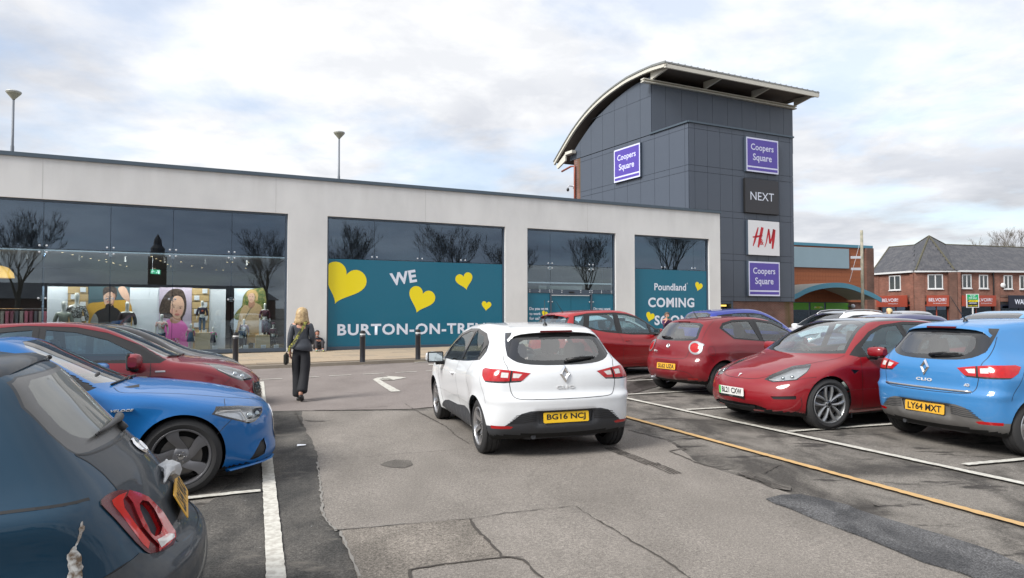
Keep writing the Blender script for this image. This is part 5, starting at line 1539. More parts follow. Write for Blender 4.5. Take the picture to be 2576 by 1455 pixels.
def build_plain(name, label, key, M, col, metal=.2, rails=None, group=None, q=.55, glass='glass_blue', roofcol=None, scale=None, dlo=None):
  """ordinary car of which the photo shows little more than roof and glass"""
  sp = SPEC[key]; b = Body(sp, q)
  p = paint('paint_' + name, col, metal)
  root = thing(name, (0, 0, 0), 0, label, 'car', group)
  tp = b.G
  zt = max(z for _, z in sp['sil'])
  bl = lambda x: float(b.belt(x))
  # side glass follows belt and roof line
  xs = [1.0, .7, .35, 0, -.4, -.8, -1.15, -1.4]
  def roofz(x):
    l, n = b.cast('top', (x, 0)); return l.z
  top = [(x, roofz(x) - (.16 if x > .4 else .12)) for x in xs]
  top = [t for t in top if t[1] > bl(t[0]) + .05]
  P = top + [(top[-1][0] - .04, bl(-1.2) + .05), (-.3, bl(-.3) + .04), (.9, bl(.9) + .04)]
  b.region('dlo', 'side', P)
  Pi = inset(P, .03)
  b.region('wfront', 'side', [(-.20, 0), (2, 0), (2, 2), (-.20, 2)], only=['dlo'], filt=lambda c, n: c.y > .3 and inside(c.x, c.z, Pi))
  b.region('wrear', 'side', [(-.30, 0), (-2, 0), (-2, 2), (-.30, 2)], only=['dlo'], filt=lambda c, n: c.y > .3 and inside(c.x, c.z, Pi))
  xs_ = max(x for x, z in sp['sil'] if z > zt - .10)
  cw = {'ix': (1.56, ((.50, 1.52), (.62, 1.28), (.70, 1.06)), 1.03), 'puma': (1.475, ((.50, 1.44), (.62, 1.25), (.70, 1.07)), 1.055), 'mito': (1.385, ((.44, 1.36), (.58, 1.18), (.66, 1.03)), 1.015), 'giulia': (1.36, ((.50, 1.32), (.62, 1.14), (.70, .995)), .955), 'tesla': (1.405, ((.53, 1.36), (.66, 1.17), (.765, .975)), .945), 'fiat': (1.43, ((.42, 1.39), (.55, 1.18), (.60, 1.0)), .985)}[key]
  screen_cut(b, cw[0], cw[1], cw[2], cw[2] - .01, w=.05)
  screen_cut(b, cw[0] - .06, ((.45, cw[0] - .10), (.55, 1.22), (.56, 1.10)), 1.08, 1.05, w=.05, proj='rear', xmin=-.8)
  b.region('lamp', 'rc', [(-1.83, .60, 1.00), (-1.62, .80, 1.05), (-1.50, .84, .95), (-1.80, .68, .86)])
  b.region('headlamp', 'fc', [(2.0, .50, .74), (1.8, .66, .84), (1.55, .80, .87), (1.7, .78, .74), (1.95, .60, .66)])
  if roofcol is not None:
    b.region('roof', 'top', [(.30, -.2), (.30, .47), (-.4, .52), (-1.2, .5), (-1.3, -.2)], filt=lambda c, n: n.z > .6 and c.z > 1.2)
  b.drop_arches(sp['ra']); b.paint_low('under', .28)
  b.finish(root, M, std(p, M, glass=M[glass]))
  if rails:
    for sg in (1, -1):
      mb = MB()
      P = [b.cast('top', (x, .50)) for x in [.30, .15, -.2, -.6, -1.0, -1.25, -1.4]]
      mb.tube([Vector((l.x, l.y * sg, l.z + (.045 if 0 < i < 6 else .0))) for i, (l, n) in enumerate(P)], .018, 8)
      mb.build('roof_rail', M[rails], root, True)
  wheels(root, sp, b, M, dict(n=5, wi=.06, wo=.08, dish=.03), hi=False)
  wing_mirror(root, .70, .86, bl(.7) + .07, M, p)
  arch_liners(root, sp, sp['ra'], M, b); interior(root, sp, M)
  b.bm.free(); return root
M['red_bright'] = mat('bright_red_lens', (.62, .025, .012), .12, coat=1.0, noise=.2, nscale=18)
M['tape'] = mat('pale_torn_tape', (.42, .43, .44), .25, noise=.35, nscale=9, coat=.5, bump=.6, bscale=30)
M['scrape'] = mat('scraped_filler', (.62, .62, .60), .6, noise=.2, nscale=30, col2=(.16, .11, .07))
M['dusty_frit'] = mat('dusty_glass_border', (.085, .082, .078), .5, coat=.5, coat_r=.25, noise=.25, nscale=5)
M['seal_dusty'] = mat('dusty_rubber', (.06, .06, .062), .55, noise=.3, nscale=10)
def dust_and_reflection_glass():
  m = glass_mat('dust_reflection_car_glass', (.50, .54, .52), 2.1)
  N, L = m.node_tree.nodes, m.node_tree.links
  out = next(n for n in N if n.type == 'OUTPUT_MATERIAL')
  src = out.inputs[0].links[0].from_socket
  d = N.new('ShaderNodeBsdfDiffuse'); d.inputs[0].default_value = (.42, .43, .40, 1)  # dust film, made paler so its colour also paints in the glass reflection
  mx = N.new('ShaderNodeMixShader'); mx.inputs[0].default_value = .42
  L.new(src, mx.inputs[1]); L.new(d.outputs[0], mx.inputs[2]); L.new(mx.outputs[0], out.inputs[0])
  return m
M['glass_dust_reflection'] = dust_and_reflection_glass()
# ================================================================== GROUND
def asphalt(name, c1, c2, scale, speck=.35, c3=None, lo=.42, hi=.60, rough=.9, bumps=.5, stain=None, grain=130):
  m, N, L, b = newmat(name)
  tc_ = N.new('ShaderNodeTexCoord')
  n = N.new('ShaderNodeTexNoise'); n.inputs['Scale'].default_value = scale; n.inputs['Detail'].default_value = 8; n.inputs['Roughness'].default_value = .62; n.inputs['Distortion'].default_value = .4
  mp = N.new('ShaderNodeMapping'); mp.inputs['Rotation'].default_value = (0, 0, R(-21)); mp.inputs['Scale'].default_value = (1.0, .55, 1)
  L.new(tc_.outputs['Object'], mp.inputs[0]); L.new(mp.outputs[0], n.inputs[0])
  rp = N.new('ShaderNodeValToRGB'); e = rp.color_ramp.elements
  e[0].position = lo; e[0].color = (*c1, 1); e[1].position = hi; e[1].color = (*c2, 1)
  L.new(n.outputs[0], rp.inputs[0])
  n2 = N.new('ShaderNodeTexNoise'); n2.inputs['Scale'].default_value = grain; n2.inputs['Detail'].default_value = 3; n2.inputs['Roughness'].default_value = .8
  L.new(tc_.outputs['Object'], n2.inputs[0])
  mr = N.new('ShaderNodeMapRange'); mr.inputs[1].default_value = .32; mr.inputs[2].default_value = .68; mr.inputs[3].default_value = 1 - speck; mr.inputs[4].default_value = 1 + speck
  L.new(n2.outputs[0], mr.inputs[0])
  n4 = N.new('ShaderNodeTexNoise'); n4.inputs['Scale'].default_value = 46; n4.inputs['Detail'].default_value = 6; n4.inputs['Roughness'].default_value = .8
  L.new(tc_.outputs['Object'], n4.inputs[0])
  mr4 = N.new('ShaderNodeMapRange'); mr4.inputs[1].default_value = .3; mr4.inputs[2].default_value = .7; mr4.inputs[3].default_value = 1 - speck * .8; mr4.inputs[4].default_value = 1 + speck * .8
  L.new(n4.outputs[0], mr4.inputs[0])
  mq = N.new('ShaderNodeMath'); mq.operation = 'MULTIPLY'; L.new(mr.outputs[0], mq.inputs[0]); L.new(mr4.outputs[0], mq.inputs[1])
  mx = N.new('ShaderNodeVectorMath'); mx.operation = 'SCALE'
  L.new(rp.outputs[0], mx.inputs[0]); L.new(mq.outputs[0], mx.inputs['Scale'])
  last = mx.outputs[0]
  if stain:
    n5 = N.new('ShaderNodeTexNoise'); n5.inputs['Scale'].default_value = stain[0]; n5.inputs['Detail'].default_value = 10; n5.inputs['Roughness'].default_value = .7
    mp5 = N.new('ShaderNodeMapping'); mp5.inputs['Location'].default_value = (11, 4, 0); mp5.inputs['Rotation'].default_value = (0, 0, R(-15)); mp5.inputs['Scale'].default_value = (1, 2.4, 1)
    L.new(tc_.outputs['Object'], mp5.inputs[0]); L.new(mp5.outputs[0], n5.inputs[0])
    r5 = N.new('ShaderNodeMapRange'); r5.inputs[1].default_value = stain[1]; r5.inputs[2].default_value = stain[2]
    L.new(n5.outputs[0], r5.inputs[0])
    m5 = N.new('ShaderNodeMix'); m5.data_type = 'RGBA'; L.new(r5.outputs[0], m5.inputs[0]); L.new(last, m5.inputs[6]); m5.inputs[7].default_value = (*stain[3], 1)
    last = m5.outputs[2]
  # pale chips of stone and dropped specks of gum
  v = N.new('ShaderNodeTexVoronoi'); v.inputs['Scale'].default_value = 7.0; L.new(tc_.outputs['Object'], v.inputs[0])
  lt = N.new('ShaderNodeMath'); lt.operation = 'LESS_THAN'; L.new(v.outputs['Distance'], lt.inputs[0]); lt.inputs[1].default_value = .035
  m6 = N.new('ShaderNodeMix'); m6.data_type = 'RGBA'; L.new(lt.outputs[0], m6.inputs[0]); L.new(last, m6.inputs[6])
  vr = N.new('ShaderNodeMapRange'); L.new(v.outputs['Color'], vr.inputs[0]); vr.inputs[3].default_value = .02; vr.inputs[4].default_value = .42
  cb = N.new('ShaderNodeCombineXYZ'); [L.new(vr.outputs[0], cb.inputs[i]) for i in range(3)]
  L.new(cb.outputs[0], m6.inputs[7])
  L.new(m6.outputs[2], b.inputs['Base Color'])
  b.inputs['Roughness'].default_value = rough
  b.inputs['Specular IOR Level'].default_value = .3
  bp = N.new('ShaderNodeBump'); bp.inputs['Strength'].default_value = bumps; bp.inputs['Distance'].default_value = .010
  L.new(n2.outputs[0], bp.inputs['Height']); L.new(bp.outputs[0], b.inputs['Normal'])
  return m
A_bay = asphalt('bay_asphalt', (.060, .055, .050), (.185, .170, .152), 1.5, .60, lo=.38, hi=.58, stain=(1.1, .55, .62, (.042, .038, .035)))
A_dark = asphalt('old_dark_asphalt', (.045, .044, .042), (.115, .107, .097), 1.8, .65, lo=.40, hi=.66, stain=(1.5, .58, .68, (.15, .137, .12)), grain=90)
A_lane = asphalt('lane_asphalt', (.165, .150, .134), (.240, .218, .196), 1.3, .55, lo=.3, hi=.7, stain=(.7, .66, .74, (.13, .115, .10)))
A_patch = asphalt('brown_patch', (.145, .130, .113), (.215, .192, .168), 2.2, .7, grain=90)
A_strip = asphalt('new_patch', (.052, .053, .056), (.105, .105, .108), 3.2, .8, grain=90)
A_road = asphalt('cross_road', (.175, .152, .142), (.235, .208, .195), .9, .32, lo=.3, hi=.7, stain=(.45, .62, .70, (.12, .10, .092)))
M_crack = mat('crack_tar', (.055, .048, .042), .95, noise=.4, nscale=40)
M_white = mat('worn_white_paint', (.56, .55, .50), .7, noise=.12, nscale=18, col2=(.40, .38, .34))
M_yellow = mat('worn_yellow_paint', (.52, .33, .14), .7, noise=.1, nscale=15, col2=(.46, .30, .13))

def flat(name, pts, m, dz, jag=0.0, seed=0, kind='structure', parent=None, label=None, thick=0.0):
  """sheet on the ground through the given ground points, edges broken up"""
  rr = random.Random(seed + 5)
  P = [Vector((p.x, p.y)) for p in pts]
  if jag:
    Q = []
    for a, c in zip(P, P[1:] + P[:1]):
      n = max(1, int((c - a).length / .12))
      for i in range(n):
        q = a.lerp(c, i / n)
        d = (c - a).normalized(); w = rr.gauss(0, jag)
        Q.append(q + Vector((-d.y, d.x)) * w)
    P = Q
  bm = bmesh.new()
  f = bm.faces.new([bm.verts.new((p.x, p.y, gz(p.x) + dz)) for p in P])
  if f.normal.z < 0: f.normal_flip()
  if thick:
    r_ = bmesh.ops.extrude_face_region(bm, geom=[f]); 
    bmesh.ops.translate(bm, verts=[v for v in r_['geom'] if isinstance(v, bmesh.types.BMVert)], vec=(0, 0, thick))
    bmesh.ops.recalc_face_normals(bm, faces=bm.faces)
  bmesh.ops.triangulate(bm, faces=bm.faces)
  me = bpy.data.meshes.new(name); bm.to_mesh(me); bm.free(); me.materials.append(m)
  o = link(bpy.data.objects.new(name, me), parent)
  if not parent: tag(o, kind=kind, label=label)
  return o
def stripe(name, a, c, w, m, dz=.016, seed=0, jag=.004, parent=None, w2=None):
  a = Vector((a.x, a.y)); c = Vector((c.x, c.y)); d = (c - a).normalized(); n = Vector((-d.y, d.x))
  rr = random.Random(seed); L_ = (c - a).length; k = max(2, int(L_ / .05)) if L_ < 14 else int(L_ / .15)
  vs = []; fs = []
  for i in range(k + 1):
    p = a.lerp(c, i / k)
    for s in (-1, 1):
      q = p + n * s * (w / 2 + rr.gauss(0, jag)); vs.append((q.x, q.y, gz(q.x) + dz))
  for i in range(k): fs.append((2 * i, 2 * i + 2, 2 * i + 3, 2 * i + 1))
  o = mesh_obj(name, vs, fs, m, parent)
  return o
def crack(pts, w, seed, mb, dz=.014):
  rr = random.Random(seed); P = [ground(*p) for p in pts]; Q = []
  for a, c in zip(P, P[1:]):
    n = max(1, int((c - a).length / .05))
    for i in range(n):
      q = a.lerp(c, i / n); Q.append(Vector((q.x + rr.gauss(0, .005), q.y + rr.gauss(0, .005))))
  Q.append(Vector((P[-1].x, P[-1].y)))
  vs = []; fs = []
  for i, q in enumerate(Q):
    d = (Q[min(i + 1, len(Q) - 1)] - Q[max(i - 1, 0)]).normalized(); n = Vector((-d.y, d.x))
    ww = w * (.12 + .45 * rr.random()) / 2
    for s in (-1, 1):
      t = q + n * s * ww; vs.append((t.x, t.y, gz(t.x) + dz))
  for i in range(len(Q) - 1): fs.append((2 * i, 2 * i + 2, 2 * i + 3, 2 * i + 1))
  mb.add(vs, fs)

S_ = 900
mesh_obj('ground', [(-S_, -S_, -S_ * GK - .004), (S_, -S_, S_ * GK - .004), (S_, S_, S_ * GK - .004), (-S_, S_, -S_ * GK - .004)], [(0, 1, 2, 3)], A_bay)['kind'] = 'structure'
ca = lambda x, y: ((700 + x / 1.515) / 1.5907, (1650 + y / 1.515) / 1.5907)      # photo crops -> picture coordinates
cb_ = lambda x, y: ((2400 + x / 1.519) / 1.5907, (1500 + y / 1.519) / 1.5907)
cc = lambda x, y: ((900 + x / 2.862) / 1.5907, (1380 + y / 2.862) / 1.5907)
G = lambda pts: [ground(*p) for p in pts]
# aisle: dark margin on the left, pale lane in the middle
near_l = ground(950, 1700); far_c = ground(1034, 1034)
margin = G([(520, 1034), (770, 1034), (765, 1066), (800, 1110), (812, 1165), (830, 1300), (930, 1480), (1050, 1700), (700, 1700), (672, 1161)])
flat('aisle_margin', margin, A_dark, .004, .012, 1)
lane = G([ca(0, -30), (759.6, 1036), (760, 1066), (784.5, 1108), (801, 1162), (806, 1230), (815, 1303), (855, 1340), (880, 1400), (909, 1455), (1010, 1700), (3300, 1700), (2700, 1540), (2240, 1350), (1997, 1247), (1881, 1208), (1757, 1166), (1683, 1112), (1575, 1080), (1500, 1055), (1440, 1034)][1:])
flat('aisle_lane', lane, A_lane, .008, .010, 2)
patch = G([ca(1000, 730), ca(1400, 690), ca(1780, 655), ca(1850, 730), ca(2000, 885), ca(1700, 925), ca(1420, 965), ca(1430, 1060), ca(1300, 1200), ca(1150, 1100)])
flat('brown_lane_patch', patch, A_patch, .011, .006, 3)
road = G([(420, 1040), (760, 1034), (1034, 1030), (1120, 1022), (1300, 1000), (1440, 1034), (1500, 1000), (1560, 940), (2100, 870), (2100, 845), (1560, 895), (1034, 906), (774, 918), (600, 925), (300, 935), (-700, 960), (-700, 1010)])
flat('cross_road', road, A_road, .006, .012, 4)
strip = G([cb_(1005, 765), cb_(1100, 742), cb_(1220, 738), cb_(1350, 765), cb_(1500, 805), cb_(1650, 860), cb_(1900, 935), cb_(2150, 1010), cb_(2350, 1080), cb_(2576, 1175), cb_(2900, 1300), cb_(2800, 1480), cb_(2480, 1330), cb_(2200, 1215), cb_(1980, 1150), cb_(1780, 1075), cb_(1600, 1000), cb_(1300, 885), cb_(1150, 825)])
flat('dark_tar_patch', strip, A_strip, .010, .008, 5, thick=.010)
# pale slurry line down the left seam of the lane
M_slurry = mat('pale_slurry', (.205, .195, .18), .9, noise=.2, nscale=15)
ms = MB()
for sd, w_, pts in ((31, .05, [(798, 1165), (806, 1230), (812, 1300), (845, 1340)]), (32, .045, [(855, 1340), (880, 1400), (905, 1455)]), (33, .025, [(850, 1336), (930, 1330), (1020, 1320)])):
  crack(pts, w_, sd, ms, .013)
o = ms.build('slurry_seam', M_slurry); o['kind'] = 'structure'
mk = MB()
for sd, w_, pts in ((1, .022, [ca(960, 725), ca(1200, 705), ca(1500, 680), ca(1780, 655), ca(2000, 620), ca(2200, 600), ca(2420, 577), ca(2480, 610), ca(2600, 690)]), (2, .05, [ca(1780, 655), ca(1830, 720), ca(1900, 790), ca(1990, 885), ca(2030, 890)]),
          (3, .04, [ca(2110, 890), ca(1990, 890), ca(1800, 910), ca(1600, 935), ca(1420, 965), ca(1430, 1006), ca(1450, 1100)]), (4, .045, [ca(2030, 890), ca(2110, 905), ca(2160, 960), ca(2240, 1030), ca(2330, 1110)]),
          (5, .016, [ca(1150, 275), ca(1400, 255), ca(1780, 228)]), (6, .028, [ca(1470, 0), ca(1560, 50), ca(1640, 90), ca(1700, 145), ca(1780, 195)]), (7, .035, [cb_(0, 900), cb_(90, 955), cb_(220, 1035), cb_(400, 1140), cb_(530, 1236), cb_(700, 1350)]),
          (8, .03, [cc(1000, 755), cc(1400, 745), cc(1700, 722), cc(1900, 708)]), (9, .02, [cc(520, 768), cc(800, 760), cc(1000, 765)]), (10, .03, [cc(2060, 680), cc(2130, 730), cc(2300, 820), cc(2500, 930)]), (11, .015, [cc(2060, 680), cc(2250, 665), cc(2370, 660)]),
          (12, .05, [cb_(170, 340), cb_(300, 375), cb_(420, 405), cb_(520, 455), cb_(420, 470), cb_(600, 545), cb_(760, 590), cb_(880, 620)]), (13, .06, [cb_(880, 620), cb_(1010, 660), cb_(1150, 700)]), (14, .03, [cb_(900, 610), cb_(1000, 600), cb_(1040, 575), cb_(1100, 545)]),
          (15, .05, [cc(800, 770), cc(830, 830), cc(860, 880), cc(900, 940)]), (16, .02, [cc(1250, 870), cc(1150, 882), cc(950, 870)])):
  crack(pts, w_, sd, mk)
o = mk.build('road_crack', M_crack); o['kind'] = 'structure'
# tyre scrubs beside the white car and on the seam
for k, (a, c) in enumerate((((1530, 1128), (1572, 1146)), ((1560, 1140), (1640, 1172)), ((1640, 1168), (1700, 1195)), ((1868, 1192), (1960, 1232)))):
  p0, p1 = ground(*a), ground(*c)
  for j in range(4):
    q = Vector((-(p1 - p0).y, (p1 - p0).x, 0)).normalized() * (.035 * (j - 1.5)); stripe('tyre_mark', p0 + q, p1 + q, .016, M_crack, .0135, 60 + k * 4 + j, .004)['kind'] = 'structure'
A_stain = asphalt('stain', (.085, .078, .070), (.14, .128, .115), 5, .5, lo=.3, hi=.7)
# stains
for k, pts in enumerate(([ca(1240, 325), ca(1330, 297), ca(1420, 300), ca(1440, 325), ca(1390, 345), ca(1300, 340)], [cc(880, 870), cc(1150, 876), cc(1150, 886), cc(900, 890)],
            [cb_(1650, 770), cb_(1700, 800), cb_(1640, 795)], [cb_(860, 600), cb_(950, 615), cb_(930, 640), cb_(870, 630)], [cb_(1040, 670), cb_(1150, 685), cb_(1160, 705), cb_(1060, 695)])):
  flat('oil_stain', G(pts), A_stain, .0125, .03, 40 + k)
# bays on the left are darker round the line
flat('left_bay_surface', G([(480, 1300), (560, 1235), (660, 1150), (672, 1161), (700, 1700), (200, 1700), (300, 1400)]), A_dark, .003, .01, 6)
# ------------------------------------------------------------------ markings
def rm(name): return name
mk_ = []
def line_px(name, a, b, w, m=M_white, ext=(0, 0), dz=.016, jag=.004):
  A, B = ground(*a), ground(*b); d = (B - A).normalized()
  o = stripe(name, A - d * ext[0], B + d * ext[1], w, m, dz, len(mk_), jag); o['kind'] = 'structure'; mk_.append(o); return o
line_px('bay_edge_line', (694, 1451), (672, 1161), .112, ext=(1.2, 9.0), jag=.0018)
line_px('bay_line', (483.7, 1255.5), (655, 1237.5), .085, ext=(4, 0), dz=.0165)
line_px('bay_edge_line', (1575, 1003.5), (2575, 1220), .095, ext=(9, 3))
line_px('yellow_line', (1575, 1051), (2575, 1325), .085, M_yellow, ext=(6, 2))
for a, c in (((1727, 1032.7), (1824, 1027)), ((1982, 1088), (2233, 1070)), ((2425, 1172), (2575, 1158)), ((1560, 995), (1766, 984)), ((1545, 961), (1636, 957)), ((1540, 938), (1615, 935))):
  line_px('bay_line', a, c, .085, ext=(0, 4.5), dz=.0165)
for a, c in (((405, 405), (655, 395)), ((880, 383), (1075, 372)), ((1190, 363), (1445, 352)), ((1578, 345), (1825, 330)), ((1950, 325), (2195, 315)), ((2300, 307), (2560, 297))):
  line_px('centre_dash', cc(*a), cc(*c), .09)
line_px('give_way_line', cc(2170, 205), cc(2700, 195), .28); line_px('give_way_line', cc(2330, 234), cc(2700, 226), .28)
arrow = [(1900, 547), (2012, 543), (1900, 480), (1800, 425), (1768, 402), (1790, 393), (1885, 390), (1925, 412), (2078, 382), (1845, 363), (1872, 378), (1740, 385), (1692, 404), (1720, 425), (1800, 480)]
flat('turn_arrow', G([cc(*p) for p in arrow]), M_white, .0165, .004, 9)

# ================================================================== PAVEMENT, KERB
K0, K1 = ground(774.5, 924), ground(1027, 913)
kd = (K1 - K0); kd.z = 0; kd.normalize()
PF = ground(822.7, 881.6, .12); PF.z = 0
FD = Vector((math.cos(R(26)), math.sin(R(26)), 0)); FN = Vector((-FD.y, FD.x, 0))
ka, kb = K0 - kd * 26, K0 + kd * 45
fa, fb = PF - FD * 30, PF + FD * 45
M_slab = mat('buff_slab', (.36, .285, .205), .85, noise=.14, nscale=3.5, bump=.2, bscale=120)
M_slab2 = mat('buff_slab_worn', (.30, .245, .185), .85, noise=.2, nscale=5, bump=.2, bscale=120)
M_joint = mat('joint_grit', (.16, .13, .10), .95, noise=.2)
M_kerb = mat('kerb_stone', (.27, .235, .19), .85, noise=.2, nscale=6)
def prism_xy(name, pts, z0, z1, m, parent=None):
  mb = MB(); n = len(pts)
  mb.add([(p.x, p.y, gz(p.x) + z) for z in (z0, z1) for p in pts], [tuple(range(n - 1, -1, -1)), tuple(range(n, 2 * n))] + [(i, (i + 1) % n, n + (i + 1) % n, n + i) for i in range(n)])
  return mb.build(name, m, parent)
kin = Vector((-kd.y, kd.x, 0))
pave = prism_xy('pavement', [ka + kin * .12, kb + kin * .12, fb + FN * 3.5, fa + FN * 3.5], -.05, .095, M_joint); pave['kind'] = 'structure'
kerb = prism_xy('kerb', [ka, kb, kb + kin * .12, ka + kin * .12], -.05, .10, M_kerb); kerb['kind'] = 'structure'
# paving slabs laid square to the shop front
sw, sh = .90, .60
sm = [mesh_obj('slab_tmp', [(x, y, z) for z in (0, .012) for x, y in ((.006, .006), (sw - .006, .006), (sw - .006, sh - .006), (.006, sh - .006))], [(4, 5, 6, 7), (0, 1, 5, 4), (1, 2, 6, 5), (2, 3, 7, 6), (3, 0, 4, 7)], m_) for m_ in (M_slab, M_slab2)]
sl = []
rr = random.Random(12)
for i in range(-16, 34):
  for j in range(0, 14):
    s0 = i * sw + (sw / 2 if j % 2 else 0); t0 = -(j + 1) * sh
    cors = [PF + FD * (s0 + a) + FN * (t0 + c_) for a, c_ in ((0, 0), (sw, 0), (sw, sh), (0, sh))]
    if all((c_ - K0).dot(kin) > .13 for c_ in cors): sl.append((cors[0], rr.random()))
sl.sort(key=lambda q: abs(q[0].x + 3.5) + q[0].y * .8)
ang = math.atan2(FD.y, FD.x)
def slab_matrix(p, dz): return Matrix.Translation((p.x, p.y, gz(p.x) + .0955 + dz)) @ Matrix.Rotation(-math.atan(GK), 4, 'Y') @ Matrix.Rotation(ang, 4, 'Z')
for k, (p, q) in enumerate(sl[:290]):
  o = bpy.data.objects.new('slab', sm[0 if q > .3 else 1].data); link(o, pave); o.matrix_basis = slab_matrix(p, rr.uniform(0, .003))
mb = MB()
for k, (p, q) in enumerate(sl[290:]):
  Mx = slab_matrix(p, rr.uniform(0, .003)); mb.add([Mx @ v.co for v in sm[0].data.vertices], [tuple(f.vertices) for f in sm[0].data.polygons])
if sl[290:]:
  o = mb.build('far_slabs', M_slab, pave); o['kind'] = 'stuff'
for o in sm: bpy.data.objects.remove(o)
# ================================================================== SHOP BUILDING  (local x along the front, y into the building, z up)
def frame_at(P, D): return Matrix(((D.x, -D.y, 0, P.x), (D.y, D.x, 0, P.y), (0, 0, 1, 0), (0, 0, 0, 1)))
MF = frame_at(PF, FD)
M_render = None
def render_mat():
  m, N, L, b = newmat('pale_render')
  tc_ = N.new('ShaderNodeTexCoord')
  n = N.new('ShaderNodeTexNoise'); n.inputs['Scale'].default_value = .55; n.inputs['Detail'].default_value = 9; n.inputs['Roughness'].default_value = .6
  mp = N.new('ShaderNodeMapping'); mp.inputs['Scale'].default_value = (1, 1, .55); L.new(tc_.outputs['Object'], mp.inputs[0]); L.new(mp.outputs[0], n.inputs[0])
  rp = N.new('ShaderNodeValToRGB'); e = rp.color_ramp.elements; e[0].position = .33; e[0].color = (.615, .622, .625, 1); e[1].position = .6; e[1].color = (.705, .712, .712, 1)
  L.new(n.outputs[0], rp.inputs[0])
  # runs of dirt below the coping
  n2 = N.new('ShaderNodeTexNoise'); n2.inputs['Scale'].default_value = 2.2; n2.inputs['Detail'].default_value = 6
  mp2 = N.new('ShaderNodeMapping'); mp2.inputs['Scale'].default_value = (1, 1, .12); L.new(tc_.outputs['Object'], mp2.inputs[0]); L.new(mp2.outputs[0], n2.inputs[0])
  sp = N.new('ShaderNodeSeparateXYZ'); L.new(tc_.outputs['Object'], sp.inputs[0])
  mr = N.new('ShaderNodeMapRange'); mr.inputs[1].default_value = 5.6; mr.inputs[2].default_value = 6.8; mr.inputs[3].default_value = 0.0; mr.inputs[4].default_value = .16; L.new(sp.outputs[2], mr.inputs[0])
  r2 = N.new('ShaderNodeMapRange'); r2.inputs[1].default_value = .42; r2.inputs[2].default_value = .68; L.new(n2.outputs[0], r2.inputs[0])
  mu = N.new('ShaderNodeMath'); mu.operation = 'MULTIPLY'; L.new(mr.outputs[0], mu.inputs[0]); L.new(r2.outputs[0], mu.inputs[1])
  # and splashes at the foot
  m3 = N.new('ShaderNodeMapRange'); m3.inputs[1].default_value = .9; m3.inputs[2].default_value = .1; m3.inputs[3].default_value = 0; m3.inputs[4].default_value = .3; L.new(sp.outputs[2], m3.inputs[0])
  m4 = N.new('ShaderNodeMath'); m4.operation = 'MULTIPLY'; L.new(m3.outputs[0], m4.inputs[0]); L.new(n.outputs[0], m4.inputs[1])
  m5 = N.new('ShaderNodeMath'); m5.operation = 'ADD'; L.new(mu.outputs[0], m5.inputs[0]); L.new(m4.outputs[0], m5.inputs[1])
  mx = N.new('ShaderNodeMix'); mx.data_type = 'RGBA'; L.new(m5.outputs[0], mx.inputs[0]); L.new(rp.outputs[0], mx.inputs[6]); mx.inputs[7].default_value = (.27, .255, .225, 1)
  L.new(mx.outputs[2], b.inputs['Base Color']); b.inputs['Roughness'].default_value = .9
  n6 = N.new('ShaderNodeTexNoise'); n6.inputs['Scale'].default_value = 45; n6.inputs['Detail'].default_value = 3; L.new(tc_.outputs['Object'], n6.inputs[0])
  bp = N.new('ShaderNodeBump'); bp.inputs['Strength'].default_value = .25; bp.inputs['Distance'].default_value = .01; L.new(n6.outputs[0], bp.inputs['Height']); L.new(bp.outputs[0], b.inputs['Normal'])
  return m
M_render = render_mat()
M_coping = mat('coping_blue_grey', (.085, .115, .145), .45, metal=.3, noise=.15, nscale=2)
M_frame = mat('frame_blue_grey', (.075, .10, .135), .4, metal=.3, noise=.1)
M_void = mat('dark_back_panel', (.045, .055, .070), .6, noise=.15)
M_teal = mat('teal_vinyl', (.0, .125, .205), .35, coat=.25, coat_r=.1, noise=.03)
M_yel = mat('yellow_vinyl', (.85, .70, .0), .4, coat=.2)
M_wht = mat('white_vinyl', (.70, .75, .86), .45, coat=.1)
M_roofing = mat('flat_roof', (.12, .12, .12), .9)
G_shop = glass_mat('shop_glass', (.80, .86, .88), 1.85, refl=(.80, .90, 1.0))
G_upper = glass_mat('tinted_glass', (.50, .57, .64), 2.5, refl=(.40, .50, .62))
M_steel = mat('polished_steel', (.75, .77, .80), .2, metal=.9)
shop = thing('shop_building', (PF.x, PF.y, 0), 0, 'long single-storey pale rendered shop building with tall glazed openings', 'building')
shop.matrix_world = MF
X0, X1, ZT, ZH, ZM = -16.0, 20.17, 6.70, 5.33, 3.67
OPEN = [(-15.0, -1.52), (-.03, 7.72), (8.82, 13.61), (14.71, 19.43)]
wall = MB()
wall.box(X0, X1, 0, .40, ZH, ZT)
px = [X0] + [v for o in OPEN for v in o] + [X1]
for a, c in zip(px[0::2], px[1::2]): wall.box(a, c, 0, .40, -.35, ZH)
wall.box(X1 - .40, X1 - .0005, .40, 24, -.35, ZT)           # right return wall
wall.box(X0, X0 + .4, .40, 24, -.35, ZT)
wall.build('wall', M_render, shop)
roof = MB(); roof.box(X0 + .4, X1 - .4, .41, 24, 6.05, 6.25); roof.box(X0, X1, 24, 24.4, -.35, 6.7); roof.build('roof', M_roofing, shop)
cp = MB(); cp.box(X0 - .05, X1 + .05, -.06, .50, ZT, ZT + .135); cp.box(X1 - .5, X1 + .05, .502, 24.4, ZT, ZT + .135); cp.build('coping', M_coping, shop)
jn = MB()
for s in (-9.4, -1.98, 4.0, 12.0):
  jn.box(s, s + .012, -.003, .0, ZH + .02, ZT - .02)
jn.build('render_joint', mat('render_joint', (.50, .50, .49), .9), shop)
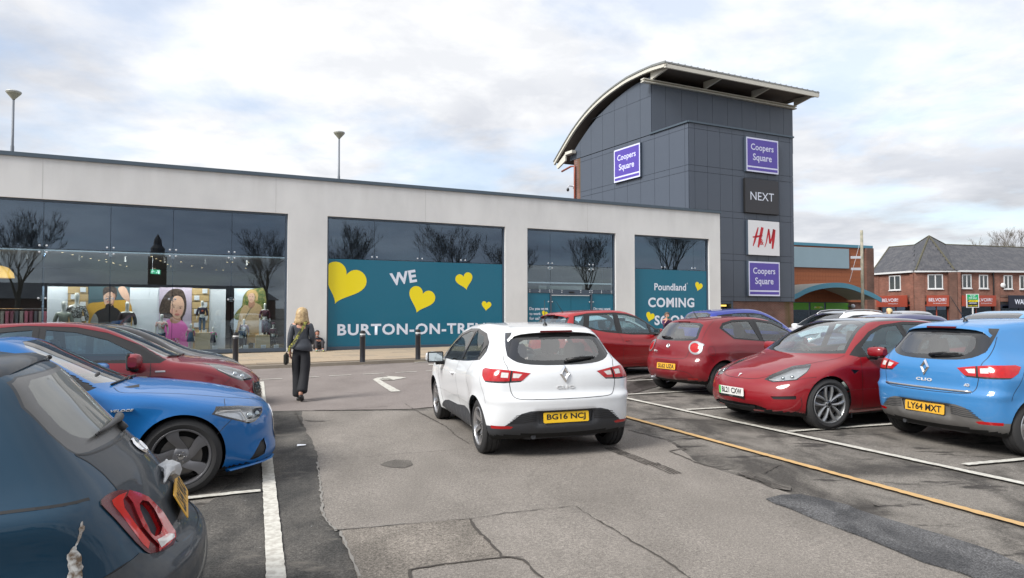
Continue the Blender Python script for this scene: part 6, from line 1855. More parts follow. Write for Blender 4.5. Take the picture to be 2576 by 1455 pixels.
def window(o, mull, name='shop_window', vinyl=False, base=.05, door=False):
  a, c = o
  w = thing('w', (0, 0, 0)); bpy.data.objects.remove(w)
  fr = MB()
  t = .07
  fr.box(a, a + t, .10, .22, base, ZH); fr.box(c - t, c, .10, .22, base, ZH)
  fr.box(a + t, c - t, .10, .22, ZH - t, ZH); fr.box(a + t, c - t, .08, .24, base, base + .13)
  f = fr.build('window_frame', M_frame, shop)
  xs = [a + t] + mull + [c - t]
  for s0, s1 in zip(xs, xs[1:]):
    for z0, z1, g, nm in ((base + .13, ZM, G_shop, 'pane'), (ZM + .012, ZH - t, G_upper, 'upper_pane')):
      if door and nm == 'pane': continue
      mb = MB(); mb.box(s0 + .006, s1 - .006, .155, .165, z0 + .005, z1); mb.build(nm, g, shop)
  if not vinyl:
    mb = MB(); mb.box(a + t, c - t, .55, .60, ZM + .02, ZH - t); mb.build('back_panel', M_void, shop)
  else:
    mb = MB(); mb.box(a + t, c - t, .55, .60, ZM - .2, ZH - t); mb.build('back_panel', M_void, shop)
  for s in mull:
    sp = MB()
    for dx in (-.10, .10):
      for z in ((ZM + .12,) if vinyl else (ZM + .12, ZM - .10, 2.02)):
        sp.lathe([(.001, .012), (.034, .010), (.038, 0)], 12, Matrix.Translation((s + dx, .153, z)) @ Matrix.Rotation(R(90), 4, 'X'))
    if not vinyl:
      for z in (ZM - .10, 2.02):
        for dz in (-.07, 0, .07):
          hw = .06 if dz else .10
          sp.box(s - hw, s + hw, .172, .182, z + dz - .008, z + dz + .008)
        sp.box(s - .022, s - .012, .172, .185, z - .07, z + .07); sp.box(s + .012, s + .022, .172, .185, z - .07, z + .07)
    auto_smooth(sp.build('glass_fitting', M_steel, shop), 40)
    if not vinyl:
      fn = MB(); fn.box(s - .008, s + .008, .19, .50, base + .13, ZM); fn.build('glass_fin', G_upper, shop)
  return f
window(OPEN[0], [-13.2, -11.3, -9.36, -7.41, -5.46, -3.50])
window(OPEN[1], [1.89, 3.82, 5.77], vinyl=True)
window(OPEN[2], [10.08, 12.30], vinyl=False, door=True)
window(OPEN[3], [16.57, 18.51], vinyl=True)
# transom behind the big window
tr = MB(); tr.box(-14.9, -1.6, .20, .30, ZM - .055, ZM - .005); tr.box(8.9, 13.54, .20, .30, 2.86, 2.92); tr.build('transom', M_steel, shop)
# ------------------------------------------------------------------ vinyls
def vinyl(name, a, c, z0, z1, m=None, y=.150, parent=None):
  mb = MB(); mb.box(a, c, y, y + .004, z0, z1); return mb.build(name, m or M_teal, parent or shop)
def heart(cx, cz, w, rot, m, parent, clip=None, y=.145, name='heart'):
  """heart outline turned by rot; w is its width"""
  P = []
  for i in range(48):
    t = 2 * math.pi * i / 48
    x = 16 * math.sin(t) ** 3; z = 13 * math.cos(t) - 5 * math.cos(2 * t) - 2 * math.cos(3 * t) - math.cos(4 * t)
    P.append((x / 32 * w, (z + 2.5) / 32 * w * 1.02))
  c_, s_ = math.cos(rot), math.sin(rot)
  Q = [(cx + x * c_ - z * s_, cz + x * s_ + z * c_) for x, z in P]
  if clip is not None: Q = [(max(x, clip), z) for x, z in Q]
  bm = bmesh.new(); f = bm.faces.new([bm.verts.new((x, y, z)) for x, z in Q])
  bm.normal_update()
  if f.normal.y > 0: f.normal_flip()
  bmesh.ops.triangulate(bm, faces=bm.faces)
  me = bpy.data.meshes.new(name); bm.to_mesh(me); bm.free(); me.materials.append(m)
  return link(bpy.data.objects.new(name, me), parent)
def wtext(s, cx, cz, w=None, h=None, m=None, parent=None, y=.144, rot=0.0, bold=.02, spacing=1.0, name='lettering'):
  # local frame of the shop: text x -> x, text y -> z, facing -y
  Mx = Matrix(((1, 0, 0, cx), (0, 0, -1, y), (0, 1, 0, cz), (0, 0, 0, 1))) @ Matrix.Rotation(rot, 4, 'Z')
  return text_obj(name, s, Mx, m or M_wht, parent or shop, width=w, height=h, size=1.0, bold=bold, spacing=spacing)
v2 = vinyl('vinyl_panel', .04, 7.65, .18, ZM - .01)
heart(.60, 2.62, 1.75, R(-21), M_yel, v2, clip=.04)
heart(3.86, 2.02, 1.17, R(-19), M_yel, v2); heart(5.85, 2.86, .80, R(14), M_yel, v2); heart(6.87, 1.80, .46, R(-7), M_yel, v2)
wtext('WE', 3.11, 2.97, w=1.12, parent=v2, rot=R(10), bold=.035, spacing=1.05)
wtext('BURTON-ON-TRENT', 3.86, .845, w=6.88, h=.46, parent=v2, bold=.030, spacing=1.12)
v4 = vinyl('vinyl_panel', 14.78, 19.36, .18, ZM - .01)
wtext('Poundland', 17.0, 2.80, w=2.0, parent=v4, bold=.02)
wtext('®', 18.09, 3.0, w=.07, parent=v4)
heart(18.82, 2.83, .50, R(-17), M_yel, v4); heart(15.72, 1.28, .52, R(-17), M_yel, v4)
wtext('COMING', 17.07, 2.02, w=2.92, h=.49, parent=v4, bold=.03, spacing=1.08)
wtext('SOON', 17.07, 1.13, w=2.15, h=.49, parent=v4, bold=.03, spacing=1.08)
# entrance
en = MB()
en.box(8.89, 13.54, .12, .20, 2.42, 2.58)
en.box(10.06, 10.12, .10, .24, .05, 2.42); en.box(12.26, 12.32, .10, .24, .05, 2.42)
en.box(10.12, 12.26, .10, .24, 2.34, 2.42); en.build('door_head', M_frame, shop)
bl = MB(); bl.box(10.1, 12.2, .14, .19, 2.30, 2.338); bl.build('door_track', M_steel, shop)
sn = MB(); sn.bbox(11.06, 11.32, .04, .12, 2.44, 2.50, .01); sn.build('door_sensor', M['seal'], shop)
st = MB()
for s in (9.0, 9.52, 10.03, 10.16, 10.68, 11.7, 12.2, 12.33, 12.86, 13.42):
  for z in (2.46, 2.54): st.lathe([(.001, .01), (.026, .008), (.03, 0)], 10, Matrix.Translation((s, .118, z)) @ Matrix.Rotation(R(90), 4, 'X'))
st.build('glass_fitting', M_steel, shop)
e1 = vinyl('vinyl_panel', 8.90, 10.05, .10, 2.41)
vinyl('door_leaf', 10.13, 11.185, .06, 2.30, y=.17); vinyl('door_leaf', 11.20, 12.255, .06, 2.30, y=.17)
e2 = vinyl('vinyl_panel', 12.33, 13.53, .10, 2.41)
for ex, pr in ((0, e1), (3.42, e2)):
  for k, (t, z) in enumerate((('Do you want', 1.68), ('to work', 1.47), ('for us?', 1.26))):
    wd = (.96, .58, .52)[k]
    wtext(t, 9.0 + ex + wd / 2, z, w=wd, parent=pr, bold=.02)
  heart(9.77 + ex, 1.45, .30, R(-17), M_yel, pr)
pn = MB()
for s0, s1 in ((8.9, 10.07), (10.09, 12.29), (12.31, 13.53)):
  pn.box(s0, s1, .155, .165, 2.59, ZM)
pn.build('pane', G_shop, shop)
lw = MB(); lw.box(9.75, 12.1, .62, .66, 2.52, 2.78); lw.build('light_box', mat('unlit_sign', (.55, .56, .52), .4), shop)
bk = MB(); bk.box(8.9, 13.5, .95, 1.0, .0, ZM); bk.box(8.9, 13.5, .21, .95, ZM - .02, ZM); bk.build('lobby', mat('lobby', (.035, .034, .034), .8), shop)
# ------------------------------------------------------------------ inside the clothes shop
M_in = mat('interior_wall', (.22, .22, .23), .8); M_floor = mat('interior_floor', (.16, .15, .14), .35, noise=.1)
M_ceil = mat('interior_ceiling', (.22, .22, .24), .9)
ins = MB(); ins.box(-15, -1.3, .42, 12, -.10, .165); ins.build('shop_floor', M_floor, shop)
ins = MB(); ins.box(-15, -1.3, .62, 12, 3.68, 3.74); ins.build('shop_ceiling', M_ceil, shop)
ins = MB(); ins.box(-15, -1.3, 12, 12.1, 0, 3.68); ins.box(-1.3, -1.2, .42, 12, 0, 5.3); ins.build('partition', mat('dark_partition', (.06, .055, .055), .8), shop)
M_white_in = mat('display_white', (.66, .69, .74), .6)
M_kraft = mat('kraft_card', (.50, .35, .17), .8, noise=.15, nscale=6); M_wood = mat('pale_wood', (.58, .44, .27), .6, noise=.1, nscale=5)
M_lampe = mat('warm_lamp', (1, .8, .5), .5, emit=(1.0, .72, .38), estr=3)
lm = MB()
rr = random.Random(5)
spots = [(-9.0 + .55 * i * .35, 1.6 + .95 * i) for i in range(9)] + [(-6.2 + .12 * i, 2.2 + 1.2 * i) for i in range(6)] + [(rr.uniform(-8, -2), rr.uniform(3, 11)) for _ in range(12)]
for s, t in spots: lm.lathe([(.001, -.002), (.032, -.002), (.036, .0)], 10, Matrix.Translation((s, t, 3.677)))
o = lm.build('ceiling_spot', M_lampe, shop); o['kind'] = 'stuff'
tl = MB()
for s in (-10.9, -9.95, -8.4, -7.0, -5.75, -4.35, -2.9): tl.lathe([(.001, 0), (.05, 0), (.05, .20), (.001, .20)], 12, Matrix.Translation((s, .95, 3.36)))
o = tl.build('track_light', M['seal'], shop, False)
for i, s in enumerate((-12.2, -9.2, -7.0, -5.1, -2.9)):      # the lit track lights over the display
  ld = bpy.data.lights.new('track_light', 'AREA'); ld.energy = 48; ld.size = .5; ld.color = (1, .93, .84); ld.shape = 'RECTANGLE'; ld.size_y = .3
  lo = link(bpy.data.objects.new('track_light_beam', ld), shop); lo.matrix_basis = Matrix.Translation((s, .40, 3.5)) @ Matrix.Rotation(R(22), 4, 'X')
pd = thing('pendant_lamp', MF @ Vector((-10.85, 2.0, 2.75)), 0, 'large glowing yellow pendant lamp hanging inside the left end of the shop', 'lamp')
mb = MB(); mb.lathe([(.05, .42), (.22, .36), (.36, .18), (.40, 0)], 24); mb.build('lamp_shade', mat('yellow_shade', (.75, .45, .08), .5, emit=(1, .55, .12), estr=.3), pd, True)
mb = MB(); mb.tube([(0, 0, .40), (0, 0, 1.12)], .012, 6); mb.build('cord', M['seal'], pd)
ex_ = thing('exit_sign', MF @ Vector((-6.05, 1.6, 2.98)), 0, 'small green exit sign with arrow hanging inside the shop', 'sign')
ex_.rotation_euler = (0, 0, R(26))
mb = MB(); mb.box(-.16, .16, 0, .02, 0, .16); mb.build('sign_face', mat('exit_green', (.02, .22, .12), .4, emit=(.03, .35, .2), estr=.08), ex_)
text_obj('lettering', '←', Matrix(((1, 0, 0, -.08), (0, 0, -1, -.003), (0, 1, 0, .08), (0, 0, 0, 1))), M_wht, ex_, width=.10, size=1)
mb = MB(); mb.ellip((.06, -.004, .125), .014, .004, .014, 8, 6); mb.add([(.03, -.004, .03), (.06, -.004, .105), (.075, -.004, .10), (.055, -.004, .03)], [(0, 1, 2, 3)]); mb.add([(.10, -.004, .02), (.13, -.004, .02), (.13, -.004, .14), (.10, -.004, .14)], [(0, 1, 2, 3)]); mb.tube([(-.1, .01, .16), (-.1, .01, .68)], .006, 5); mb.build('running_figure', M_wht, ex_)

def local_thing(name, s, t, z, label, cat, group=None, rz=0.0):
  o = thing(name, (0, 0, 0), 0, label, cat, group); o.matrix_world = MF @ Matrix.Translation((s, t, z)) @ Matrix.Rotation(rz, 4, 'Z'); return o
def panel(name, s0, s1, z0, z1, t, m, label, cat, th=.05):
  o = local_thing(name, (s0 + s1) / 2, t, z0, label, cat)
  mb = MB(); mb.box(-(s1 - s0) / 2, (s1 - s0) / 2, 0, th, 0, z1 - z0); mb.build('board', m, o); return o
def on_disp(px, py, t=.95):
  P = PF + FN * t
  return on_plane(px, py, P, FD)
TD = .95
def dsp(x, y): return on_disp((0 + x / 2.1467) / 1.5907, (1000 + y / 2.1467) / 1.5907, TD)
sx = lambda x: dsp(x, 500)[0]
ztop = dsp(1500, 325)[1]
panel('display_board', sx(405), sx(580), .17, ztop - .02, TD, M_white_in, 'white display board with pink heart doodles, leftmost in the shop window', 'display board')
panel('display_board', sx(1112), sx(1366), .17, ztop - .02, TD + .01, M_white_in, 'blank white display board between the two portrait posters', 'display board')
panel('display_board', sx(1797), sx(1938), .17, ztop - .04, TD + .01, M_white_in, 'narrow blank white board right of the card-box column', 'display board')
# columns of folded card with white squares
def card_column(s0, s1, label, seed):
  o = local_thing('card_column', (s0 + s1) / 2, TD - .02, .17, label, 'shop display')
  w = s1 - s0; h = ztop - .17; n = 9; rr = random.Random(seed)
  for k in range(n):
    z0 = h * k / n
    mb = MB(); dx = rr.uniform(-.01, .01)
    mb.box(-w / 2 + dx, w / 2 + dx, 0, .06 + .02 * (k % 2), z0, z0 + h / n - .02); mb.build('card_strip', M_kraft, o)
  for k in range(n):
    z0 = h * k / n
    q = -w * .22 if k % 2 else w * .24
    mb = MB(); mb.box(q - .085, q + .085, -.02, -.003, z0 + .05, z0 + .05 + .17); mb.build('white_card', M_white_in, o)
card_column(sx(582), sx(756), 'brown card column with white squares left of the dark-haired portrait', 1)
card_column(sx(1647), sx(1795), 'brown card column with white squares right of the smiling girl poster', 2)
def poly_on(o, pts, y, m, name='print_shape', curve=True):
  P = catmull([(p[0], p[1]) for p in pts], 5, True) if curve else pts
  bm = bmesh.new(); f = bm.faces.new([bm.verts.new((p[0], y, p[1])) for p in P]); bm.normal_update()
  if f.normal.y > 0: f.normal_flip()
  bmesh.ops.triangulate(bm, faces=bm.faces)
  me = bpy.data.meshes.new(name); bm.to_mesh(me); bm.free(); me.materials.append(m)
  return link(bpy.data.objects.new(name, me), o)
pm = lambda n, c, r_=.5, **k: mat(n, c, r_, **k)
P_skin = pm('print_skin', (.66, .41, .30), noise=.12, nscale=5); P_skin2 = pm('print_skin_shadow', (.48, .24, .16)); P_hair = pm('print_hair', (.03, .02, .016), nscale=14, col2=(.09, .06, .045)); P_blond = pm('print_blond', (.55, .36, .14)); P_lip = pm('print_lip', (.50, .17, .15))
P_black = pm('print_black', (.015, .016, .018), noise=.3); P_pink = pm('print_pink', (.78, .17, .50)); P_lilac = pm('print_lilac', (.50, .42, .52), noise=.12, nscale=3); P_green = pm('print_leaves', (.07, .13, .03), nscale=7, col2=(.30, .26, .08)); P_sky = pm('print_sky', (.62, .68, .75))
P_coat = pm('print_tan', (.55, .38, .20), noise=.12, nscale=4); P_slate = pm('print_slate', (.07, .12, .14)); P_mustard = pm('print_mustard', (.58, .33, .05)); P_grey = pm('print_grey', (.30, .30, .29)); P_eye = pm('print_eye', (.09, .05, .04))
P_rosy = pm('print_rosy', (.70, .38, .29)); P_silver = pm('print_silver', (.45, .47, .45))
def poster(name, x0, x1, label, base, z1=None):
  s0, s1 = sx(x0), sx(x1)
  o = local_thing(name, (s0 + s1) / 2, TD - .03, .17, label, 'poster')
  w, h = s1 - s0, (z1 or ztop) - .17
  mb = MB(); mb.box(-w / 2, w / 2, 0, .03, 0, h); mb.build('poster_sheet', base, o)
  return o, w, h
# normalised drawing: u,v in 0..1 of the sheet
def draw(o, w, h, items):
  for k, (pts, m, nm) in enumerate(items):
    poly_on(o, [((min(max(u, 0), 1) - .5) * w, min(max(v, 0), 1) * h) for u, v in pts], -.002 - .0012 * k, m, nm)
def ell(u, v, a, b, n=14, rot=0): return [(u + a * math.cos(t) * math.cos(rot) - b * math.sin(t) * math.sin(rot), v + a * math.cos(t) * math.sin(rot) + b * math.sin(t) * math.cos(rot)) for t in [2 * math.pi * i / n for i in range(n)]]
o, w, h = poster('portrait_poster', 758, 1109, 'poster of a person with short black hair and black top against slate and mustard', P_slate)
draw(o, w, h, [([(0, .30), (0, .72), (.3, .76), (.7, .79), (1, .77), (1, .3)], P_mustard, 'backdrop'), ([(.08, .0), (.06, .45), (.18, .60), (.36, .66), (.62, .68), (.80, .60), (.92, .45), (.95, .0)], P_black, 'black_top'),
       ([(.08, .0), (.06, .45), (.16, .58), (.24, .50), (.20, .2), (.22, 0)], P_grey, 'sleeve'), ([(.72, .97), (.80, .86), (.90, .79), (1, .74), (1, .86), (.88, 1.0), (.76, 1.0)], P_skin, 'raised_hand'),
       (ell(.49, .84, .125, .155), P_skin, 'face'), ([(.36, .86), (.37, .98), (.50, 1.0), (.66, .99), (.70, .90), (.66, .80), (.62, .87), (.55, .92), (.44, .90)], P_hair, 'hair'), ([(.42, .66), (.42, .71), (.50, .74), (.60, .72), (.62, .66)], P_black, 'collar'),
       (ell(.445, .852, .014, .006), P_eye, 'eye'), (ell(.545, .845, .014, .006), P_eye, 'eye'), (ell(.475, .765, .030, .011), P_lip, 'mouth'), ([(.485, .84), (.472, .80), (.50, .797)], P_skin2, 'nose'), ([(.58, .90), (.615, .84), (.60, .76), (.55, .70), (.60, .72), (.64, .80), (.65, .88)], P_skin2, 'cheek_shadow')]
  + [([(.26 + .045 * i, .12), (.27 + .045 * i, .40 + .03 * math.sin(i * 2)), (.285 + .045 * i, .30), (.275 + .045 * i, .10)], P_silver, 'sheen') for i in range(10)])
o, w, h = poster('girl_poster', 1367, 1645, 'poster of a smiling dark-haired girl in a pink top', P_lilac)
draw(o, w, h, [([(.0, .62), (.02, .70), (.12, .84), (.30, .95), (.50, .985), (.70, .96), (.80, .86), (.84, .72), (.80, .58), (.72, .50), (.74, .42), (.62, .46), (.30, .50), (.10, .52)], P_hair, 'hair'), ([(.15, .0), (.14, .38), (.28, .48), (.5, .50), (.72, .46), (.88, .36), (.90, 0)], P_pink, 'pink_top'),
       ([(.34, .45), (.36, .52), (.64, .52), (.66, .46), (.5, .42)], P_skin2, 'neck'), ([(.35, .70), (.38, .80), (.50, .865), (.66, .85), (.76, .76), (.765, .66), (.71, .565), (.62, .505), (.52, .50), (.42, .55), (.36, .62)], P_skin, 'face'), ([(.30, .74), (.36, .85), (.50, .90), (.68, .86), (.78, .76), (.80, .84), (.66, .94), (.45, .95), (.30, .86)], P_hair, 'fringe'),
       (ell(.62, .60, .10, .05), P_rosy, 'cheek'), (ell(.40, .62, .07, .045), P_rosy, 'cheek'), (ell(.45, .685, .026, .008), P_eye, 'eye'), (ell(.65, .668, .026, .008), P_eye, 'eye'), (ell(.55, .565, .075, .018), P_lip, 'mouth'), (ell(.53, .62, .035, .014), P_skin2, 'nose'), ([(.36, .71), (.44, .722), (.50, .71), (.44, .714)], P_hair, 'brow'), ([(.60, .69), (.67, .70), (.73, .685), (.67, .693)], P_hair, 'brow')]
  + [(ell(.42 + .05 * (i % 5), .10 + .035 * (i // 5), .02, .012), (P_sky, P_coat, P_lip, P_black)[i % 4], 'flower_print') for i in range(15)])
o, w, h = poster('boy_poster', 2010, 2262, 'poster of a fair-haired child in a tan coat before green leaves', P_sky)
draw(o, w, h, [([(.0, .50), (.1, .62), (.25, .70), (.3, .86), (.45, .97), (.7, 1.0), (1, 1.0), (1, .5), (.6, .45)], P_green, 'leaves'), ([(.02, .22), (.10, .35), (.25, .66), (.36, .72), (.55, .70), (.70, .76), (.92, .70), (.97, .60), (.86, .40), (.80, .12), (.45, .06), (.42, .30), (.2, .24)], P_coat, 'coat'),
       ([(.48, .70), (.52, .80), (.68, .79), (.70, .73), (.58, .66)], P_skin2, 'neck'), (ell(.58, .85, .115, .088), P_skin, 'face'), ([(.42, .86), (.44, .95), (.56, .985), (.72, .965), (.80, .89), (.79, .80), (.72, .79), (.72, .87), (.66, .92), (.54, .92)], P_blond, 'hair'),
       ([(.34, .46), (.50, .60), (.62, .70), (.70, .745), (.60, .70), (.44, .58)], pm('print_coat_shade', (.20, .17, .10)), 'coat_placket'), (ell(.53, .862, .014, .006), P_eye, 'eye'), (ell(.62, .864, .014, .006), P_eye, 'eye'), (ell(.565, .812, .024, .006), P_lip, 'mouth'), ([(.50, .0), (.52, .08), (.66, .08), (.64, 0)], P_black, 'trousers')])
# plinths and little boxes
def plinth(x0, x1, z1, label):
  s0, s1 = on_disp((560 + x0 / 4.155) / 1.5907, 830, .75)[0], on_disp((560 + x1 / 4.155) / 1.5907, 830, .75)[0]
  o = local_thing('plinth', (s0 + s1) / 2, .52, .17, label, 'plinth'); w = s1 - s0
  mb = MB(); mb.bbox(-w / 2, w / 2, 0, .40, 0, z1, .006); mb.build('plinth_box', M_wood, o); return (s0 + s1) / 2
pl1 = plinth(918, 1165, .62, 'pale wood plinth under the navy star sweatshirt mannequin')
pl2 = plinth(1918, 2150, .50, 'pale wood plinth at the right end of the shop window')
for k, (s, lab) in enumerate(((-4.02, 'small white photo box beside the second plinth from the window foot'), (-3.3, 'white note box just left of the window post'), (-2.95, 'small white photo box under the tan coat poster'), (-2.32, 'small white photo box in front of the right plinth'), (-1.85, 'small white photo box in the right corner of the window'))):
  o = local_thing('photo_box', s, .36, .17, lab, 'box', 'small white boxes along the window foot')
  mb = MB(); mb.bbox(-.09, .09, 0, .05, 0, .13, .004); mb.build('box_body', M_white_in, o)
  mb = MB(); mb.box(-.012, -.008, -.002, 0, .01, .12); mb.box(.03, .034, -.002, 0, .01, .12); mb.box(-.08, .08, -.002, 0, .06, .064); mb.build('box_print', M_in, o)
# clothes rail and dark stock further in, at the far left
o = local_thing('clothes_rail', -10.6, 2.3, .17, 'rail of dark and plum clothes inside the left end of the shop', 'clothes rail')
rr = random.Random(9)
for k in range(16):
  mb = MB(); x = -1.1 + .14 * k; mb.bbox(x, x + .10, -.22, .22, .55 + rr.uniform(0, .2), 1.42, .02); mb.build('garment', pm('garment%d' % k, ((.10, .03, .05), (.04, .04, .05), (.16, .15, .14), (.20, .06, .09))[k % 4]), o)
mb = MB(); mb.tube([(-1.2, 0, 0), (-1.2, 0, 1.5), (1.2, 0, 1.5), (1.2, 0, 0)], .02, 6); mb.build('rail', M_steel, o)
# ================================================================== TOWER (entrance to the shopping centre)
CT = PF + FN * 3 + FD * 20.71; CT.z = 0
tower = thing('sign_tower', (CT.x, CT.y, 0), 0, 'tall dark grey panelled tower with curved oversailing roof and stacked shop signs', 'building')
TM = frame_at(CT, FD); tower.matrix_world = TM
ML = Matrix.Rotation(R(94), 4, 'Z')                 # left face: local x runs back along it
M_panel = mat('panel_blue_grey', (.070, .087, .118), .50, metal=.1, coat=.35, coat_r=.2, noise=.06, nscale=1.2, rnoise=.08)
M_panel2 = mat('panel_blue_grey_upper', (.072, .089, .118), .48, metal=.1, coat=.35, coat_r=.18, noise=.10, nscale=1.0, rnoise=.1)
M_gap = mat('panel_joint', (.012, .014, .018), .9)
M_cream = mat('cream_steel', (.62, .60, .53), .5, noise=.08, nscale=3)
M_soffit = mat('brown_soffit', (.125, .105, .095), .75, noise=.12, nscale=2)
M_zinc = mat('roof_zinc', (.25, .26, .25), .5, metal=.4, noise=.15, nscale=3)
M_purple = mat('sign_purple', (.085, .052, .36), .35, coat=.3); M_lilacw = mat('sign_lilac_white', (.66, .68, .86), .4)
def brick_mat(name, c1, c2, mortar, scale=1.0, vertical=False, moss=0.0):
  m, N, L, b = newmat(name)
  tc_ = N.new('ShaderNodeTexCoord'); sp = N.new('ShaderNodeSeparateXYZ'); L.new(tc_.outputs['Object'], sp.inputs[0])
  cb2 = N.new('ShaderNodeCombineXYZ'); L.new(sp.outputs[0], cb2.inputs[0]); L.new(sp.outputs[2], cb2.inputs[1])
  bt = N.new('ShaderNodeTexBrick'); L.new(cb2.outputs[0], bt.inputs[0])
  bt.inputs['Color1'].default_value = (*c1, 1); bt.inputs['Color2'].default_value = (*c2, 1); bt.inputs['Mortar'].default_value = (*mortar, 1)
  bt.inputs['Scale'].default_value = 1.0; bt.inputs['Brick Width'].default_value = .225 * scale; bt.inputs['Row Height'].default_value = .075 * scale; bt.inputs['Mortar Size'].default_value = .010 * scale; bt.inputs['Bias'].default_value = -.1
  n = N.new('ShaderNodeTexNoise'); n.inputs['Scale'].default_value = .9; n.inputs['Detail'].default_value = 6; L.new(tc_.outputs['Object'], n.inputs[0])
  r_ = N.new('ShaderNodeMapRange'); r_.inputs[1].default_value = .35; r_.inputs[2].default_value = .7; r_.inputs[3].default_value = .75; r_.inputs[4].default_value = 1.2; L.new(n.outputs[0], r_.inputs[0])
  vm = N.new('ShaderNodeVectorMath'); vm.operation = 'SCALE'; L.new(bt.outputs[0], vm.inputs[0]); L.new(r_.outputs[0], vm.inputs['Scale'])
  last = vm.outputs[0]
  if moss:
    n2 = N.new('ShaderNodeTexNoise'); n2.inputs['Scale'].default_value = 1.1; n2.inputs['Detail'].default_value = 4
    mp = N.new('ShaderNodeMapping'); mp.inputs['Scale'].default_value = (1, 1, .15); L.new(tc_.outputs['Object'], mp.inputs[0]); L.new(mp.outputs[0], n2.inputs[0])
    r2 = N.new('ShaderNodeMapRange'); r2.inputs[1].default_value = .55; r2.inputs[2].default_value = .68; r2.inputs[4].default_value = moss; L.new(n2.outputs[0], r2.inputs[0])
    mx = N.new('ShaderNodeMix'); mx.data_type = 'RGBA'; L.new(r2.outputs[0], mx.inputs[0]); L.new(last, mx.inputs[6]); mx.inputs[7].default_value = (.10, .075, .025, 1); last = mx.outputs[2]
  L.new(last, b.inputs['Base Color']); b.inputs['Roughness'].default_value = .85
  bp = N.new('ShaderNodeBump'); bp.inputs['Strength'].default_value = .5; bp.inputs['Distance'].default_value = .01; bp.invert = True; L.new(bt.outputs['Fac'], bp.inputs['Height']); L.new(bp.outputs[0], b.inputs['Normal'])
  return m
B_tower = brick_mat('tower_brick', (.17, .070, .050), (.21, .095, .070), (.20, .16, .14), moss=.8)
_pc = {}
def clad(Mx, xs, zs, m, parent, skip=None, top=None):
  """one panel per cell; cells cut by the curved roof get their own outline"""
  for a, c in zip(xs, xs[1:]):
    for z0, z1 in zip(zs, zs[1:]):
      if skip and skip(a, c, z0, z1): continue
      g = .009
      if top is not None and (min(top(a), top(c)) < z1):
        za, zc = top(a), top(c)
        if max(za, zc) < z0 + .06: continue
        mb = MB(); P = [(a + g, z0 + g), (c - g, z0 + g), (c - g, max(z0 + g + .01, min(z1 - g, zc - .02))), ((a + c) / 2, max(z0 + g + .012, min(z1 - g, top((a + c) / 2) - .02))), (a + g, max(z0 + g + .01, min(z1 - g, za - .02)))]
        n = len(P); vs = [Mx @ Vector((x, y, z)) for y in (-.03, 0) for x, z in P]
        mb.add(vs, [tuple(range(n)), tuple(range(2 * n - 1, n - 1, -1))] + [(i, n + i, n + (i + 1) % n, (i + 1) % n) for i in range(n)])
        mb.build('panel', m, parent); continue
      key = (round(c - a, 3), round(z1 - z0, 3), m.name)
      if key not in _pc:
        mb = MB(); mb.box(g, c - a - g, -.03, 0, g, z1 - z0 - g); t_ = mb.build('panel', m); _pc[key] = t_.data; bpy.data.objects.remove(t_)
      o = link(bpy.data.objects.new('panel', _pc[key]), parent); o.matrix_basis = Mx @ Matrix.Translation((a, 0, z0))
ROWS = [2.16, 2.42, 4.56, 4.93, 7.05, 7.42, 9.56, 9.92, 12.03, 12.33]
WX = 8.22
XS = [0, .40] + [.40 + .942 * i for i in range(1, 9)]; XS = [x for x in XS if x < WX - .25] + [WX]
TL = [0, .29] + [.29 + 1.274 * i for i in range(1, 9)]
# core
core = MB(); core.box(.02, WX - .02, .02, 9.0, 2.16, 12.30); core.build('core_wall', M_gap, tower)
core2 = MB(); core2.box(-.0, 10.45, .02, 2.0, 2.16, 12.30, ML @ Matrix.Scale(-1, 4, (0, 1, 0))); core2.build('core_wall', M_gap, tower)
clad(Matrix.Identity(4), XS, ROWS, M_panel, tower)
MLf = ML @ Matrix.Scale(-1, 4, (0, 1, 0))          # mirrored so that -y is the outer side of the left face
clad(MLf, TL, ROWS, M_panel, tower)
# coping of the lower block
cpm = MB(); cpm.box(-.08, WX + .05, -.10, 3.2, 12.34, 12.44); cpm.box(0.0, 3.2, -.12, .3, 12.34, 12.438, MLf); cpm.build('coping', M_coping, tower)
# ground floor: brick, dark door, buff light
br = MB(); br.box(3.20, WX - .05, .05, 9, -.4, 2.155); br.build('brick_base', B_tower, tower)
dr = MB(); dr.box(2.05, 3.20, .35, .42, 0, 2.16); dr.build('door_recess', M['gloss_black'], tower)
df = MB(); df.box(3.04, 3.20, -.02, .34, 0, 2.155); df.box(2.0, 3.04, .0, .34, 2.02, 2.155); df.build('door_frame', M_frame, tower)
dl = MB(); dl.box(2.10, 2.88, .20, .30, 1.86, 1.96); dl.build('light_fitting', mat('amber_light', (.7, .5, .12), .4, emit=(1, .68, .15), estr=.7), tower)
dw = MB(); dw.box(-1.2, 2.05, .05, .30, 0, 2.155); dw.build('side_wall', M_frame, tower)
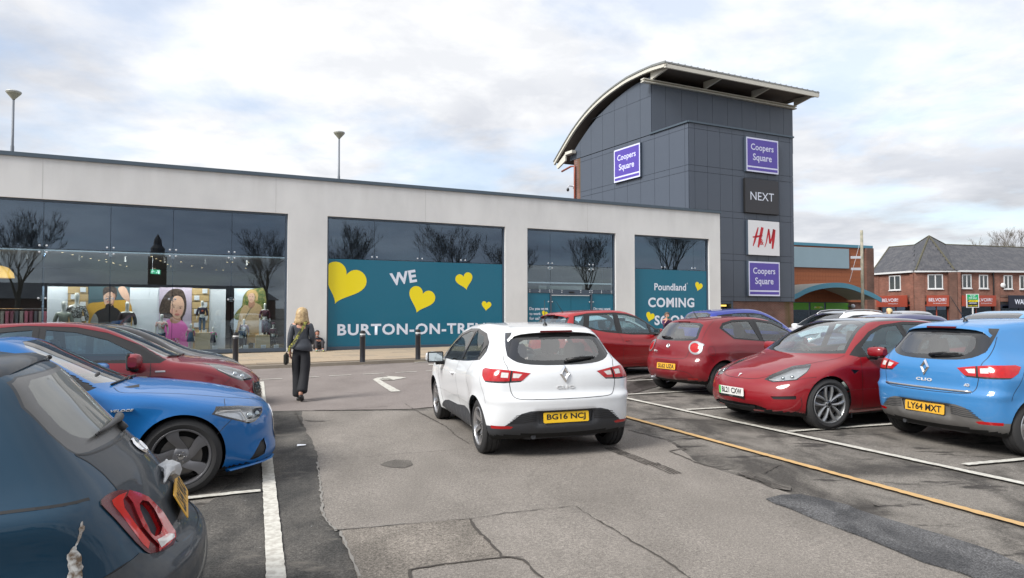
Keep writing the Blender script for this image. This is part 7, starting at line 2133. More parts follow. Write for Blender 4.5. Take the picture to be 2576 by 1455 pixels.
# upper block, set back
U0 = (ML.to_3x3() @ Vector((3.11, 0, 0)))
MU = Matrix.Translation((U0.x, U0.y, 0))
XU = [0] + [1.05 + 1.255 * i for i in range(0, 9)] + [11.97]
ub = MB(); ub.box(.02, 11.95, .02, 7.2, 12.35, 15.30, MU); ub.build('upper_core', M_gap, tower)
clad(MU, XU, [12.36, 15.44], M_panel2, tower)
arc_out = pchip([(1.37, 16.22), (3.06, 16.37), (4.64, 16.34), (6.32, 16.12), (7.87, 15.75), (9.22, 15.25), (10.65, 14.50), (11.85, 13.65), (13.18, 12.60)])
arc_in = pchip([(1.33, 15.95), (3.01, 16.02), (4.52, 15.95), (6.08, 15.66), (7.61, 15.20), (8.95, 14.60), (10.22, 13.85), (11.4, 12.99), (12.9, 11.95)])
clad(MLf, [3.11] + [t for t in TL if t > 3.3] + [11.75], [12.36, 14.72, 16.4], M_panel2, tower, top=lambda t: float(arc_in(t)) - .10)
uc = MB(); n = 16
P = [(3.13, 12.36), (11.7, 12.36)] + [(11.7 - (11.7 - 3.13) * i / n, float(arc_in(11.7 - (11.7 - 3.13) * i / n)) - .06) for i in range(n + 1)]
vs = [MLf @ Vector((t, y, z)) for y in (.02, .3) for t, z in P]; k = len(P)
uc.add(vs, [tuple(range(k)), tuple(range(2 * k - 1, k - 1, -1))] + [(i, (i + 1) % k, k + (i + 1) % k, k + i) for i in range(k)]); uc.build('upper_core', M_gap, tower)
# curved roof: profile in the left verge plane, run along the front
dirL = ML.to_3x3() @ Vector((1, 0, 0))
ts = [1.33 + (13.18 - 1.33) * i / 30 for i in range(31)]
def sweep(name, prof, x0, x1, m, smooth=False):
  mb = MB(); vs = []; k = len(prof)
  for x in (x0, x1): vs += [Vector((x, 0, z)) + dirL * t for t, z in prof]
  mb.add(vs, [tuple(range(k)), tuple(range(2 * k - 1, k - 1, -1))] + [(i, (i + 1) % k, k + (i + 1) % k, k + i) for i in range(k)])
  return mb.build(name, m, tower)
XE = 12.35
top_ = [(t, float(arc_out(t))) for t in ts]
sweep('roof_sheet', top_ + [(t, z - .09) for t, z in reversed(top_)], -.50, XE + .06, M_zinc)
sweep('roof_soffit', [(t, z - .095) for t, z in top_] + [(t, z - .14) for t, z in reversed(top_)], -.30, XE - .05, M_soffit)
low_ = [(t, z - .095) for t, z in top_] + [(t, z - .30) for t, z in reversed(top_)]
sweep('verge_beam', low_, -.45, -.31, M_cream); sweep('verge_beam', low_, XE - .04, XE + .04, M_cream)
sweep('eaves_beam', [(1.33, 16.12), (1.33, 15.86), (1.45, 15.86), (1.45, 16.12)], -.45, XE, M_cream)
ribs = MB()
for i in range(27):
  x = -.45 + i * .49
  vs = []
  for t, z in top_[::3]:
    b0 = Vector((x, 0, z)) + dirL * t; vs += [b0, b0 + Vector((.03, 0, 0)), b0 + Vector((.03, 0, .05)), b0 + Vector((0, 0, .05))]
  q = len(top_[::3]); ribs.add(vs, [(4 * i_ + k_, 4 * i_ + (k_ + 1) % 4, 4 * i_ + 4 + (k_ + 1) % 4, 4 * i_ + 4 + k_) for i_ in range(q - 1) for k_ in range(4)] + [(3, 2, 1, 0)])
ribs.build('standing_seam', M_zinc, tower)
# I-beam over the upper wall and the raking brackets
ib = MB()
for z0, z1, y0, y1 in ((15.44, 15.50, -.22, .10), (15.50, 15.60, -.08, -.02), (15.60, 15.66, -.22, .10)): ib.box(-.73, 12.18, y0, y1, z0, z1, MU)
ib.build('wall_beam', M_cream, tower)
for x in (-.05, 4.1, 8.2, 12.1):
  mb = MB(); P = [(3.05, 15.66), (3.05, 16.16), (1.46, 16.06), (1.46, 15.96)]
  vs = [Vector((xx, 0, z)) + dirL * t for xx in (x - .06, x + .06) for t, z in P]
  mb.add(vs, [(0, 1, 2, 3), (7, 6, 5, 4)] + [(i, (i + 1) % 4, 4 + (i + 1) % 4, 4 + i) for i in range(4)])
  mb.build('roof_bracket', M_cream, tower)
mb = MB(); P = [(11.7, 12.9), (12.9, 12.2), (12.75, 11.95), (11.75, 12.35)]
vs = [Vector((xx, 0, z)) + dirL * t for xx in (-.42, -.30) for t, z in P]; mb.add(vs, [(0, 1, 2, 3), (7, 6, 5, 4)] + [(i, (i + 1) % 4, 4 + (i + 1) % 4, 4 + i) for i in range(4)]); mb.build('roof_bracket', M_cream, tower)
mb = MB(); mb.box(10.9, 11.75, -.45, -.1, 12.75, 12.95, MLf); mb.build('wall_beam', M_cream, tower)
# brick pier, gutter pipe, camera at the back corner
mb = MB(); mb.box(10.48, 11.25, -.02, .8, 0, 12.34, MLf); mb.build('brick_pier', B_tower, tower)
mb = MB(); q = lambda t, y, z: MLf @ Vector((t, y, z))
mb.tube([q(12.6, -.15, 11.75), q(11.5, -.15, 11.9), q(11.0, -.15, 11.85), q(11.0, -.15, 11.0), q(11.0, -.15, 6)], .07, 8); mb.build('rainwater_pipe', mat('red_pipe', (.28, .07, .04), .5, noise=.2), tower, True)
cv = thing('security_camera', TM @ q(11.35, -.1, 10.45), 0, 'white security camera on an arm at the left corner of the dark tower', 'camera')
cv.rotation_euler = (0, 0, R(26))
mb = MB(); mb.tube([(.15, 0, 0), (-.25, -.05, .02), (-.38, -.07, 0), (-.42, -.08, -.15)], .035, 8); mb.box(.10, .20, -.10, .10, -.12, .12); mb.build('arm', M_white_in, cv, True)
mb = MB(); mb.ellip((-.42, -.08, -.27), .10, .10, .13, 12, 8); mb.build('dome', M['seal'], cv, True)
# ------------------------------------------------------------------ signs
def sign(name, s0, s1, z0, z1, left, label, face, border=None):
  o = thing(name, (0, 0, 0), 0, label, 'sign')
  w, h = s1 - s0, z1 - z0
  base = (MLf if left else Matrix.Identity(4)) @ Matrix.Translation((s0, 0, z0))
  if left:   # keep a right-handed frame: x runs towards the near corner
    base = ML @ Matrix.Translation((s1, 0, z0)) @ Matrix.Rotation(math.pi, 4, 'Z')
  o.matrix_world = TM @ base
  mb = MB(); mb.bbox(0, w, -.20, -.035, 0, h, .012); mb.build('sign_case', M_frame if border != 'dark' else M['seal'], o)
  return o, w, h
def stext(o, s, cx, cz, w=None, h=None, m=None, **k):
  Mx = Matrix(((1, 0, 0, cx), (0, 0, -1, -.208), (0, 1, 0, cz), (0, 0, 0, 1))); return text_obj('lettering', s, Mx, m or M_lilacw, o, width=w, height=h, size=1.0, **k)
def plate(o, nm, a, c, z0, z1, m, y=-.202): mb = MB(); mb.box(a, c, y, y + .003, z0, z1); return mb.build(nm, m, o)
def coopers(s0, s1, z0, z1, left, label):
  o, w, h = sign('centre_sign', s0, s1, z0, z1, left, label, None)
  plate(o, 'sign_border', .0 + .02, w - .02, .02, h - .02, M_lilacw, -.2025)
  plate(o, 'sign_panel', .10, w - .10, .36 * h / 2.08, h - .11, M_purple, -.2045); plate(o, 'sign_band', .10, w - .10, .11, .27 * h / 2.08, M_purple, -.2045)
  stext(o, 'Coopers', w / 2 - .02, h * .70, w=w * .70, bold=.015); stext(o, 'Square', w / 2 - .02, h * .41, w=w * .58, bold=.015)
coopers(4.16, 6.80, 9.88, 11.97, False, 'purple and white Coopers Square sign, highest of the four on the tower front')
coopers(4.24, 6.80, 2.47, 4.56, False, 'purple and white Coopers Square sign, lowest on the tower front')
coopers(3.95, 6.53, 9.88, 12.03, True, 'purple and white Coopers Square sign on the left flank of the tower')
o, w, h = sign('fashion_sign', 4.05, 6.78, 7.42, 9.48, False, 'black sign reading NEXT in white on the tower', None, 'dark')
plate(o, 'sign_panel', .03, w - .03, .03, h - .03, mat('sign_black', (.016, .015, .020), .4, coat=.3)); stext(o, 'NEXT', w / 2, h * .5, w=w * .70, h=.48, m=M_wht, bold=.0)
o, w, h = sign('clothes_sign', 4.24, 6.80, 4.92, 7.0, False, 'white square sign with red H&M lettering on the tower', None)
M_hm = mat('sign_red', (.50, .012, .025), .4); plate(o, 'sign_panel', .01, w - .01, .01, h - .01, mat('sign_white', (.74, .75, .78), .4))
def hmstroke(pts, wd):
  mb = MB(); vs = []
  for i, (x, z, k) in enumerate(pts):
    a = pts[max(i - 1, 0)]; c = pts[min(i + 1, len(pts) - 1)]; d = Vector((c[0] - a[0], c[1] - a[1])).normalized(); n = Vector((-d.y, d.x)) * wd * k / 2
    vs += [(x * w + n.x, -.2065, z * h + n.y), (x * w - n.x, -.2065, z * h - n.y)]
  mb.add(vs, [(2 * i, 2 * i + 1, 2 * i + 3, 2 * i + 2) for i in range(len(pts) - 1)]); mb.build('brush_stroke', M_hm, o)
hx = lambda x, y: ((x + 20) / 300.0 + .01, 1 - (y - 8) / 335.0)
for pts, wd in (([(72, 75, .5), (52, 150, 1.0), (38, 205, .9), (22, 258, .35)], .16), ([(112, 72, 1.1), (98, 140, 1.15), (85, 200, 1.1), (70, 268, .6)], .19), ([(20, 172, .6), (60, 165, 1), (112, 150, .7)], .12),
        ([(172, 85, .9), (160, 150, .9), (148, 215, .7), (132, 262, .4)], .12), ([(172, 85, .8), (178, 150, 1), (184, 225, 1.1)], .15), ([(225, 85, 1.2), (205, 160, .8), (184, 225, .5)], .16), ([(225, 85, 1.2), (216, 180, 1.2), (206, 275, .7)], .19)):
  hmstroke([(*hx(x, y), k) for x, y, k in pts], wd)
Mx = Matrix(((1, 0, 0, hx(104, 215)[0] * w), (0, 0, -1, -.208), (0, 1, 0, hx(104, 215)[1] * h), (0, 0, 0, 1))); text_obj('lettering', '&', Mx, M_hm, o, height=.34, size=1.0, bold=.02)

# ================================================================== JOB CENTRE (orange tiles, curved canopy)
O1 = at_depth(1990, 700, 62); O1.z = 0
OD = Vector((math.cos(R(22)), math.sin(R(22)), 0)); ON = Vector((-OD.y, OD.x, 0))
orange = thing('orange_tiled_building', (O1.x, O1.y, 0), 0, 'orange tiled building with blue edging, blank grey sign board and curved canopy', 'building'); OM = frame_at(O1, OD); orange.matrix_world = OM
q3 = lambda x, y: ((3000 + x / 2.35) / 1.5907, (880 + y / 2.35) / 1.5907)
op = lambda x, y, t=0.0: on_plane(*q3(x, y), O1 + ON * t, OD)
xr_, ztile = op(1095, 248); ztile = 7.62
tl_o = mat('terracotta_tile', (.34, .110, .045), .7, noise=.16, nscale=.8, col2=(.25, .075, .033)); M_teal2 = mat('sky_blue_metal', (.085, .26, .36), .4, metal=.2, noise=.1)
bk = MB(); bk.box(-8, 9.05, .03, 14, 2.42, ztile); bk.build('backing_wall', M_joint, orange)
tw, th_ = .34, .40
mb = MB(); mb.box(.006, tw - .006, -.02, .02, .006, th_ - .006); tmesh = mb.build('tile', tl_o); td = tmesh.data; bpy.data.objects.remove(tmesh)
cells = []
for i in range(-1, 27):
  for j in range(13):
    x, z = i * tw, 2.42 + j * th_
    if x + tw > 9.1: continue
    if x > -8 and x + tw < 6.9 and z > 5.6 and z + th_ < 7.45: continue
    cells.append((x, z))
for x, z in cells[:298]:
  t_ = link(bpy.data.objects.new('tile', td), orange); t_.matrix_basis = Matrix.Translation((x, 0, z))
o_ = MB()
for x, z in cells[298:]: o_.box(x + .006, x + tw - .006, -.02, .02, z + .006, z + th_ - .006)
if cells[298:]: o2 = o_.build('more_tiles', tl_o, orange); o2['kind'] = 'stuff'
mb = MB(); mb.box(-8, 10.1, -.12, .4, ztile, ztile + .26); mb.build('blue_edging', M_teal2, orange)
mb = MB(); mb.bbox(-3, 6.95, -.16, -.03, 5.60, 7.46, .01); mb.build('blank_sign_board', mat('grey_blue_board', (.26, .36, .42), .5, noise=.1, nscale=.6), orange)
B_red = brick_mat('red_brick', (.20, .062, .038), (.29, .105, .068), (.23, .18, .15)); B_red2 = brick_mat('dark_red_brick', (.125, .050, .036), (.18, .075, .052), (.15, .12, .10))
mb = MB(); mb.box(9.08, 10.05, -.25, 12, -.5, ztile + .0); mb.build('end_pier', B_red2, orange)
mb = MB(); mb.box(6.75, 9.06, .1, .4, -.5, 2.40); mb.build('brick_wall', B_red2, orange)
# green job centre shop front
M_grn = mat('fascia_green', (.10, .40, .012), .45); gz0 = 1.66
mb = MB(); mb.box(-6, 6.73, .06, .14, -.5, 2.40); mb.build('shopfront', M_frame, orange)
for a, c in ((op(405, 800)[0] - 2, op(552, 800)[0]), (op(572, 800)[0], op(697, 800)[0]), (op(716, 800)[0], op(925, 800)[0])):
  mb = MB(); mb.box(a, c, .02, .058, gz0 + .05, 2.36); mb.build('green_panel', M_grn, orange)
  mb = MB(); mb.box(a, c, .03, .055, .3, gz0 - .05); mb.build('pane', G_upper, orange)
xc = (op(572, 800)[0] + op(697, 800)[0]) / 2; zc2 = op(600, 823)[1]
for t, dx, m_ in (('job', -.36, M_wht), ('centre', -.02, M_yel), ('plus', .36, M_wht)):
  text_obj('lettering', t, Matrix(((1, 0, 0, xc + dx + .1), (0, 0, -1, .015), (0, 1, 0, zc2), (0, 0, 0, 1))), m_, orange, height=.20, size=1, bold=.02)
# curved canopy on the front
cf = -3.6
pts = [op(x, y, cf) for x, y in ((421, 700), (530, 645), (650, 608), (800, 592), (920, 603), (1050, 648), (1150, 690), (1232, 735))]
low_p = [(a, b - .42) for a, b in pts]
C1 = catmull([(2 * pts[0][0] - pts[2][0] - 1, pts[0][1] - .9)] + pts, 5)
def arch(name, P, y0, y1, th, m):
  mb = MB(); k = len(P); vs = [(x, y, z + dz) for y in (y0, y1) for dz in (0, -th) for x, z in P]
  fs = []
  for i in range(k - 1):
    fs += [(i, i + 1, 2 * k + i + 1, 2 * k + i), (k + i, 3 * k + i, 3 * k + i + 1, k + i + 1), (i, k + i, k + i + 1, i + 1), (2 * k + i, 2 * k + i + 1, 3 * k + i + 1, 3 * k + i)]
  fs += [(0, 2 * k, 3 * k, k), (k - 1, 2 * k - 1, 4 * k - 1, 3 * k - 1)]
  mb.add(vs, fs); return mb.build(name, m, orange)
arch('canopy_fascia', C1, cf - .06, cf, .42, M_teal2)
arch('canopy_roof', C1, cf, -.05, .10, M_zinc)
rb = MB()
for i in range(18):
  y = cf + .12 + i * .19; k = len(C1)
  vs = [(x, yy, z - .12 - dz) for yy in (y, y + .09) for dz in (0, .05) for x, z in C1]
  rb.add(vs, [f for i_ in range(k - 1) for f in ((k + i_, 3 * k + i_, 3 * k + i_ + 1, k + i_ + 1), (i_, k + i_, k + i_ + 1, i_ + 1), (2 * k + i_, 2 * k + i_ + 1, 3 * k + i_ + 1, 3 * k + i_))])
rb.build('soffit_rib', M_cream, orange)
o = thing('security_light', OM @ Vector((7.3, -.1, 2.05)), 0, 'white dome lamp on the dark brick beside the green shop front', 'lamp'); mb = MB(); mb.ellip((0, -.12, 0), .22, .16, .20, 12, 8); mb.build('dome', M_white_in, o, True); mb = MB(); mb.box(-.5, -.2, -.06, .06, -.06, .06); mb.build('bracket', M_frame, o)
# weathered timber post
pp = at_depth(2169, 740, 56)
post = thing('timber_post', (pp.x, pp.y, 0), 0, 'tall weathered timber post rising behind the curved blue canopy', 'post')
zt_ = at_depth(2168, 580, 56).z
mb = MB(); mb.tube([(0, 0, -.5), (0, 0, 4), (0, 0, zt_)], [.13, .12, .11], 12); mb.build('post_shaft', mat('weathered_wood', (.42, .38, .30), .8, noise=.25, nscale=2, col2=(.25, .25, .19)), post, True)
mb = MB(); mb.tube([(-.2, 0, zt_ - 1.2), (-1.1, -.1, 4.0)], .015, 5); mb.box(-.9, -.1, -.05, .05, 5.9, 6.1); mb.box(-.9, -.1, -.05, .05, 4.95, 5.15); mb.build('wire_and_arm', M_white_in, post)

# ================================================================== BRICK PARADE WITH SLATE ROOF
def parade_pt(px, py, dep): v = at_depth(px, py, dep); return v
W0, W1, W2, W3 = at_depth(2191, 690, 75), at_depth(2298, 684, 69.5), at_depth(2402, 682, 69.0), at_depth(2760, 688, 71.5)
parade = thing('brick_parade', (W0.x, W0.y, 0), 0, 'two-storey red brick parade with slate roof and corner gable behind the parked cars', 'building')
PT = Matrix.Translation((-W0.x, -W0.y, 0)); EZ = 5.55
M_slate = mat('slate', (.052, .054, .064), .6, noise=.25, nscale=1.5, col2=(.085, .085, .092)); M_slateb = mat('slate_bed', (.025, .026, .03), .9)
M_upvc = mat('white_frame', (.66, .67, .68), .4); G_win = glass_mat('window_glass', (.4, .46, .48), 1.9); M_curt = mat('net_curtain', (.28, .34, .36), .8)
segs = []
for a, c in ((W0, W1), (W1, W2), (W2, W3)):
  a = Vector((a.x, a.y, 0)); c = Vector((c.x, c.y, 0)); d = (c - a).normalized(); segs.append((a, d, (c - a).length))
def seg_obj(i): return PT @ frame_at(segs[i][0], segs[i][1])
walls = []
for i, (a, d, L_) in enumerate(segs):
  mb = MB(); mb.box(0, L_, 0, .3, 2.55, EZ); o = mb.build('wall', B_red, parade); o.matrix_basis = seg_obj(i); walls.append(o)
  mb = MB(); mb.box(0, L_, -.30, -.05, EZ - .02, EZ + .16); o = mb.build('gutter', M_upvc, parade); o.matrix_basis = seg_obj(i)
  mb = MB(); mb.box(0, L_, -.04, -.0, 3.0, 3.22); o = mb.build('brick_band', B_red2, parade); o.matrix_basis = seg_obj(i)
def sp_(i, x, y):
  a, d, L_ = segs[i]; return on_plane(*q3(x, y), a, d)
def pier(i, x0, x1, out=.25):
  mb = MB(); mb.box(x0, x1, -out, .3, -.5, EZ - .05); o = mb.build('brick_pier', B_red2 if out > .3 else B_red, parade); o.matrix_basis = seg_obj(i)
pier(0, 0, sp_(0, 1215, 700)[0], .06); pier(0, sp_(0, 1510, 700)[0], segs[0][2], .10); pier(1, 0, sp_(1, 1640, 700)[0], .08); pier(1, sp_(1, 1858, 700)[0], segs[1][2], .34)
pier(2, 0, sp_(2, 1962, 700)[0], .30); pier(2, sp_(2, 2285, 700)[0], sp_(2, 2345, 700)[0], .06); pier(2, sp_(2, 2345, 700)[0] + 12, sp_(2, 2345, 700)[0] + 13, .06)
for i in range(3):
  mb = MB(); mb.box(0, segs[i][2], .05, .25, -.5, 2.55); o = mb.build('shopfront', pm('shopfront_dark', (.03, .03, .032)), parade); o.matrix_basis = seg_obj(i)
# windows: frame, panes, curtain or dark sheet
for i, x0, x1, y0, y1 in ((0, 1310, 1420, 528, 660), (1, 1668, 1813, 514, 650), (2, 1990, 2080, 514, 646), (2, 2150, 2236, 518, 648), (2, 2382, 2465, 522, 652), (2, 2530, 2620, 524, 654)):
  a, z1 = sp_(i, x0, y0); c, z0 = sp_(i, x1, y1)
  mb = MB(); f = .09
  mb.box(a, c, -.06, .02, z0, z0 + f); mb.box(a, c, -.06, .02, z1 - f, z1); mb.box(a, a + f, -.06, .02, z0 + f, z1 - f); mb.box(c - f, c, -.06, .02, z0 + f, z1 - f); mb.box((a + c) / 2 - f * .6, (a + c) / 2 + f * .6, -.06, .02, z0 + f, z1 - f); mb.box(a - .06, c + .06, -.12, .0, z0 - .08, z0 - .002)
  w_ = mb.build('window', M_upvc, parade); w_.matrix_basis = seg_obj(i)
  mb = MB(); mb.box(a + f, c - f, -.025, -.02, z0 + f, z1 - f); mb.build('pane', G_win, w_)
  mb = MB(); mb.box(a + f, c - f, -.012, -.003, z0 + f, z1 - f); mb.build('curtain_or_dark_room', M_curt if x0 < 2300 else pm('dark_room', (.03, .03, .035)), w_)  # two rightmost windows: dark sheet painted in for an unlit room
# shop signs
M_bel = mat('sign_orange_red', (.32, .055, .030), .45, noise=.05); M_nvy = mat('sign_navy_black', (.012, .015, .03), .4)
for k, (i, x0, x1, y0, y1, lab) in enumerate(((0, 1217, 1505, 718, 820, 'orange BELVOIR! shop sign on the left wing of the brick parade'), (1, 1646, 1853, 712, 815, 'orange BELVOIR! shop sign on the corner gable of the brick parade'), (2, 1968, 2283, 712, 815, 'orange BELVOIR! shop sign half hidden behind the for sale board'))):
  a, z1 = sp_(i, x0, y0); c, z0 = sp_(i, x1, y1)
  o = thing('agency_sign', (0, 0, 0), 0, lab, 'sign', 'orange letting agency signs'); o.matrix_world = frame_at(segs[i][0], segs[i][1]) @ Matrix.Translation((a, -.35, z0)); w, h = c - a, z1 - z0
  mb = MB(); mb.bbox(0, w, -.08, .06, 0, h, .01); mb.build('sign_board', M_bel, o)
  tx = w * (.47 if k != 2 else .60)
  text_obj('lettering', 'BELVOIR!', Matrix(((1, 0, 0, tx), (0, 0, -1, -.085), (0, 1, 0, h * .60), (0, 0, 0, 1))), M_wht, o, width=min(w * .62, 2.1) if k != 1 else w * .80, height=h * .30, size=1, bold=.004)
  text_obj('lettering', 'the lettings specialist', Matrix(((1, 0, 0, tx + w * .10), (0, 0, -1, -.085), (0, 1, 0, h * .28), (0, 0, 0, 1))), M_wht, o, width=1.25, size=1)
a, z1 = sp_(2, 2402, 712); c, z0 = sp_(2, 2900, 832)
o = thing('navy_shop_sign', (0, 0, 0), 0, 'near-black shop sign with white capitals beginning WARH at the right edge', 'sign'); o.matrix_world = frame_at(segs[2][0], segs[2][1]) @ Matrix.Translation((a, -.35, z0)); w, h = c - a, z1 - z0
mb = MB(); mb.bbox(0, w, -.08, .06, 0, h, .01); mb.build('sign_board', M_nvy, o)
text_obj('lettering', 'WARHAMMER', Matrix(((1, 0, 0, .62 + 1.9), (0, 0, -1, -.085), (0, 1, 0, h * .5), (0, 0, 0, 1))), M_wht, o, width=3.8, height=.52, size=1, bold=.02)
for i, x0, x1, m_ in ((0, 1240, 1505, G_upper), (1, 1650, 1855, G_upper), (2, 1965, 2280, G_upper), (2, 2355, 2700, G_upper)):
  a = sp_(i, x0, 800)[0]; c = sp_(i, x1, 800)[0]
  mb = MB(); mb.box(a, c, .02, .04, .3, 2.1); o = mb.build('shop_pane', m_, parade); o.matrix_basis = seg_obj(i)
  mb = MB(); mb.box(a - .08, a, -.02, .05, .2, 2.25); mb.box(c, c + .08, -.02, .05, .2, 2.25); mb.box(a, c, -.02, .05, 2.1, 2.25); mb.box((a + c) / 2 - .05, (a + c) / 2 + .05, -.02, .018, .2, 2.1); o = mb.build('shop_frame', M_bel if i < 3 and x1 < 2300 else M_nvy, parade); o.matrix_basis = seg_obj(i)
# down pipe, burglar alarm
mb = MB(); xp = sp_(2, 2280, 600)[0]; mb.tube([(xp, -.12, EZ), (xp, -.12, .2)], .06, 6); o = mb.build('downpipe', M['seal'], parade); o.matrix_basis = seg_obj(2)
o = thing('alarm_box', frame_at(segs[2][0], segs[2][1]) @ Vector((sp_(2, 2369, 618)[0], -.12, sp_(2, 2369, 618)[1])), 0, 'round white alarm box on the brick wall left of the dark window', 'alarm box'); mb = MB(); mb.ellip((0, 0, 0), .26, .12, .26, 14, 8); mb.build('cover', M_upvc, o, True)
# roofs as planes of slates
def roof_plane(P):
  """bed and slate positions of one flat slope; rows run level"""
  P = [Vector(p) for p in P]; n = (P[1] - P[0]).cross(P[2] - P[0]).normalized()
  if n.z < 0: n = -n
  mesh_obj('roof_bed', [PT @ p for p in P], [tuple(range(len(P)))], M_slateb, parade)
  u = Vector((0, 0, 1)).cross(n).normalized(); v = n.cross(u).normalized(); o0 = P[0]
  if v.z < 0: u, v = -u, -v
  poly = [((p - o0).dot(u), (p - o0).dot(v)) for p in P]; m = len(poly)
  lo_ = min(p[1] for p in poly); out = []; sw_, sh_ = .36, .27
  for j in range(int((max(p[1] for p in poly) - lo_) / sh_)):
    y = lo_ + j * sh_; ym = y + sh_ * .6; xs_ = []
    for k in range(m):
      (x1, y1), (x2, y2) = poly[k], poly[(k + 1) % m]
      if (y1 > ym) != (y2 > ym): xs_.append(x1 + (x2 - x1) * (ym - y1) / (y2 - y1))
    if len(xs_) < 2: continue
    x = min(xs_) - (sw_ / 2 if j % 2 else 0) * .6
    while x < max(xs_) - sw_ * .6:
      out.append((o0 + u * x + v * y, u, v, n)); x += sw_
  return out
def on_tri(A, B, C_, px, py):
  n = (B - A).cross(C_ - A); r_ = ray(*q3(px, py)); o_ = Vector((0, 0, HCAM)); return o_ + r_ * ((A - o_).dot(n) / r_.dot(n))
def rp(px, py, dep): return at_depth(*q3(px, py), dep)
ap = rp(1683, 158, 72.5)
e0, e1_, e2_ = rp(1140, 505, 75.2), rp(1557, 478, 69.2), rp(1920, 472, 68.7); e3 = rp(2800, 492, 71.5)
r1, r2_ = rp(1548, 242, 76.0), rp(1835, 238, 75.0); r0 = on_tri(e0, e1_, r1, 1310, 262); r3 = on_tri(e2_, e3, r2_, 2800, 275)
planes = [[e0, e1_, r1, r0], [e1_, ap, r1], [e1_, e2_, ap], [e2_, e3, r3, r2_], [e2_, r2_, ap]]
sl_all = []
for P in planes: sl_all += roof_plane(P)
mb = MB(); mb.box(.006, .354, 0, .33, .0, .018); t_ = mb.build('slate', M_slate); sd_ = t_.data; bpy.data.objects.remove(t_)
random.Random(3).shuffle(sl_all)
def slate_m(q):
  p, u, v, n = q; v2_ = (v * 1 + n * .06).normalized(); n2_ = u.cross(v2_).normalized()
  if n2_.z < 0: n2_ = -n2_
  p = PT @ p + n * .02
  return Matrix(((u.x, v2_.x, n2_.x, p.x), (u.y, v2_.y, n2_.y, p.y), (u.z, v2_.z, n2_.z, p.z), (0, 0, 0, 1)))
for q in sl_all[:290]:
  o = link(bpy.data.objects.new('slate', sd_), parade); o.matrix_basis = slate_m(q)
mb = MB(); box_v = [v.co.copy() for v in sd_.vertices]; box_f = [tuple(f.vertices) for f in sd_.polygons]; rr = random.Random(8)
for q in sl_all[290:]:
  Mx = slate_m(q); dz = Vector((0, 0, rr.uniform(0, .012))); mb.add([Mx @ v + dz for v in box_v], box_f)
o = mb.build('slates', M_slate, parade); o['kind'] = 'stuff'
rg = MB(); M_ridge = mat('mossy_ridge', (.085, .08, .055), .9, noise=.3, nscale=2)
for a, c in ((r0, r1), (r1, ap), (ap, r2_), (r2_, r3), (e1_, ap), (e2_, ap), (e0, r0)):
  rg.tube([PT @ (a + Vector((0, 0, .04))), PT @ (c + Vector((0, 0, .04)))], .10, 6)
rg.build('ridge', M_ridge, parade)
bk_ = Vector((1.5, 8, -4))
for q in ([r0, r1, r1 + bk_, r0 + bk_], [r1, ap, ap + bk_, r1 + bk_], [ap, r2_, r2_ + bk_, ap + bk_], [r2_, r3, r3 + bk_, r2_ + bk_]):
  mesh_obj('back_slope', [PT @ p for p in q], [(0, 1, 2, 3)], M_slateb, parade)
# for-sale board on a pole
fp = at_depth(*q3(2093, 800), 58)
fs_ = thing('for_sale_board', (fp.x, fp.y, 0), 0, 'green, black and yellow TO LET FOR SALE agents board standing above the cars', 'sign')
zt_ = at_depth(*q3(2093, 698), 58).z; zb_ = at_depth(*q3(2093, 826), 58).z; wq = at_depth(*q3(2153, 760), 58).x - at_depth(*q3(2035, 760), 58).x
mb = MB(); mb.box(-.04, .04, -.04, .04, -.4, zb_); mb.build('post', M_upvc, fs_)
mb = MB(); mb.box(-wq / 2, wq / 2, -.02, .02, zb_, zt_); mb.build('board', M_upvc, fs_)
hh = zt_ - zb_
plate(fs_, 'green_field', -wq / 2 + .06, wq / 2 - .06, zb_ + hh * .58, zt_ - .05, mat('agent_green', (.0, .35, .12), .4), -.026); plate(fs_, 'black_field', -wq / 2 + .08, wq / 2 - .08, zb_ + .05, zb_ + hh * .57, M['ink'], -.026)
mb = MB(); mb.add([(-wq * .36, -.027, zb_ + hh * .42), (wq * .40, -.027, zb_ + hh * .42), (wq * .40, -.027, zb_ + hh * .55), (-wq * .30, -.027, zb_ + hh * .55)], [(0, 1, 2, 3)]); mb.build('yellow_field', M_yel, fs_)
for t, z, hgt, m_, ww in (('TO LET', .86, .11, M_wht, .45), ('FOR SALE', .70, .11, M_wht, .62), ('RUSHTON', .485, .08, M['ink'], .55), ('HICKMAN', .33, .09, M_wht, .6), ('01283 517747', .13, .08, M_yel, .75)):
  text_obj('lettering', t, Matrix(((1, 0, 0, 0), (0, 0, -1, -.03), (0, 1, 0, zb_ + hh * z), (0, 0, 0, 1))), m_, fs_, width=wq * ww, height=hh * hgt, size=1, bold=.02)
c = build_clio('white_hatchback', 'white five-door hatchback driving up the aisle, rear plate BG16 NCJ', paint('paint_white', (.74, .76, .78), 0.0, dirt=.10), 'BG16 NCJ', M); place(c, *POS['wclio'])
c = build_clio('sky_blue_hatchback', 'sky blue hatchback with dusty grey bumper and plate LY64 MXT at the right edge', paint('paint_sky_blue', (.038, .19, .44), 0.0, rough=.5, dirt=.12, coat=.8), 'LY64 MXT', M, True, True); place(c, *POS['bclio'])
place(build_fiat(M), *POS['fiat'])
place(build_giulia(M), *POS['giulia'])
place(build_puma(M), *POS['puma'])
place(build_mito(M), *POS['mito'])
place(build_tesla(M), *POS['tesla'])
place(build_ix(M), *POS['ix20'])
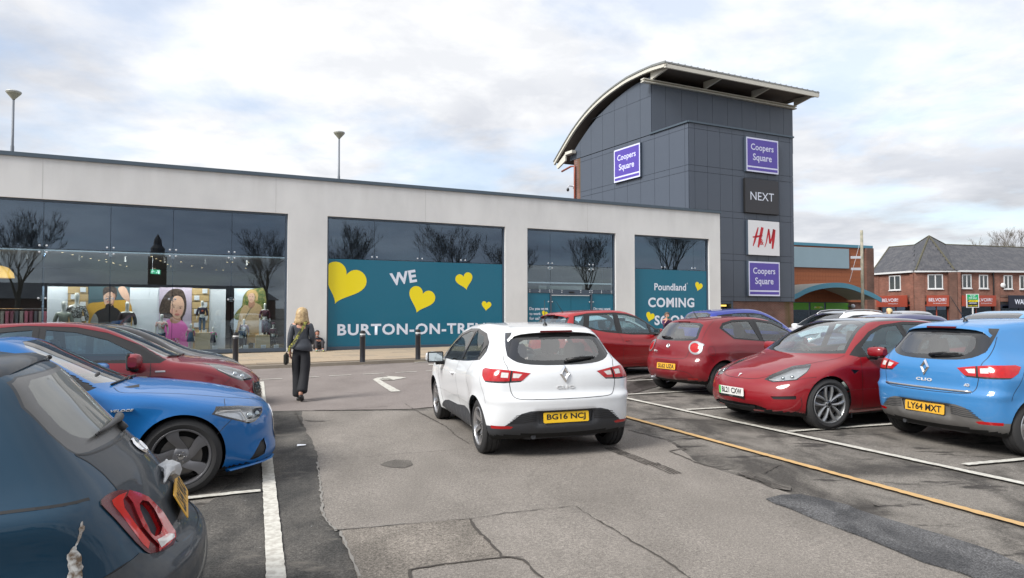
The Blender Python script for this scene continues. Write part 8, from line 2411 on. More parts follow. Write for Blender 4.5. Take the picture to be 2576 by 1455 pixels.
# ================================================================== OTHER CARS
build_list = [
('black_hatchback', 'black hatchback whose roof and bonnet show beyond the cherry red crossover', 'mito', (.012, .012, .014), (-6.55, 11.25, 65), dict(metal=.3, glass='glass_dark')),
('royal_blue_hatchback', 'tall royal blue hatchback roof seen between the deep red three-door and the tower', 'ix', (.015, .035, .30), (6.6, 19.9, 62), dict(metal=.3)),
('white_off_roader', 'white off-roader with black roof and silver rails behind the red electric saloon', 'puma', (.72, .73, .75), (10.1, 21.2, -112), dict(rails='alloy', roofcol=1, metal=0)),
('purple_blue_hatchback', 'dark violet-blue hatchback roof just behind the red electric saloon', 'mito', (.030, .035, .14), (8.5, 15.6, -112), dict(metal=.5)),
('pale_blue_hatchback', 'pale blue car roof showing behind the sky blue hatchback', 'puma', (.10, .33, .62), (9.9, 13.7, -110), dict(metal=.2)),
('silver_car', 'distant silver car roof in front of the brick parade', 'mito', (.45, .46, .48), (17.0, 30.0, -112), dict(metal=.6)),
('white_car', 'white car seen through the windows of the bright red tall hatchback', 'mito', (.70, .71, .72), (2.9, 20.6, 60), dict(metal=0)),
]
for nm, lab, key, col, pos, kw in build_list:
  c = build_plain(nm, lab, key, M, col, **kw); place(c, *pos)

# ================================================================== BOLLARDS
bo = thing('bollard', (0, 0, 0), 0, 'x', 'bollard', 'black bollards along the pavement edge')
mb = MB(); mb.lathe([(.001, 0), (.085, 0), (.080, .02), (.080, .72), (.088, .735), (.088, .765), (.080, .78)], 20); auto_smooth(mb.build('post', mat('bollard_black', (.012, .013, .018), .35, coat=.4, noise=.3), bo), 40)
mb = MB(); mb.lathe([(.0802, .80), (.082, .805), (.082, .845), (.0802, .85)], 20); mb.build('white_band', mat('reflective_white', (.62, .63, .63), .4), bo, True)
mb = MB(); mb.lathe([(.080, .78), (.081, .80), (.081, .85), (.080, .89), (.070, .93), (.001, .945)], 20); auto_smooth(mb.build('cap', M['seal'], bo), 40)
def copy_tree(o, parent=None):
  c = o.copy(); COL.objects.link(c); c.parent = parent
  if parent is not None: c.matrix_parent_inverse = o.matrix_parent_inverse
  for ch in o.children: copy_tree(ch, c)
  return c
for k, (px_, py_, lab) in enumerate(((592, 918, 'black bollard in front of the clothes shop window, leftmost of the three'), (911.5, 911, 'black bollard below the letters BURTON, middle of the three'), (1051, 904.5, 'black bollard nearest the white hatchback'))):
  o = bo if k == 0 else copy_tree(bo); o['label'] = lab; p = ground(px_, py_, .107); o.location = p

# ================================================================== LAMP POSTS on the roof deck behind
for k, (px_, y0, y1, dep, lab) in enumerate(((31, 228, 372, 33.0, 'tall lamp post with cone lantern rising behind the left end of the shop roof'), (852, 331, 446, 40.0, 'tall lamp post with cone lantern rising behind the middle of the shop roof'))):
  p = at_depth(px_, y1, dep); zt = at_depth(px_, y0, dep).z; z0 = 6.25; H = zt - z0
  if k == 0:
    lp = thing('lamp_post', (p.x, p.y, z0), 0, lab, 'lamp post', 'lamp posts behind the shop roof')
    mb = MB(); mb.tube([(0, 0, 0), (0, 0, H * .55), (0, 0, H * .56), (0, 0, H - .45)], [.09, .075, .06, .05], 12); mb.build('pole', mat('grey_pole', (.16, .18, .21), .5), lp, True)
    mb = MB(); mb.lathe([(.06, H - .46), (.08, H - .42), (.31, H - .15), (.31, H - .11), (.001, H - .12)], 24); auto_smooth(mb.build('lantern', mat('lantern_glass', (.40, .39, .30), .35, coat=.5), lp), 40)
    mb = MB(); mb.lathe([(.32, H - .12), (.335, H - .09), (.32, H - .05), (.20, H - .01), (.001, H)], 24); auto_smooth(mb.build('lantern_lid', mat('lantern_lid', (.45, .46, .44), .5), lp), 40)
    lp0 = lp
  else:
    lp = copy_tree(lp0); lp['label'] = lab; lp.location = (p.x, p.y, z0); s_ = (zt - z0) / (at_depth(31, 228, 33.0).z - 6.25); lp.scale = (1, 1, s_)

# ================================================================== BARE TREES
M_bark = mat('bare_bark', (.13, .11, .085), .9, noise=.3, nscale=3)
def bare_tree(name, x, y, H, seed, label, spread=.55, group=None, depth=6, twig=.012, lean=0):
  rr = random.Random(seed)
  t = thing(name, (x, y, gz(x) - .1), 0, label, 'tree', group)
  tr, cr = MB(), MB()
  def branch(p, d, L, r_, lev):
    n = 3; pts = [p]; rad = [r_]; q = p.copy(); dd = d.copy()
    for i in range(n):
      dd = (dd + Vector((rr.gauss(0, .14), rr.gauss(0, .14), rr.gauss(.05, .08)))).normalized()
      q = q + dd * L / n; pts.append(q.copy()); rad.append(max(twig * .6, r_ * (1 - .40 * (i + 1) / n)))
    (tr if lev == 0 else cr).tube(pts, rad, 6 if lev < 2 else 3, cap=False)
    if lev >= depth: return
    k = rr.choice((3, 3, 4)) if lev else 5
    for i in range(k):
      f = rr.uniform(.45, 1.0) if i else 1.0
      j = min(n, max(1, int(round(f * n)))); b0 = pts[j]
      a = rr.uniform(0, 6.283); sp_a = spread * rr.uniform(.55, 1.25)
      ax = dd.cross(Vector((math.cos(a), math.sin(a), .3))).normalized()
      nd = (Matrix.Rotation(sp_a, 3, ax) @ dd); nd.z += .10; nd.normalize()
      branch(b0, nd, L * rr.uniform(.62, .82), max(twig, rad[j] * rr.uniform(.5, .72)), lev + 1)
  branch(Vector((0, 0, 0)), Vector((lean, 0, 1)).normalized(), H * .27, H * .021, 0)
  tr.build('trunk', M_bark, t, True); cr.build('crown', M_bark, t)
  return t
tp = at_depth(2560, 640, 88)
bare_tree('bare_tree', tp.x, tp.y, 15.5, 11, 'bare winter tree rising behind the slate roof at the right edge', .50, depth=6, twig=.014)
# ================================================================== PEOPLE
def skin_mesh(name, J, E, m, parent, sub=2, root=0, smooth=True):
  """J: list of ((x,y,z),(rx,ry)), E: edges; one continuous skin grown over the skeleton"""
  me = bpy.data.meshes.new(name)
  me.from_pydata([j[0] for j in J], E, [])
  o = bpy.data.objects.new(name, me); COL.objects.link(o)
  md = o.modifiers.new('s', 'SKIN'); md.use_smooth_shade = True; md.branch_smoothing = .6
  sv = me.skin_vertices[0].data
  for i, j in enumerate(J):
    r_ = j[1] if isinstance(j[1], tuple) else (j[1], j[1]); sv[i].radius = r_; sv[i].use_root = (i == root)
  m2 = o.modifiers.new('b', 'SUBSURF'); m2.levels = sub; m2.render_levels = sub
  dg = bpy.context.evaluated_depsgraph_get()
  out = bpy.data.meshes.new_from_object(o.evaluated_get(dg))
  bpy.data.objects.remove(o); bpy.data.meshes.remove(me)
  out.materials.clear(); out.materials.append(m); out.name = name
  out.polygons.foreach_set('use_smooth', [True] * len(out.polygons))
  return link(bpy.data.objects.new(name, out), parent)
def hand(J, E, wrist_i, w, d, side, s=1.0, curl=.5):
  """palm, four fingers and a thumb growing from the wrist joint; d = pointing direction, side = thumb direction"""
  d = Vector(d).normalized(); sd = Vector(side).normalized(); n = d.cross(sd).normalized()
  w = Vector(w); p = w + d * .05 * s
  J.append((tuple(p), (.030 * s, .020 * s))); pi = len(J) - 1; E.append((wrist_i, pi))
  for k, (off, ln) in enumerate(((.028, .070), (.010, .080), (-.009, .074), (-.026, .058))):
    a = p + d * .035 * s + sd * off * s; b_ = a + (d * (1 - curl * .3) + n * curl * .5).normalized() * ln * .5 * s; c = b_ + (d * (1 - curl) + n * curl).normalized() * ln * .5 * s
    i0 = len(J); J += [(tuple(a), .0095 * s), (tuple(b_), .0085 * s), (tuple(c), .0065 * s)]; E += [(pi, i0), (i0, i0 + 1), (i0 + 1, i0 + 2)]
  a = w + d * .025 * s + sd * .035 * s; b_ = a + (d * .7 + sd * .5 + n * .3).normalized() * .04 * s
  i0 = len(J); J += [(tuple(a), .012 * s), (tuple(b_), .0085 * s)]; E += [(pi, i0), (i0, i0 + 1)]
def head_parts(root, c, fwd, s, skin, hairm, eyes=True):
  """face features on a head centred at c that looks along fwd"""
  f = Vector(fwd).normalized(); up = Vector((0, 0, 1)); r_ = f.cross(up).normalized(); c = Vector(c)
  u2 = r_.cross(f).normalized()
  A = Matrix(((r_.x, f.x, u2.x, c.x), (r_.y, f.y, u2.y, c.y), (r_.z, f.z, u2.z, c.z), (0, 0, 0, 1))) @ Matrix.Scale(s, 4)
  mb = MB(); mb.ellip((0, .092, -.02), .013, .020, .026, 8, 6, A); mb.ellip((-.076, .0, -.005), .010, .018, .030, 8, 6, A); mb.ellip((.076, .0, -.005), .010, .018, .030, 8, 6, A); mb.ellip((0, .062, -.092), .030, .028, .022, 8, 6, A)
  mb.build('nose_and_ears', skin, root, True)
  if eyes:
    mb = MB(); mb.ellip((-.031, .080, .012), .012, .008, .007, 8, 6, A); mb.ellip((.031, .080, .012), .012, .008, .007, 8, 6, A); mb.build('eyes', P_eye, root, True)
    mb = MB(); mb.ellip((0, .084, -.058), .024, .010, .006, 8, 6, A); mb.build('mouth', P_lip, root, True)
  return A
def head_joints(J, E, neck_i, c, fwd, s=1.0):
  f = Vector(fwd).normalized(); c = Vector(c)
  i0 = len(J)
  J += [(tuple(c + Vector((0, 0, -.075)) * s + f * .012 * s), (.058 * s, .062 * s)), (tuple(c + f * .008 * s), (.076 * s, .090 * s)), (tuple(c + Vector((0, 0, .075)) * s - f * .006 * s), (.060 * s, .074 * s))]
  E += [(neck_i, i0), (i0, i0 + 1), (i0 + 1, i0 + 2)]
SK = mat('skin', (.52, .27, .19), .55, noise=.08); SK2 = mat('weathered_skin', (.42, .20, .14), .6, noise=.12)
M_blond = mat('blond_hair', (.52, .38, .20), .45, noise=.35, nscale=22, col2=(.30, .20, .10)); M_dark_hair = mat('brown_hair', (.05, .03, .02), .5, noise=.3)
M_jacket = mat('grey_leather_jacket', (.048, .054, .066), .45, noise=.25, nscale=7, bump=.4, bscale=12); M_trs = mat('black_trousers', (.008, .009, .013), .8, noise=.3, nscale=5, bump=.5, bscale=9)
M_shoe = mat('black_shoe', (.015, .015, .016), .5)
def hairstyle(root, c, m, rings, n=28, jag=.006, seed=1, name='hair', fwd=(0, 1, 0)):
  """rings: (z, rx, ry, oy) from crown to ends; strands cut in slightly different lengths"""
  rr = random.Random(seed); f = Vector(fwd).normalized(); r_ = Vector((f.y, -f.x, 0)); mb = MB(); vs = []
  for k, (z, rx, ry, oy) in enumerate(rings):
    for i in range(n):
      a = 2 * math.pi * i / n; wv = 1 + (.05 if i % 2 else -.03) * (k > 1)
      p = Vector(c) + r_ * rx * wv * math.cos(a) + f * (ry * wv * math.sin(a) + oy) + Vector((0, 0, z + (rr.uniform(-jag, jag) * 3 if k == len(rings) - 1 else 0)))
      vs.append(p)
  fs = [(k * n + i, k * n + (i + 1) % n, (k + 1) * n + (i + 1) % n, (k + 1) * n + i) for k in range(len(rings) - 1) for i in range(n)] + [tuple(range(n))]
  mb.add(vs, fs); return mb.build(name, m, root, True)
# ---- the woman walking towards the shops, seen from behind
wp = ground(757, 1009)
wm = thing('person', (wp.x, wp.y, gz(wp.x)), R(8), 'walking person with straight blond hair, grey jacket and camouflage bag strap, seen from behind', 'person')
J = [((0, 0, .97), (.15, .105)), ((0, 0, 1.10), (.125, .085)), ((0, .005, 1.25), (.145, .09)), ((0, .0, 1.38), (.13, .075)), ((0, .01, 1.455), (.05, .05))]
E_ = [(0, 1), (1, 2), (2, 3), (3, 4)]
head_joints(J, E_, 4, (0, .03, 1.575), (0, 1, 0))
def limb(pts, frm):
  i0 = len(J); prev = frm
  for p, r_ in pts:
    J.append((p, r_)); E_.append((prev, len(J) - 1)); prev = len(J) - 1
  return prev
wl_ = limb([((-.155, -.01, 1.37), .052), ((-.195, -.03, 1.13), .040), ((-.205, .0, .90), .028)], 3); hand(J, E_, wl_, (-.205, .0, .90), (.05, .1, -1), (.3, 1, 0))
wr_ = limb([((.155, -.01, 1.37), .052), ((.195, -.02, 1.13), .040), ((.16, .17, 1.02), .028)], 3); hand(J, E_, wr_, (.16, .17, 1.02), (-.2, .9, .1), (-.4, .2, 1))
limb([((-.085, .01, .85), .085), ((-.075, .06, .50), .058), ((-.045, .02, .10), .038), ((-.045, .12, .045), .035)], 0)
limb([((.085, .0, .85), .085), ((.055, -.05, .50), .058), ((.025, -.22, .16), .038), ((.03, -.16, .07), .035)], 0)
skin_mesh('body', J, E_, SK, wm)
A_ = head_parts(wm, (0, .03, 1.575), (0, 1, 0), 1, SK, M_blond)
J2 = [((0, 0, 1.02), (.165, .125)), ((0, 0, 1.10), (.142, .105)), ((0, .0, 1.24), (.160, .108)), ((0, -.005, 1.37), (.150, .090)), ((0, 0, 1.43), (.075, .062)),
   ((-.155, -.01, 1.37), .070), ((-.195, -.03, 1.13), .058), ((-.208, -.005, .93), .048), ((.155, -.01, 1.37), .070), ((.195, -.02, 1.13), .058), ((.165, .14, 1.03), .048)]
skin_mesh('jacket', J2, [(0, 1), (1, 2), (2, 3), (3, 4), (3, 5), (5, 6), (6, 7), (3, 8), (8, 9), (9, 10)], M_jacket, wm)
mb = MB(); n = 26; vs = []
for z, rx, ry in ((1.12, .150, .115), (1.0, .178, .138), (.925, .195, .150), (.92, .188, .142)):
  for i in range(n):
    a = 2 * math.pi * i / n; vs.append((rx * math.cos(a) * (1 + .02 * math.sin(a * 5)), ry * math.sin(a), z - .03 * math.cos(a) * (z < 1)))
mb.add(vs, [(k * n + i, k * n + (i + 1) % n, k * n + n + (i + 1) % n, k * n + n + i) for k in range(3) for i in range(n)]); mb.build('jacket_hem', M_jacket, wm, True)
J3 = [((0, 0, 1.0), (.158, .118)), ((-.088, .01, .86), (.112, .115)), ((-.080, .06, .50), (.095, .092)), ((-.060, .03, .16), (.100, .100)), ((-.058, .03, .06), (.112, .115)),
   ((.088, .0, .86), (.112, .115)), ((.066, -.045, .50), (.092, .090)), ((.045, -.15, .24), (.098, .100)), ((.040, -.19, .15), (.110, .112))]
J3.append(((0, 0, 1.12), (.13, .095)))
skin_mesh('trousers', J3, [(0, 1), (1, 2), (2, 3), (3, 4), (0, 5), (5, 6), (6, 7), (7, 8), (0, 9)], M_trs, wm)
mb = MB(); mb.ellip((-.045, .09, .035), .048, .135, .045, 12, 8); mb.build('shoe', M_shoe, wm, True)
mb = MB(); mb.ellip((.03, -.17, .075), .048, .125, .055, 12, 8, Matrix.Translation((.03, -.17, .075)) @ Matrix.Rotation(R(-22), 4, 'X') @ Matrix.Translation((-.03, .17, -.075))); mb.build('shoe', M_shoe, wm, True)
hairstyle(wm, (0, .02, 1.575), M_blond, [(.122, .012, .012, 0), (.112, .048, .056, 0), (.085, .082, .092, -.005), (.03, .100, .108, -.012), (-.05, .108, .106, -.020), (-.12, .122, .104, -.028), (-.165, .135, .098, -.035), (-.185, .120, .085, -.035)], 34, .007, 3)
# strap over the right shoulder to the bag on the left hip
sp_m = mat('camouflage_strap', (.028, .030, .018), .7, nscale=26, col2=(.42, .40, .07))
cps = [Vector((.075, .03, 1.475)), Vector((.085, -.06, 1.455)), Vector((.055, -.112, 1.36)), Vector((-.02, -.128, 1.22)), Vector((-.11, -.135, 1.06)), Vector((-.19, -.115, .96)), Vector((-.215, -.05, .90))]
cps = [Vector(p) for p in catmull([tuple(p) for p in cps], 5)]
mb = MB(); vs = []
for i, p in enumerate(cps):
  t_ = (cps[min(i + 1, len(cps) - 1)] - cps[max(i - 1, 0)]).normalized(); o_ = Vector((p.x * .3, p.y - .02, 0)).normalized(); s_ = t_.cross(o_).normalized() * .024
  vs += [p + o_ * .012 + s_, p + o_ * .012 - s_, p + o_ * .004 - s_, p + o_ * .004 + s_]
mb.add(vs, [(4 * i + k, 4 * i + (k + 1) % 4, 4 * i + 4 + (k + 1) % 4, 4 * i + 4 + k) for i in range(len(cps) - 1) for k in range(4)])
strap = mb.build('bag_strap', sp_m, wm)
bg = thing('shoulder_bag', (wp.x, wp.y, gz(wp.x)), R(8), 'small dark bag hanging at the left hip of the walking blond person', 'bag')
mb = MB(); mb.bbox(-.30, -.235, -.10, .12, .66, .86, .025); auto_smooth(mb.build('bag_body', mat('dark_bag', (.02, .02, .016), .5, noise=.3), bg), 50)
mb = MB(); mb.tube([(-.235, -.05, .90), (-.265, -.02, .865)], .008, 6); mb.build('bag_clip', M['chrome'], bg)

# ---- man sitting against the pier of the shop front
mp_ = MF @ Vector((-.42, -.02, 0)); zg = gz(mp_.x) + .108
mn = thing('person', (mp_.x, mp_.y, zg), R(26) + math.pi, 'bearded person in dark coat sitting on the pavement against the pale pier', 'person')
J = [((0, .16, .12), (.14, .11)), ((0, .11, .30), (.13, .10)), ((0, .10, .48), (.14, .09)), ((0, .13, .57), (.05, .05))]; E_ = [(0, 1), (1, 2), (2, 3)]
head_joints(J, E_, 3, (0, .18, .70), (.15, 1, -.1), .95)
w1 = limb([((-.17, .12, .48), .05), ((-.24, .24, .30), .042), ((-.10, .42, .40), .028)], 2); hand(J, E_, w1, (-.10, .42, .40), (.9, .3, .1), (0, .2, 1))
w2 = limb([((.17, .12, .48), .05), ((.25, .25, .32), .042), ((.16, .44, .42), .028)], 2); hand(J, E_, w2, (.16, .44, .42), (-.7, .5, .0), (0, .2, 1))
limb([((-.10, .24, .13), .08), ((-.15, .48, .40), .055), ((-.14, .58, .08), .04), ((-.14, .68, .04), .035)], 0)
limb([((.10, .24, .13), .08), ((.10, .50, .42), .055), ((.10, .60, .08), .04), ((.10, .70, .04), .035)], 0)
skin_mesh('body', J, E_, SK2, mn)
A_ = head_parts(mn, (0, .185, .70), (.15, 1, -.1), .95, SK2, M_dark_hair)
mb = MB(); mb.ellip((0, .062, -.095), .046, .040, .048, 12, 8, A_); mb.build('beard', mat('grey_beard', (.30, .27, .24), .8), mn, True)
hairstyle(mn, (0, .17, .70), M_dark_hair, [(.118, .012, .012, 0), (.105, .05, .056, 0), (.06, .083, .086, -.014), (.0, .088, .070, -.038), (-.08, .082, .045, -.055), (-.10, .07, .035, -.055)], 20, .005, 5)
M_coat = mat('dark_navy_coat', (.012, .016, .028), .8, noise=.3, bump=.5, bscale=14); M_jeans = mat('charcoal_trousers', (.035, .032, .036), .85, noise=.25)
skin_mesh('coat', [((0, .16, .10), (.17, .13)), ((0, .11, .30), (.16, .125)), ((0, .10, .48), (.155, .11)), ((0, .125, .56), (.085, .08)), ((-.17, .12, .48), .068), ((-.24, .24, .30), .06), ((-.13, .39, .38), .046), ((.17, .12, .48), .068), ((.25, .25, .32), .06), ((.18, .41, .40), .046)], [(0, 1), (1, 2), (2, 3), (2, 4), (4, 5), (5, 6), (2, 7), (7, 8), (8, 9)], M_coat, mn)
skin_mesh('trousers', [((0, .20, .12), (.15, .12)), ((-.11, .28, .17), .09), ((-.15, .48, .40), .066), ((-.14, .58, .10), .055), ((.11, .28, .17), .09), ((.10, .50, .42), .066), ((.10, .60, .10), .055)], [(0, 1), (1, 2), (2, 3), (0, 4), (4, 5), (5, 6)], M_jeans, mn)
for sx_ in (-.14, .10):
  mb = MB(); mb.ellip((sx_, .67, .045), .045, .125, .048, 12, 8); mb.build('shoe', mat('blue_trainer', (.02, .10, .22), .5, nscale=18, col2=(.45, .42, .08)), mn, True)

# ---- others further off, of whom little shows
def standing(x, y, rz, label, coat, hairm, H=1.6, glasses=False, hand_up=False, curly=False, legs=(.02, .02, .025), build=1.0):
  o = thing('person', (x, y, gz(x)), rz, label, 'person'); k = H / 1.68; o.scale = (k, k, k)
  global J, E_
  J = [((0, 0, .95), (.15, .11)), ((0, 0, 1.10), (.13, .09)), ((0, 0, 1.30), (.15, .09)), ((0, 0, 1.40), (.12, .08)), ((0, .01, 1.46), (.05, .05))]; E_ = [(0, 1), (1, 2), (2, 3), (3, 4)]
  head_joints(J, E_, 4, (0, .03, 1.575), (0, 1, 0))
  a = limb([((-.17, 0, 1.37), .05), ((-.25, .02, 1.12), .04), ((-.24, .08, .88), .028)], 3); hand(J, E_, a, (-.24, .08, .88), (0, .2, -1), (0, 1, 0))
  if hand_up: a = limb([((.17, 0, 1.37), .05), ((.22, .16, 1.18), .04), ((.07, .18, 1.42), .028)], 3); hand(J, E_, a, (.07, .18, 1.42), (-.4, -.1, .8), (-.5, 0, .5))
  else: a = limb([((.17, 0, 1.37), .05), ((.25, .02, 1.12), .04), ((.24, .08, .88), .028)], 3); hand(J, E_, a, (.24, .08, .88), (0, .2, -1), (0, 1, 0))
  limb([((-.09, 0, .85), .085), ((-.10, .04, .48), .058), ((-.10, 0, .08), .04), ((-.10, .10, .04), .035)], 0); limb([((.09, 0, .85), .085), ((.10, .0, .48), .058), ((.10, -.04, .08), .04), ((.10, .06, .04), .035)], 0)
  skin_mesh('body', J, E_, SK, o, 1)
  A_ = head_parts(o, (0, .03, 1.575), (0, 1, 0), 1, SK, hairm)
  h2 = ((.07, .17, 1.36), .045) if hand_up else ((.24, .07, .92), .045)
  e2 = ((.22, .15, 1.18), .058) if hand_up else ((.25, .02, 1.12), .058)
  skin_mesh('coat', [((0, 0, .80), (.19, .15)), ((0, 0, 1.08), (.165, .13)), ((0, 0, 1.30), (.17, .12)), ((0, 0, 1.43), (.085, .08)), ((-.17, 0, 1.37), .068), ((-.25, .02, 1.12), .058), ((-.24, .07, .92), .045), ((.17, 0, 1.37), .068), e2, h2], [(0, 1), (1, 2), (2, 3), (2, 4), (4, 5), (5, 6), (2, 7), (7, 8), (8, 9)], coat, o, 1)
  skin_mesh('trousers', [((0, 0, .86), (.16, .13)), ((-.09, .0, .75), .09), ((-.10, .03, .45), .07), ((-.10, 0, .08), .06), ((.09, 0, .75), .09), ((.10, 0, .45), .07), ((.10, -.03, .08), .06)], [(0, 1), (1, 2), (2, 3), (0, 4), (4, 5), (5, 6)], M_trs, o, 1)
  hairstyle(o, (0, .02, 1.575), hairm, [(.125, .02, .02, 0), (.11, .06, .065, 0), (.06, .092, .095, -.01), (.0, .094, .082, -.03), (-.06, .086, .06, -.05)], 22, .006 if not curly else .02, 4)
  if glasses:
    mb = MB(); mb.ellip((-.031, .094, .012), .024, .008, .018, 10, 6, A_); mb.ellip((.031, .094, .012), .024, .008, .018, 10, 6, A_); mb.build('sunglasses', M['gloss_black'], o, True)
  if hand_up:
    mb = MB(); mb.ellip((.045, .185, 1.475), .045, .035, .055, 10, 8); mb.build('glove', mat('green_glove', (.02, .10, .07), .8), o, True)
  for s_ in (-1, 1):
    mb = MB(); mb.ellip((s_ * .10, .05, .04), .05, .13, .05, 10, 6); mb.build('shoe', M_shoe, o, True)
  return o
q_ = at_depth(1677, 800, 24.0)
standing(q_.x, q_.y, R(180 + 15), 'person with short brown hair, sunglasses and plum coat raising a gloved hand to the chin', mat('plum_coat', (.055, .012, .06), .8, noise=.25), mat('short_brown_hair', (.10, .07, .05), .7, noise=.3), 1.49, glasses=True, hand_up=True)
q_ = at_depth(2237, 795, 22.5); standing(q_.x, q_.y, R(20), 'person with curly pale blond hair, only the head showing above the car roofs', mat('grey_coat', (.1, .1, .11), .8), mat('curly_blond', (.58, .44, .24), .7, noise=.3, nscale=30), 1.56, curly=True)
q_ = at_depth(2193, 795, 31.0); standing(q_.x, q_.y, R(-20), 'distant person with mousy hair barely showing above the car roofs', mat('brown_coat', (.12, .08, .06), .8), mat('mousy_hair', (.28, .20, .13), .7), 1.50)

# ================================================================== MANNEQUINS in the shop window
M_mq = mat('mannequin_white', (.66, .65, .60), .45)
def mannequin(px, ptop, pbot, base_z, label, top, bottom, t=.62, skirt=False, arms=None, child=True, hat=None, extra=None, bust=False):
  """px etc. are read in the enlarged view of the window (4.155 x) starting at 560,1080"""
  X = lambda x: (560 + x / 4.155) / 1.5907; Yv = lambda y: (1080 + y / 4.155) / 1.5907
  s, z1 = on_plane(X(px), Yv(ptop), PF + FN * t, FD); z0 = base_z
  H = z1 - z0
  o = local_thing('mannequin', s, t, z0, label, 'mannequin', 'mannequins in the shop window', math.pi)
  hs = .135 if child else .115; k = H
  hr = hs * k * .5
  global J, E_
  J = [((0, 0, .50 * k), (.085 * k, .06 * k)), ((0, 0, .62 * k), (.075 * k, .055 * k)), ((0, 0, .74 * k), (.085 * k, .055 * k)), ((0, 0, .80 * k), (.03 * k, .03 * k)), ((0, .01, (1 - hs * .62) * k), (hr * .78, hr * .9)), ((0, 0, (1 - hs * .22) * k), (hr * .62, hr * .7))]
  E_ = [(0, 1), (1, 2), (2, 3), (3, 4), (4, 5)]
  for sg in (-1, 1):
    a = limb([((sg * .10 * k, 0, .745 * k), .030 * k), ((sg * .14 * k, 0, .60 * k), .024 * k), ((sg * .15 * k, .02, .47 * k), .017 * k)], 2)
    hand(J, E_, a, (sg * .15 * k, .02, .47 * k), (0, .1, -1), (0, 1, 0), k * .55)
    if not bust: limb([((sg * .05 * k, 0, .42 * k), .045 * k), ((sg * .055 * k, .01, .22 * k), .032 * k), ((sg * .055 * k, 0, .03 * k), .022 * k), ((sg * .055 * k, .04 * k, .015 * k), .02 * k)], 0)
  skin_mesh('figure', J, E_, M_mq, o, 1)
  sl = [((0, 0, .52 * k), (.10 * k, .072 * k)), ((0, 0, .64 * k), (.088 * k, .066 * k)), ((0, 0, .745 * k), (.095 * k, .064 * k)), ((0, 0, .785 * k), (.045 * k, .045 * k))]; el_ = [(0, 1), (1, 2), (2, 3)]
  for sg in (-1, 1):
    i0 = len(sl); sl += [((sg * .10 * k, 0, .742 * k), .042 * k), ((sg * .14 * k, 0, (.62 if arms == 'short' else .60) * k), .036 * k)] + ([((sg * .148 * k, .015, .50 * k), .028 * k)] if arms != 'short' else []); el_ += [(2, i0), (i0, i0 + 1)] + ([(i0 + 1, i0 + 2)] if arms != 'short' else [])
  skin_mesh('top', sl, el_, top, o, 1)
  if bottom and not skirt: skin_mesh('trousers', [((0, 0, .52 * k), (.088 * k, .068 * k)), ((-.05 * k, 0, .42 * k), .052 * k), ((-.055 * k, .01, .22 * k), .042 * k), ((-.055 * k, 0, .06 * k), .036 * k), ((.05 * k, 0, .42 * k), .052 * k), ((.055 * k, .01, .22 * k), .042 * k), ((.055 * k, 0, .06 * k), .036 * k)], [(0, 1), (1, 2), (2, 3), (0, 4), (4, 5), (5, 6)], bottom, o, 1)
  if skirt:
    mb = MB(); mb.lathe([(.072 * k, .64 * k), (.095 * k, .50 * k), (.135 * k, .30 * k), (.13 * k, .295 * k)], 18); mb.build('skirt', bottom, o, True)
  if hat: mb = MB(); mb.ellip((0, 0, .96 * k), hr * 1.05, hr * 1.1, hr * .75, 12, 8); mb.ellip((-hr * .8, 0, 1.0 * k), hr * .4, hr * .4, hr * .4, 8, 6); mb.ellip((hr * .8, 0, 1.0 * k), hr * .4, hr * .4, hr * .4, 8, 6); mb.build('hat', hat, o, True)
  if extra: extra(o, k)
  return o
den = mat('denim', (.07, .12, .19), .8, noise=.3, nscale=12); nav = mat('navy_cloth', (.012, .014, .035), .8); flo = mat('floral_cloth', (.70, .68, .62), .7, nscale=22, col2=(.55, .10, .08)); plum = mat('plum_cloth', (.07, .014, .03), .8)
rain = mat('rainbow_cloth', (.60, .10, .35), .7, nscale=10, col2=(.10, .45, .20)); charc = mat('charcoal_cloth', (.03, .03, .035), .8); sage = mat('sage_knit', (.22, .24, .20), .8); sheen = mat('black_sheen', (.03, .03, .03), .25, nscale=20, col2=(.5, .5, .48)); lil = mat('lilac_cloth', (.25, .17, .20), .8)
def star(o, k):
  P = [((.04 if i % 2 else .022) * k * math.sin(i * math.pi / 5 + math.pi), (.04 if i % 2 else .022) * k * math.cos(i * math.pi / 5 + math.pi) + .66 * k) for i in range(10)]
  mb = MB(); mb.add([(x, .075 * k, z) for x, z in P], [tuple(range(10))]); mb.build('star_print', mat('orange_print', (.65, .13, .06), .5), o)
def face_print(o, k):
  mb = MB(); mb.ellip((0, .07 * k, .64 * k), .055 * k, .006, .055 * k, 14, 6); mb.build('round_print', M_white_in, o, True)
FZ = .17
p1z, p2z = .17 + .62, .17 + .50
mannequin(365, 715, 1230, FZ, 'small mannequin in a flowery shirt and jeans before the pink-top poster', flo, den, arms='short')
mannequin(845, 880, 1255, FZ, 'small mannequin in denim pinafore and rainbow sleeves left of the plinth', rain, den, skirt=True)
mannequin(1037, 495, 1048, p1z, 'mannequin in navy star sweatshirt standing on the first plinth', nav, den, extra=star, t=.72)
mannequin(1215, 945, 1320, FZ, 'small mannequin in navy dress with rainbow sleeves right of the first plinth', rain, nav, skirt=True)
mannequin(1730, 800, 1310, FZ, 'mannequin in lilac top with round print behind the bobble-hat one', lil, charc, t=.80, extra=face_print)
mannequin(1690, 920, 1315, FZ, 'small mannequin in a blue denim jacket and plum bobble hat', den, charc, hat=plum, t=.5)
mannequin(2078, 540, 1110, p2z, 'tall mannequin in plum hooded jacket standing on the right plinth', plum, plum, t=.72, child=False)
mannequin(2215, 880, 1310, FZ, 'small mannequin in plum sweatshirt and hat in the right corner of the window', plum, charc, hat=plum)
X4 = lambda x: (x - 560 + 0) * 1.0
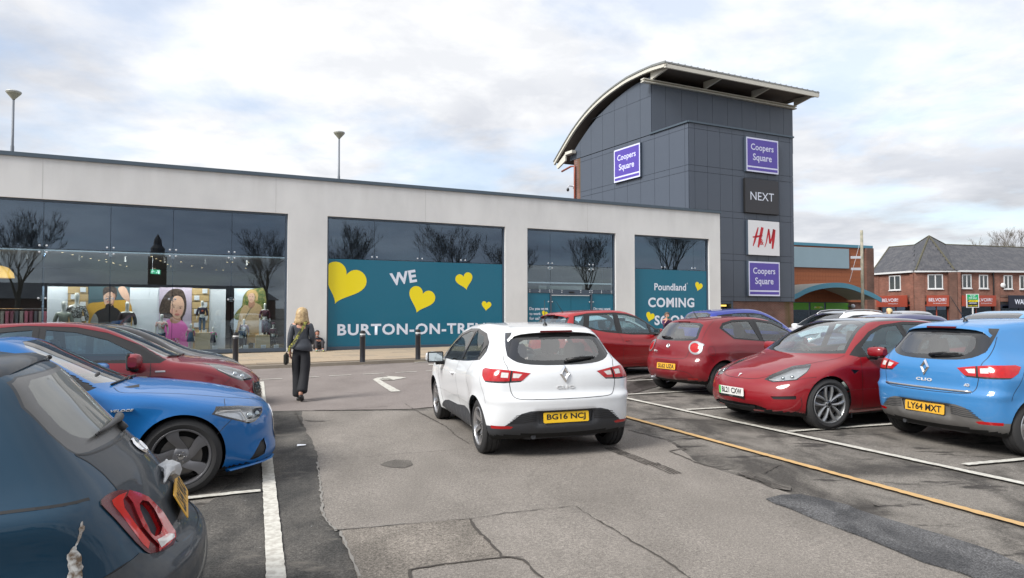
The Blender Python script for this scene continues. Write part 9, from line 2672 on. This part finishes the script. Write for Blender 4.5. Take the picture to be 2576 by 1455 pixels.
def mann_left(x, ytop, label, top, bottom, t=.62):   # read in the other enlarged view, which starts at 0,1000
  return mannequin((x / 4.155 - 560) * 4.155, (1000 + ytop / 4.155 - 1080) * 4.155, 0, FZ, label, top, bottom, child=False, t=t)
mann_left(1062, 835, 'mannequin in a pale sage knit before the leftmost white board', sage, charc)
mann_left(1283, 685, 'mannequin in a shiny black blouse before the left card-box column', sheen, charc, t=.68)
mann_left(2118, 838, 'mannequin in a black V-neck right of the dark-haired portrait', mat('black_cloth', (.015, .012, .014), .8), plum)
# litter on the asphalt
for k, (x, y, lab) in enumerate(((757, 1123, 'scrap of white paper lying on the dark edge of the aisle'),)):
  p = ground(x, y); o = thing('paper_scrap', (p.x, p.y, gz(p.x) + .012), R(20), lab, 'litter'); mb = MB(); mb.add([(-.05, -.03, 0), (.05, -.04, .006), (.06, .03, .002), (-.04, .035, .01)], [(0, 1, 2, 3)]); mb.build('paper', M_white_in, o)
# ================================================================== ACROSS THE CAR PARK (mirrored in the shop glass)
for k, (x, y, H, sd) in enumerate(((0, -35, 15, 21), (25, -29, 15.5, 22), (34, -24, 16.5, 23), (44, -16, 17.5, 24), (50, -10, 15, 25), (60, -3, 14.5, 26), (67, 7, 20, 27))):
  bare_tree('bare_tree', x, y, H, sd, ('bare winter tree across the car park behind the camera, number %s from the right' % ('one', 'two', 'three', 'four', 'five', 'six', 'seven')[k]), .42, 'bare trees behind the camera', depth=6, twig=.013)
hs_ = thing('brick_terrace', (20, -48, 0), R(25), 'long dark brick terrace across the car park, seen only mirrored in the shop windows', 'building')
mb = MB(); mb.box(-26, 16, -9, 0, -.5, 3.2); mb.box(-30, -22, -8, 1, -.5, 4.4); mb.box(2, 9, -9, .6, -.5, 4.6); mb.build('wall', B_red2, hs_)
mb = MB(); mb.add([(-26.5, -9.4, 3.2), (16.5, -9.4, 3.2), (16.5, .4, 3.2), (-26.5, .4, 3.2), (-24, -4.5, 5.4), (14, -4.5, 5.4)], [(0, 1, 5, 4), (1, 2, 5), (2, 3, 4, 5), (3, 0, 4)]); mb.build('roof', M_slate, hs_)
ch_ = thing('church_tower', (34, -78, 0), R(25), 'square stone church tower with a lantern top, seen only mirrored in the shop window', 'building')
mb = MB(); mb.box(-1.5, 1.5, -1.5, 1.5, -.5, 11.4); mb.build('shaft', mat('brown_stone', (.16, .12, .09), .9, noise=.2), ch_)
mb = MB(); mb.lathe([(1.2, 11.4), (1.15, 13), (.7, 13.6), (.6, 14.6), (.05, 15.6)], 8); mb.build('lantern', mat('brown_stone_top', (.15, .115, .09), .9), ch_)
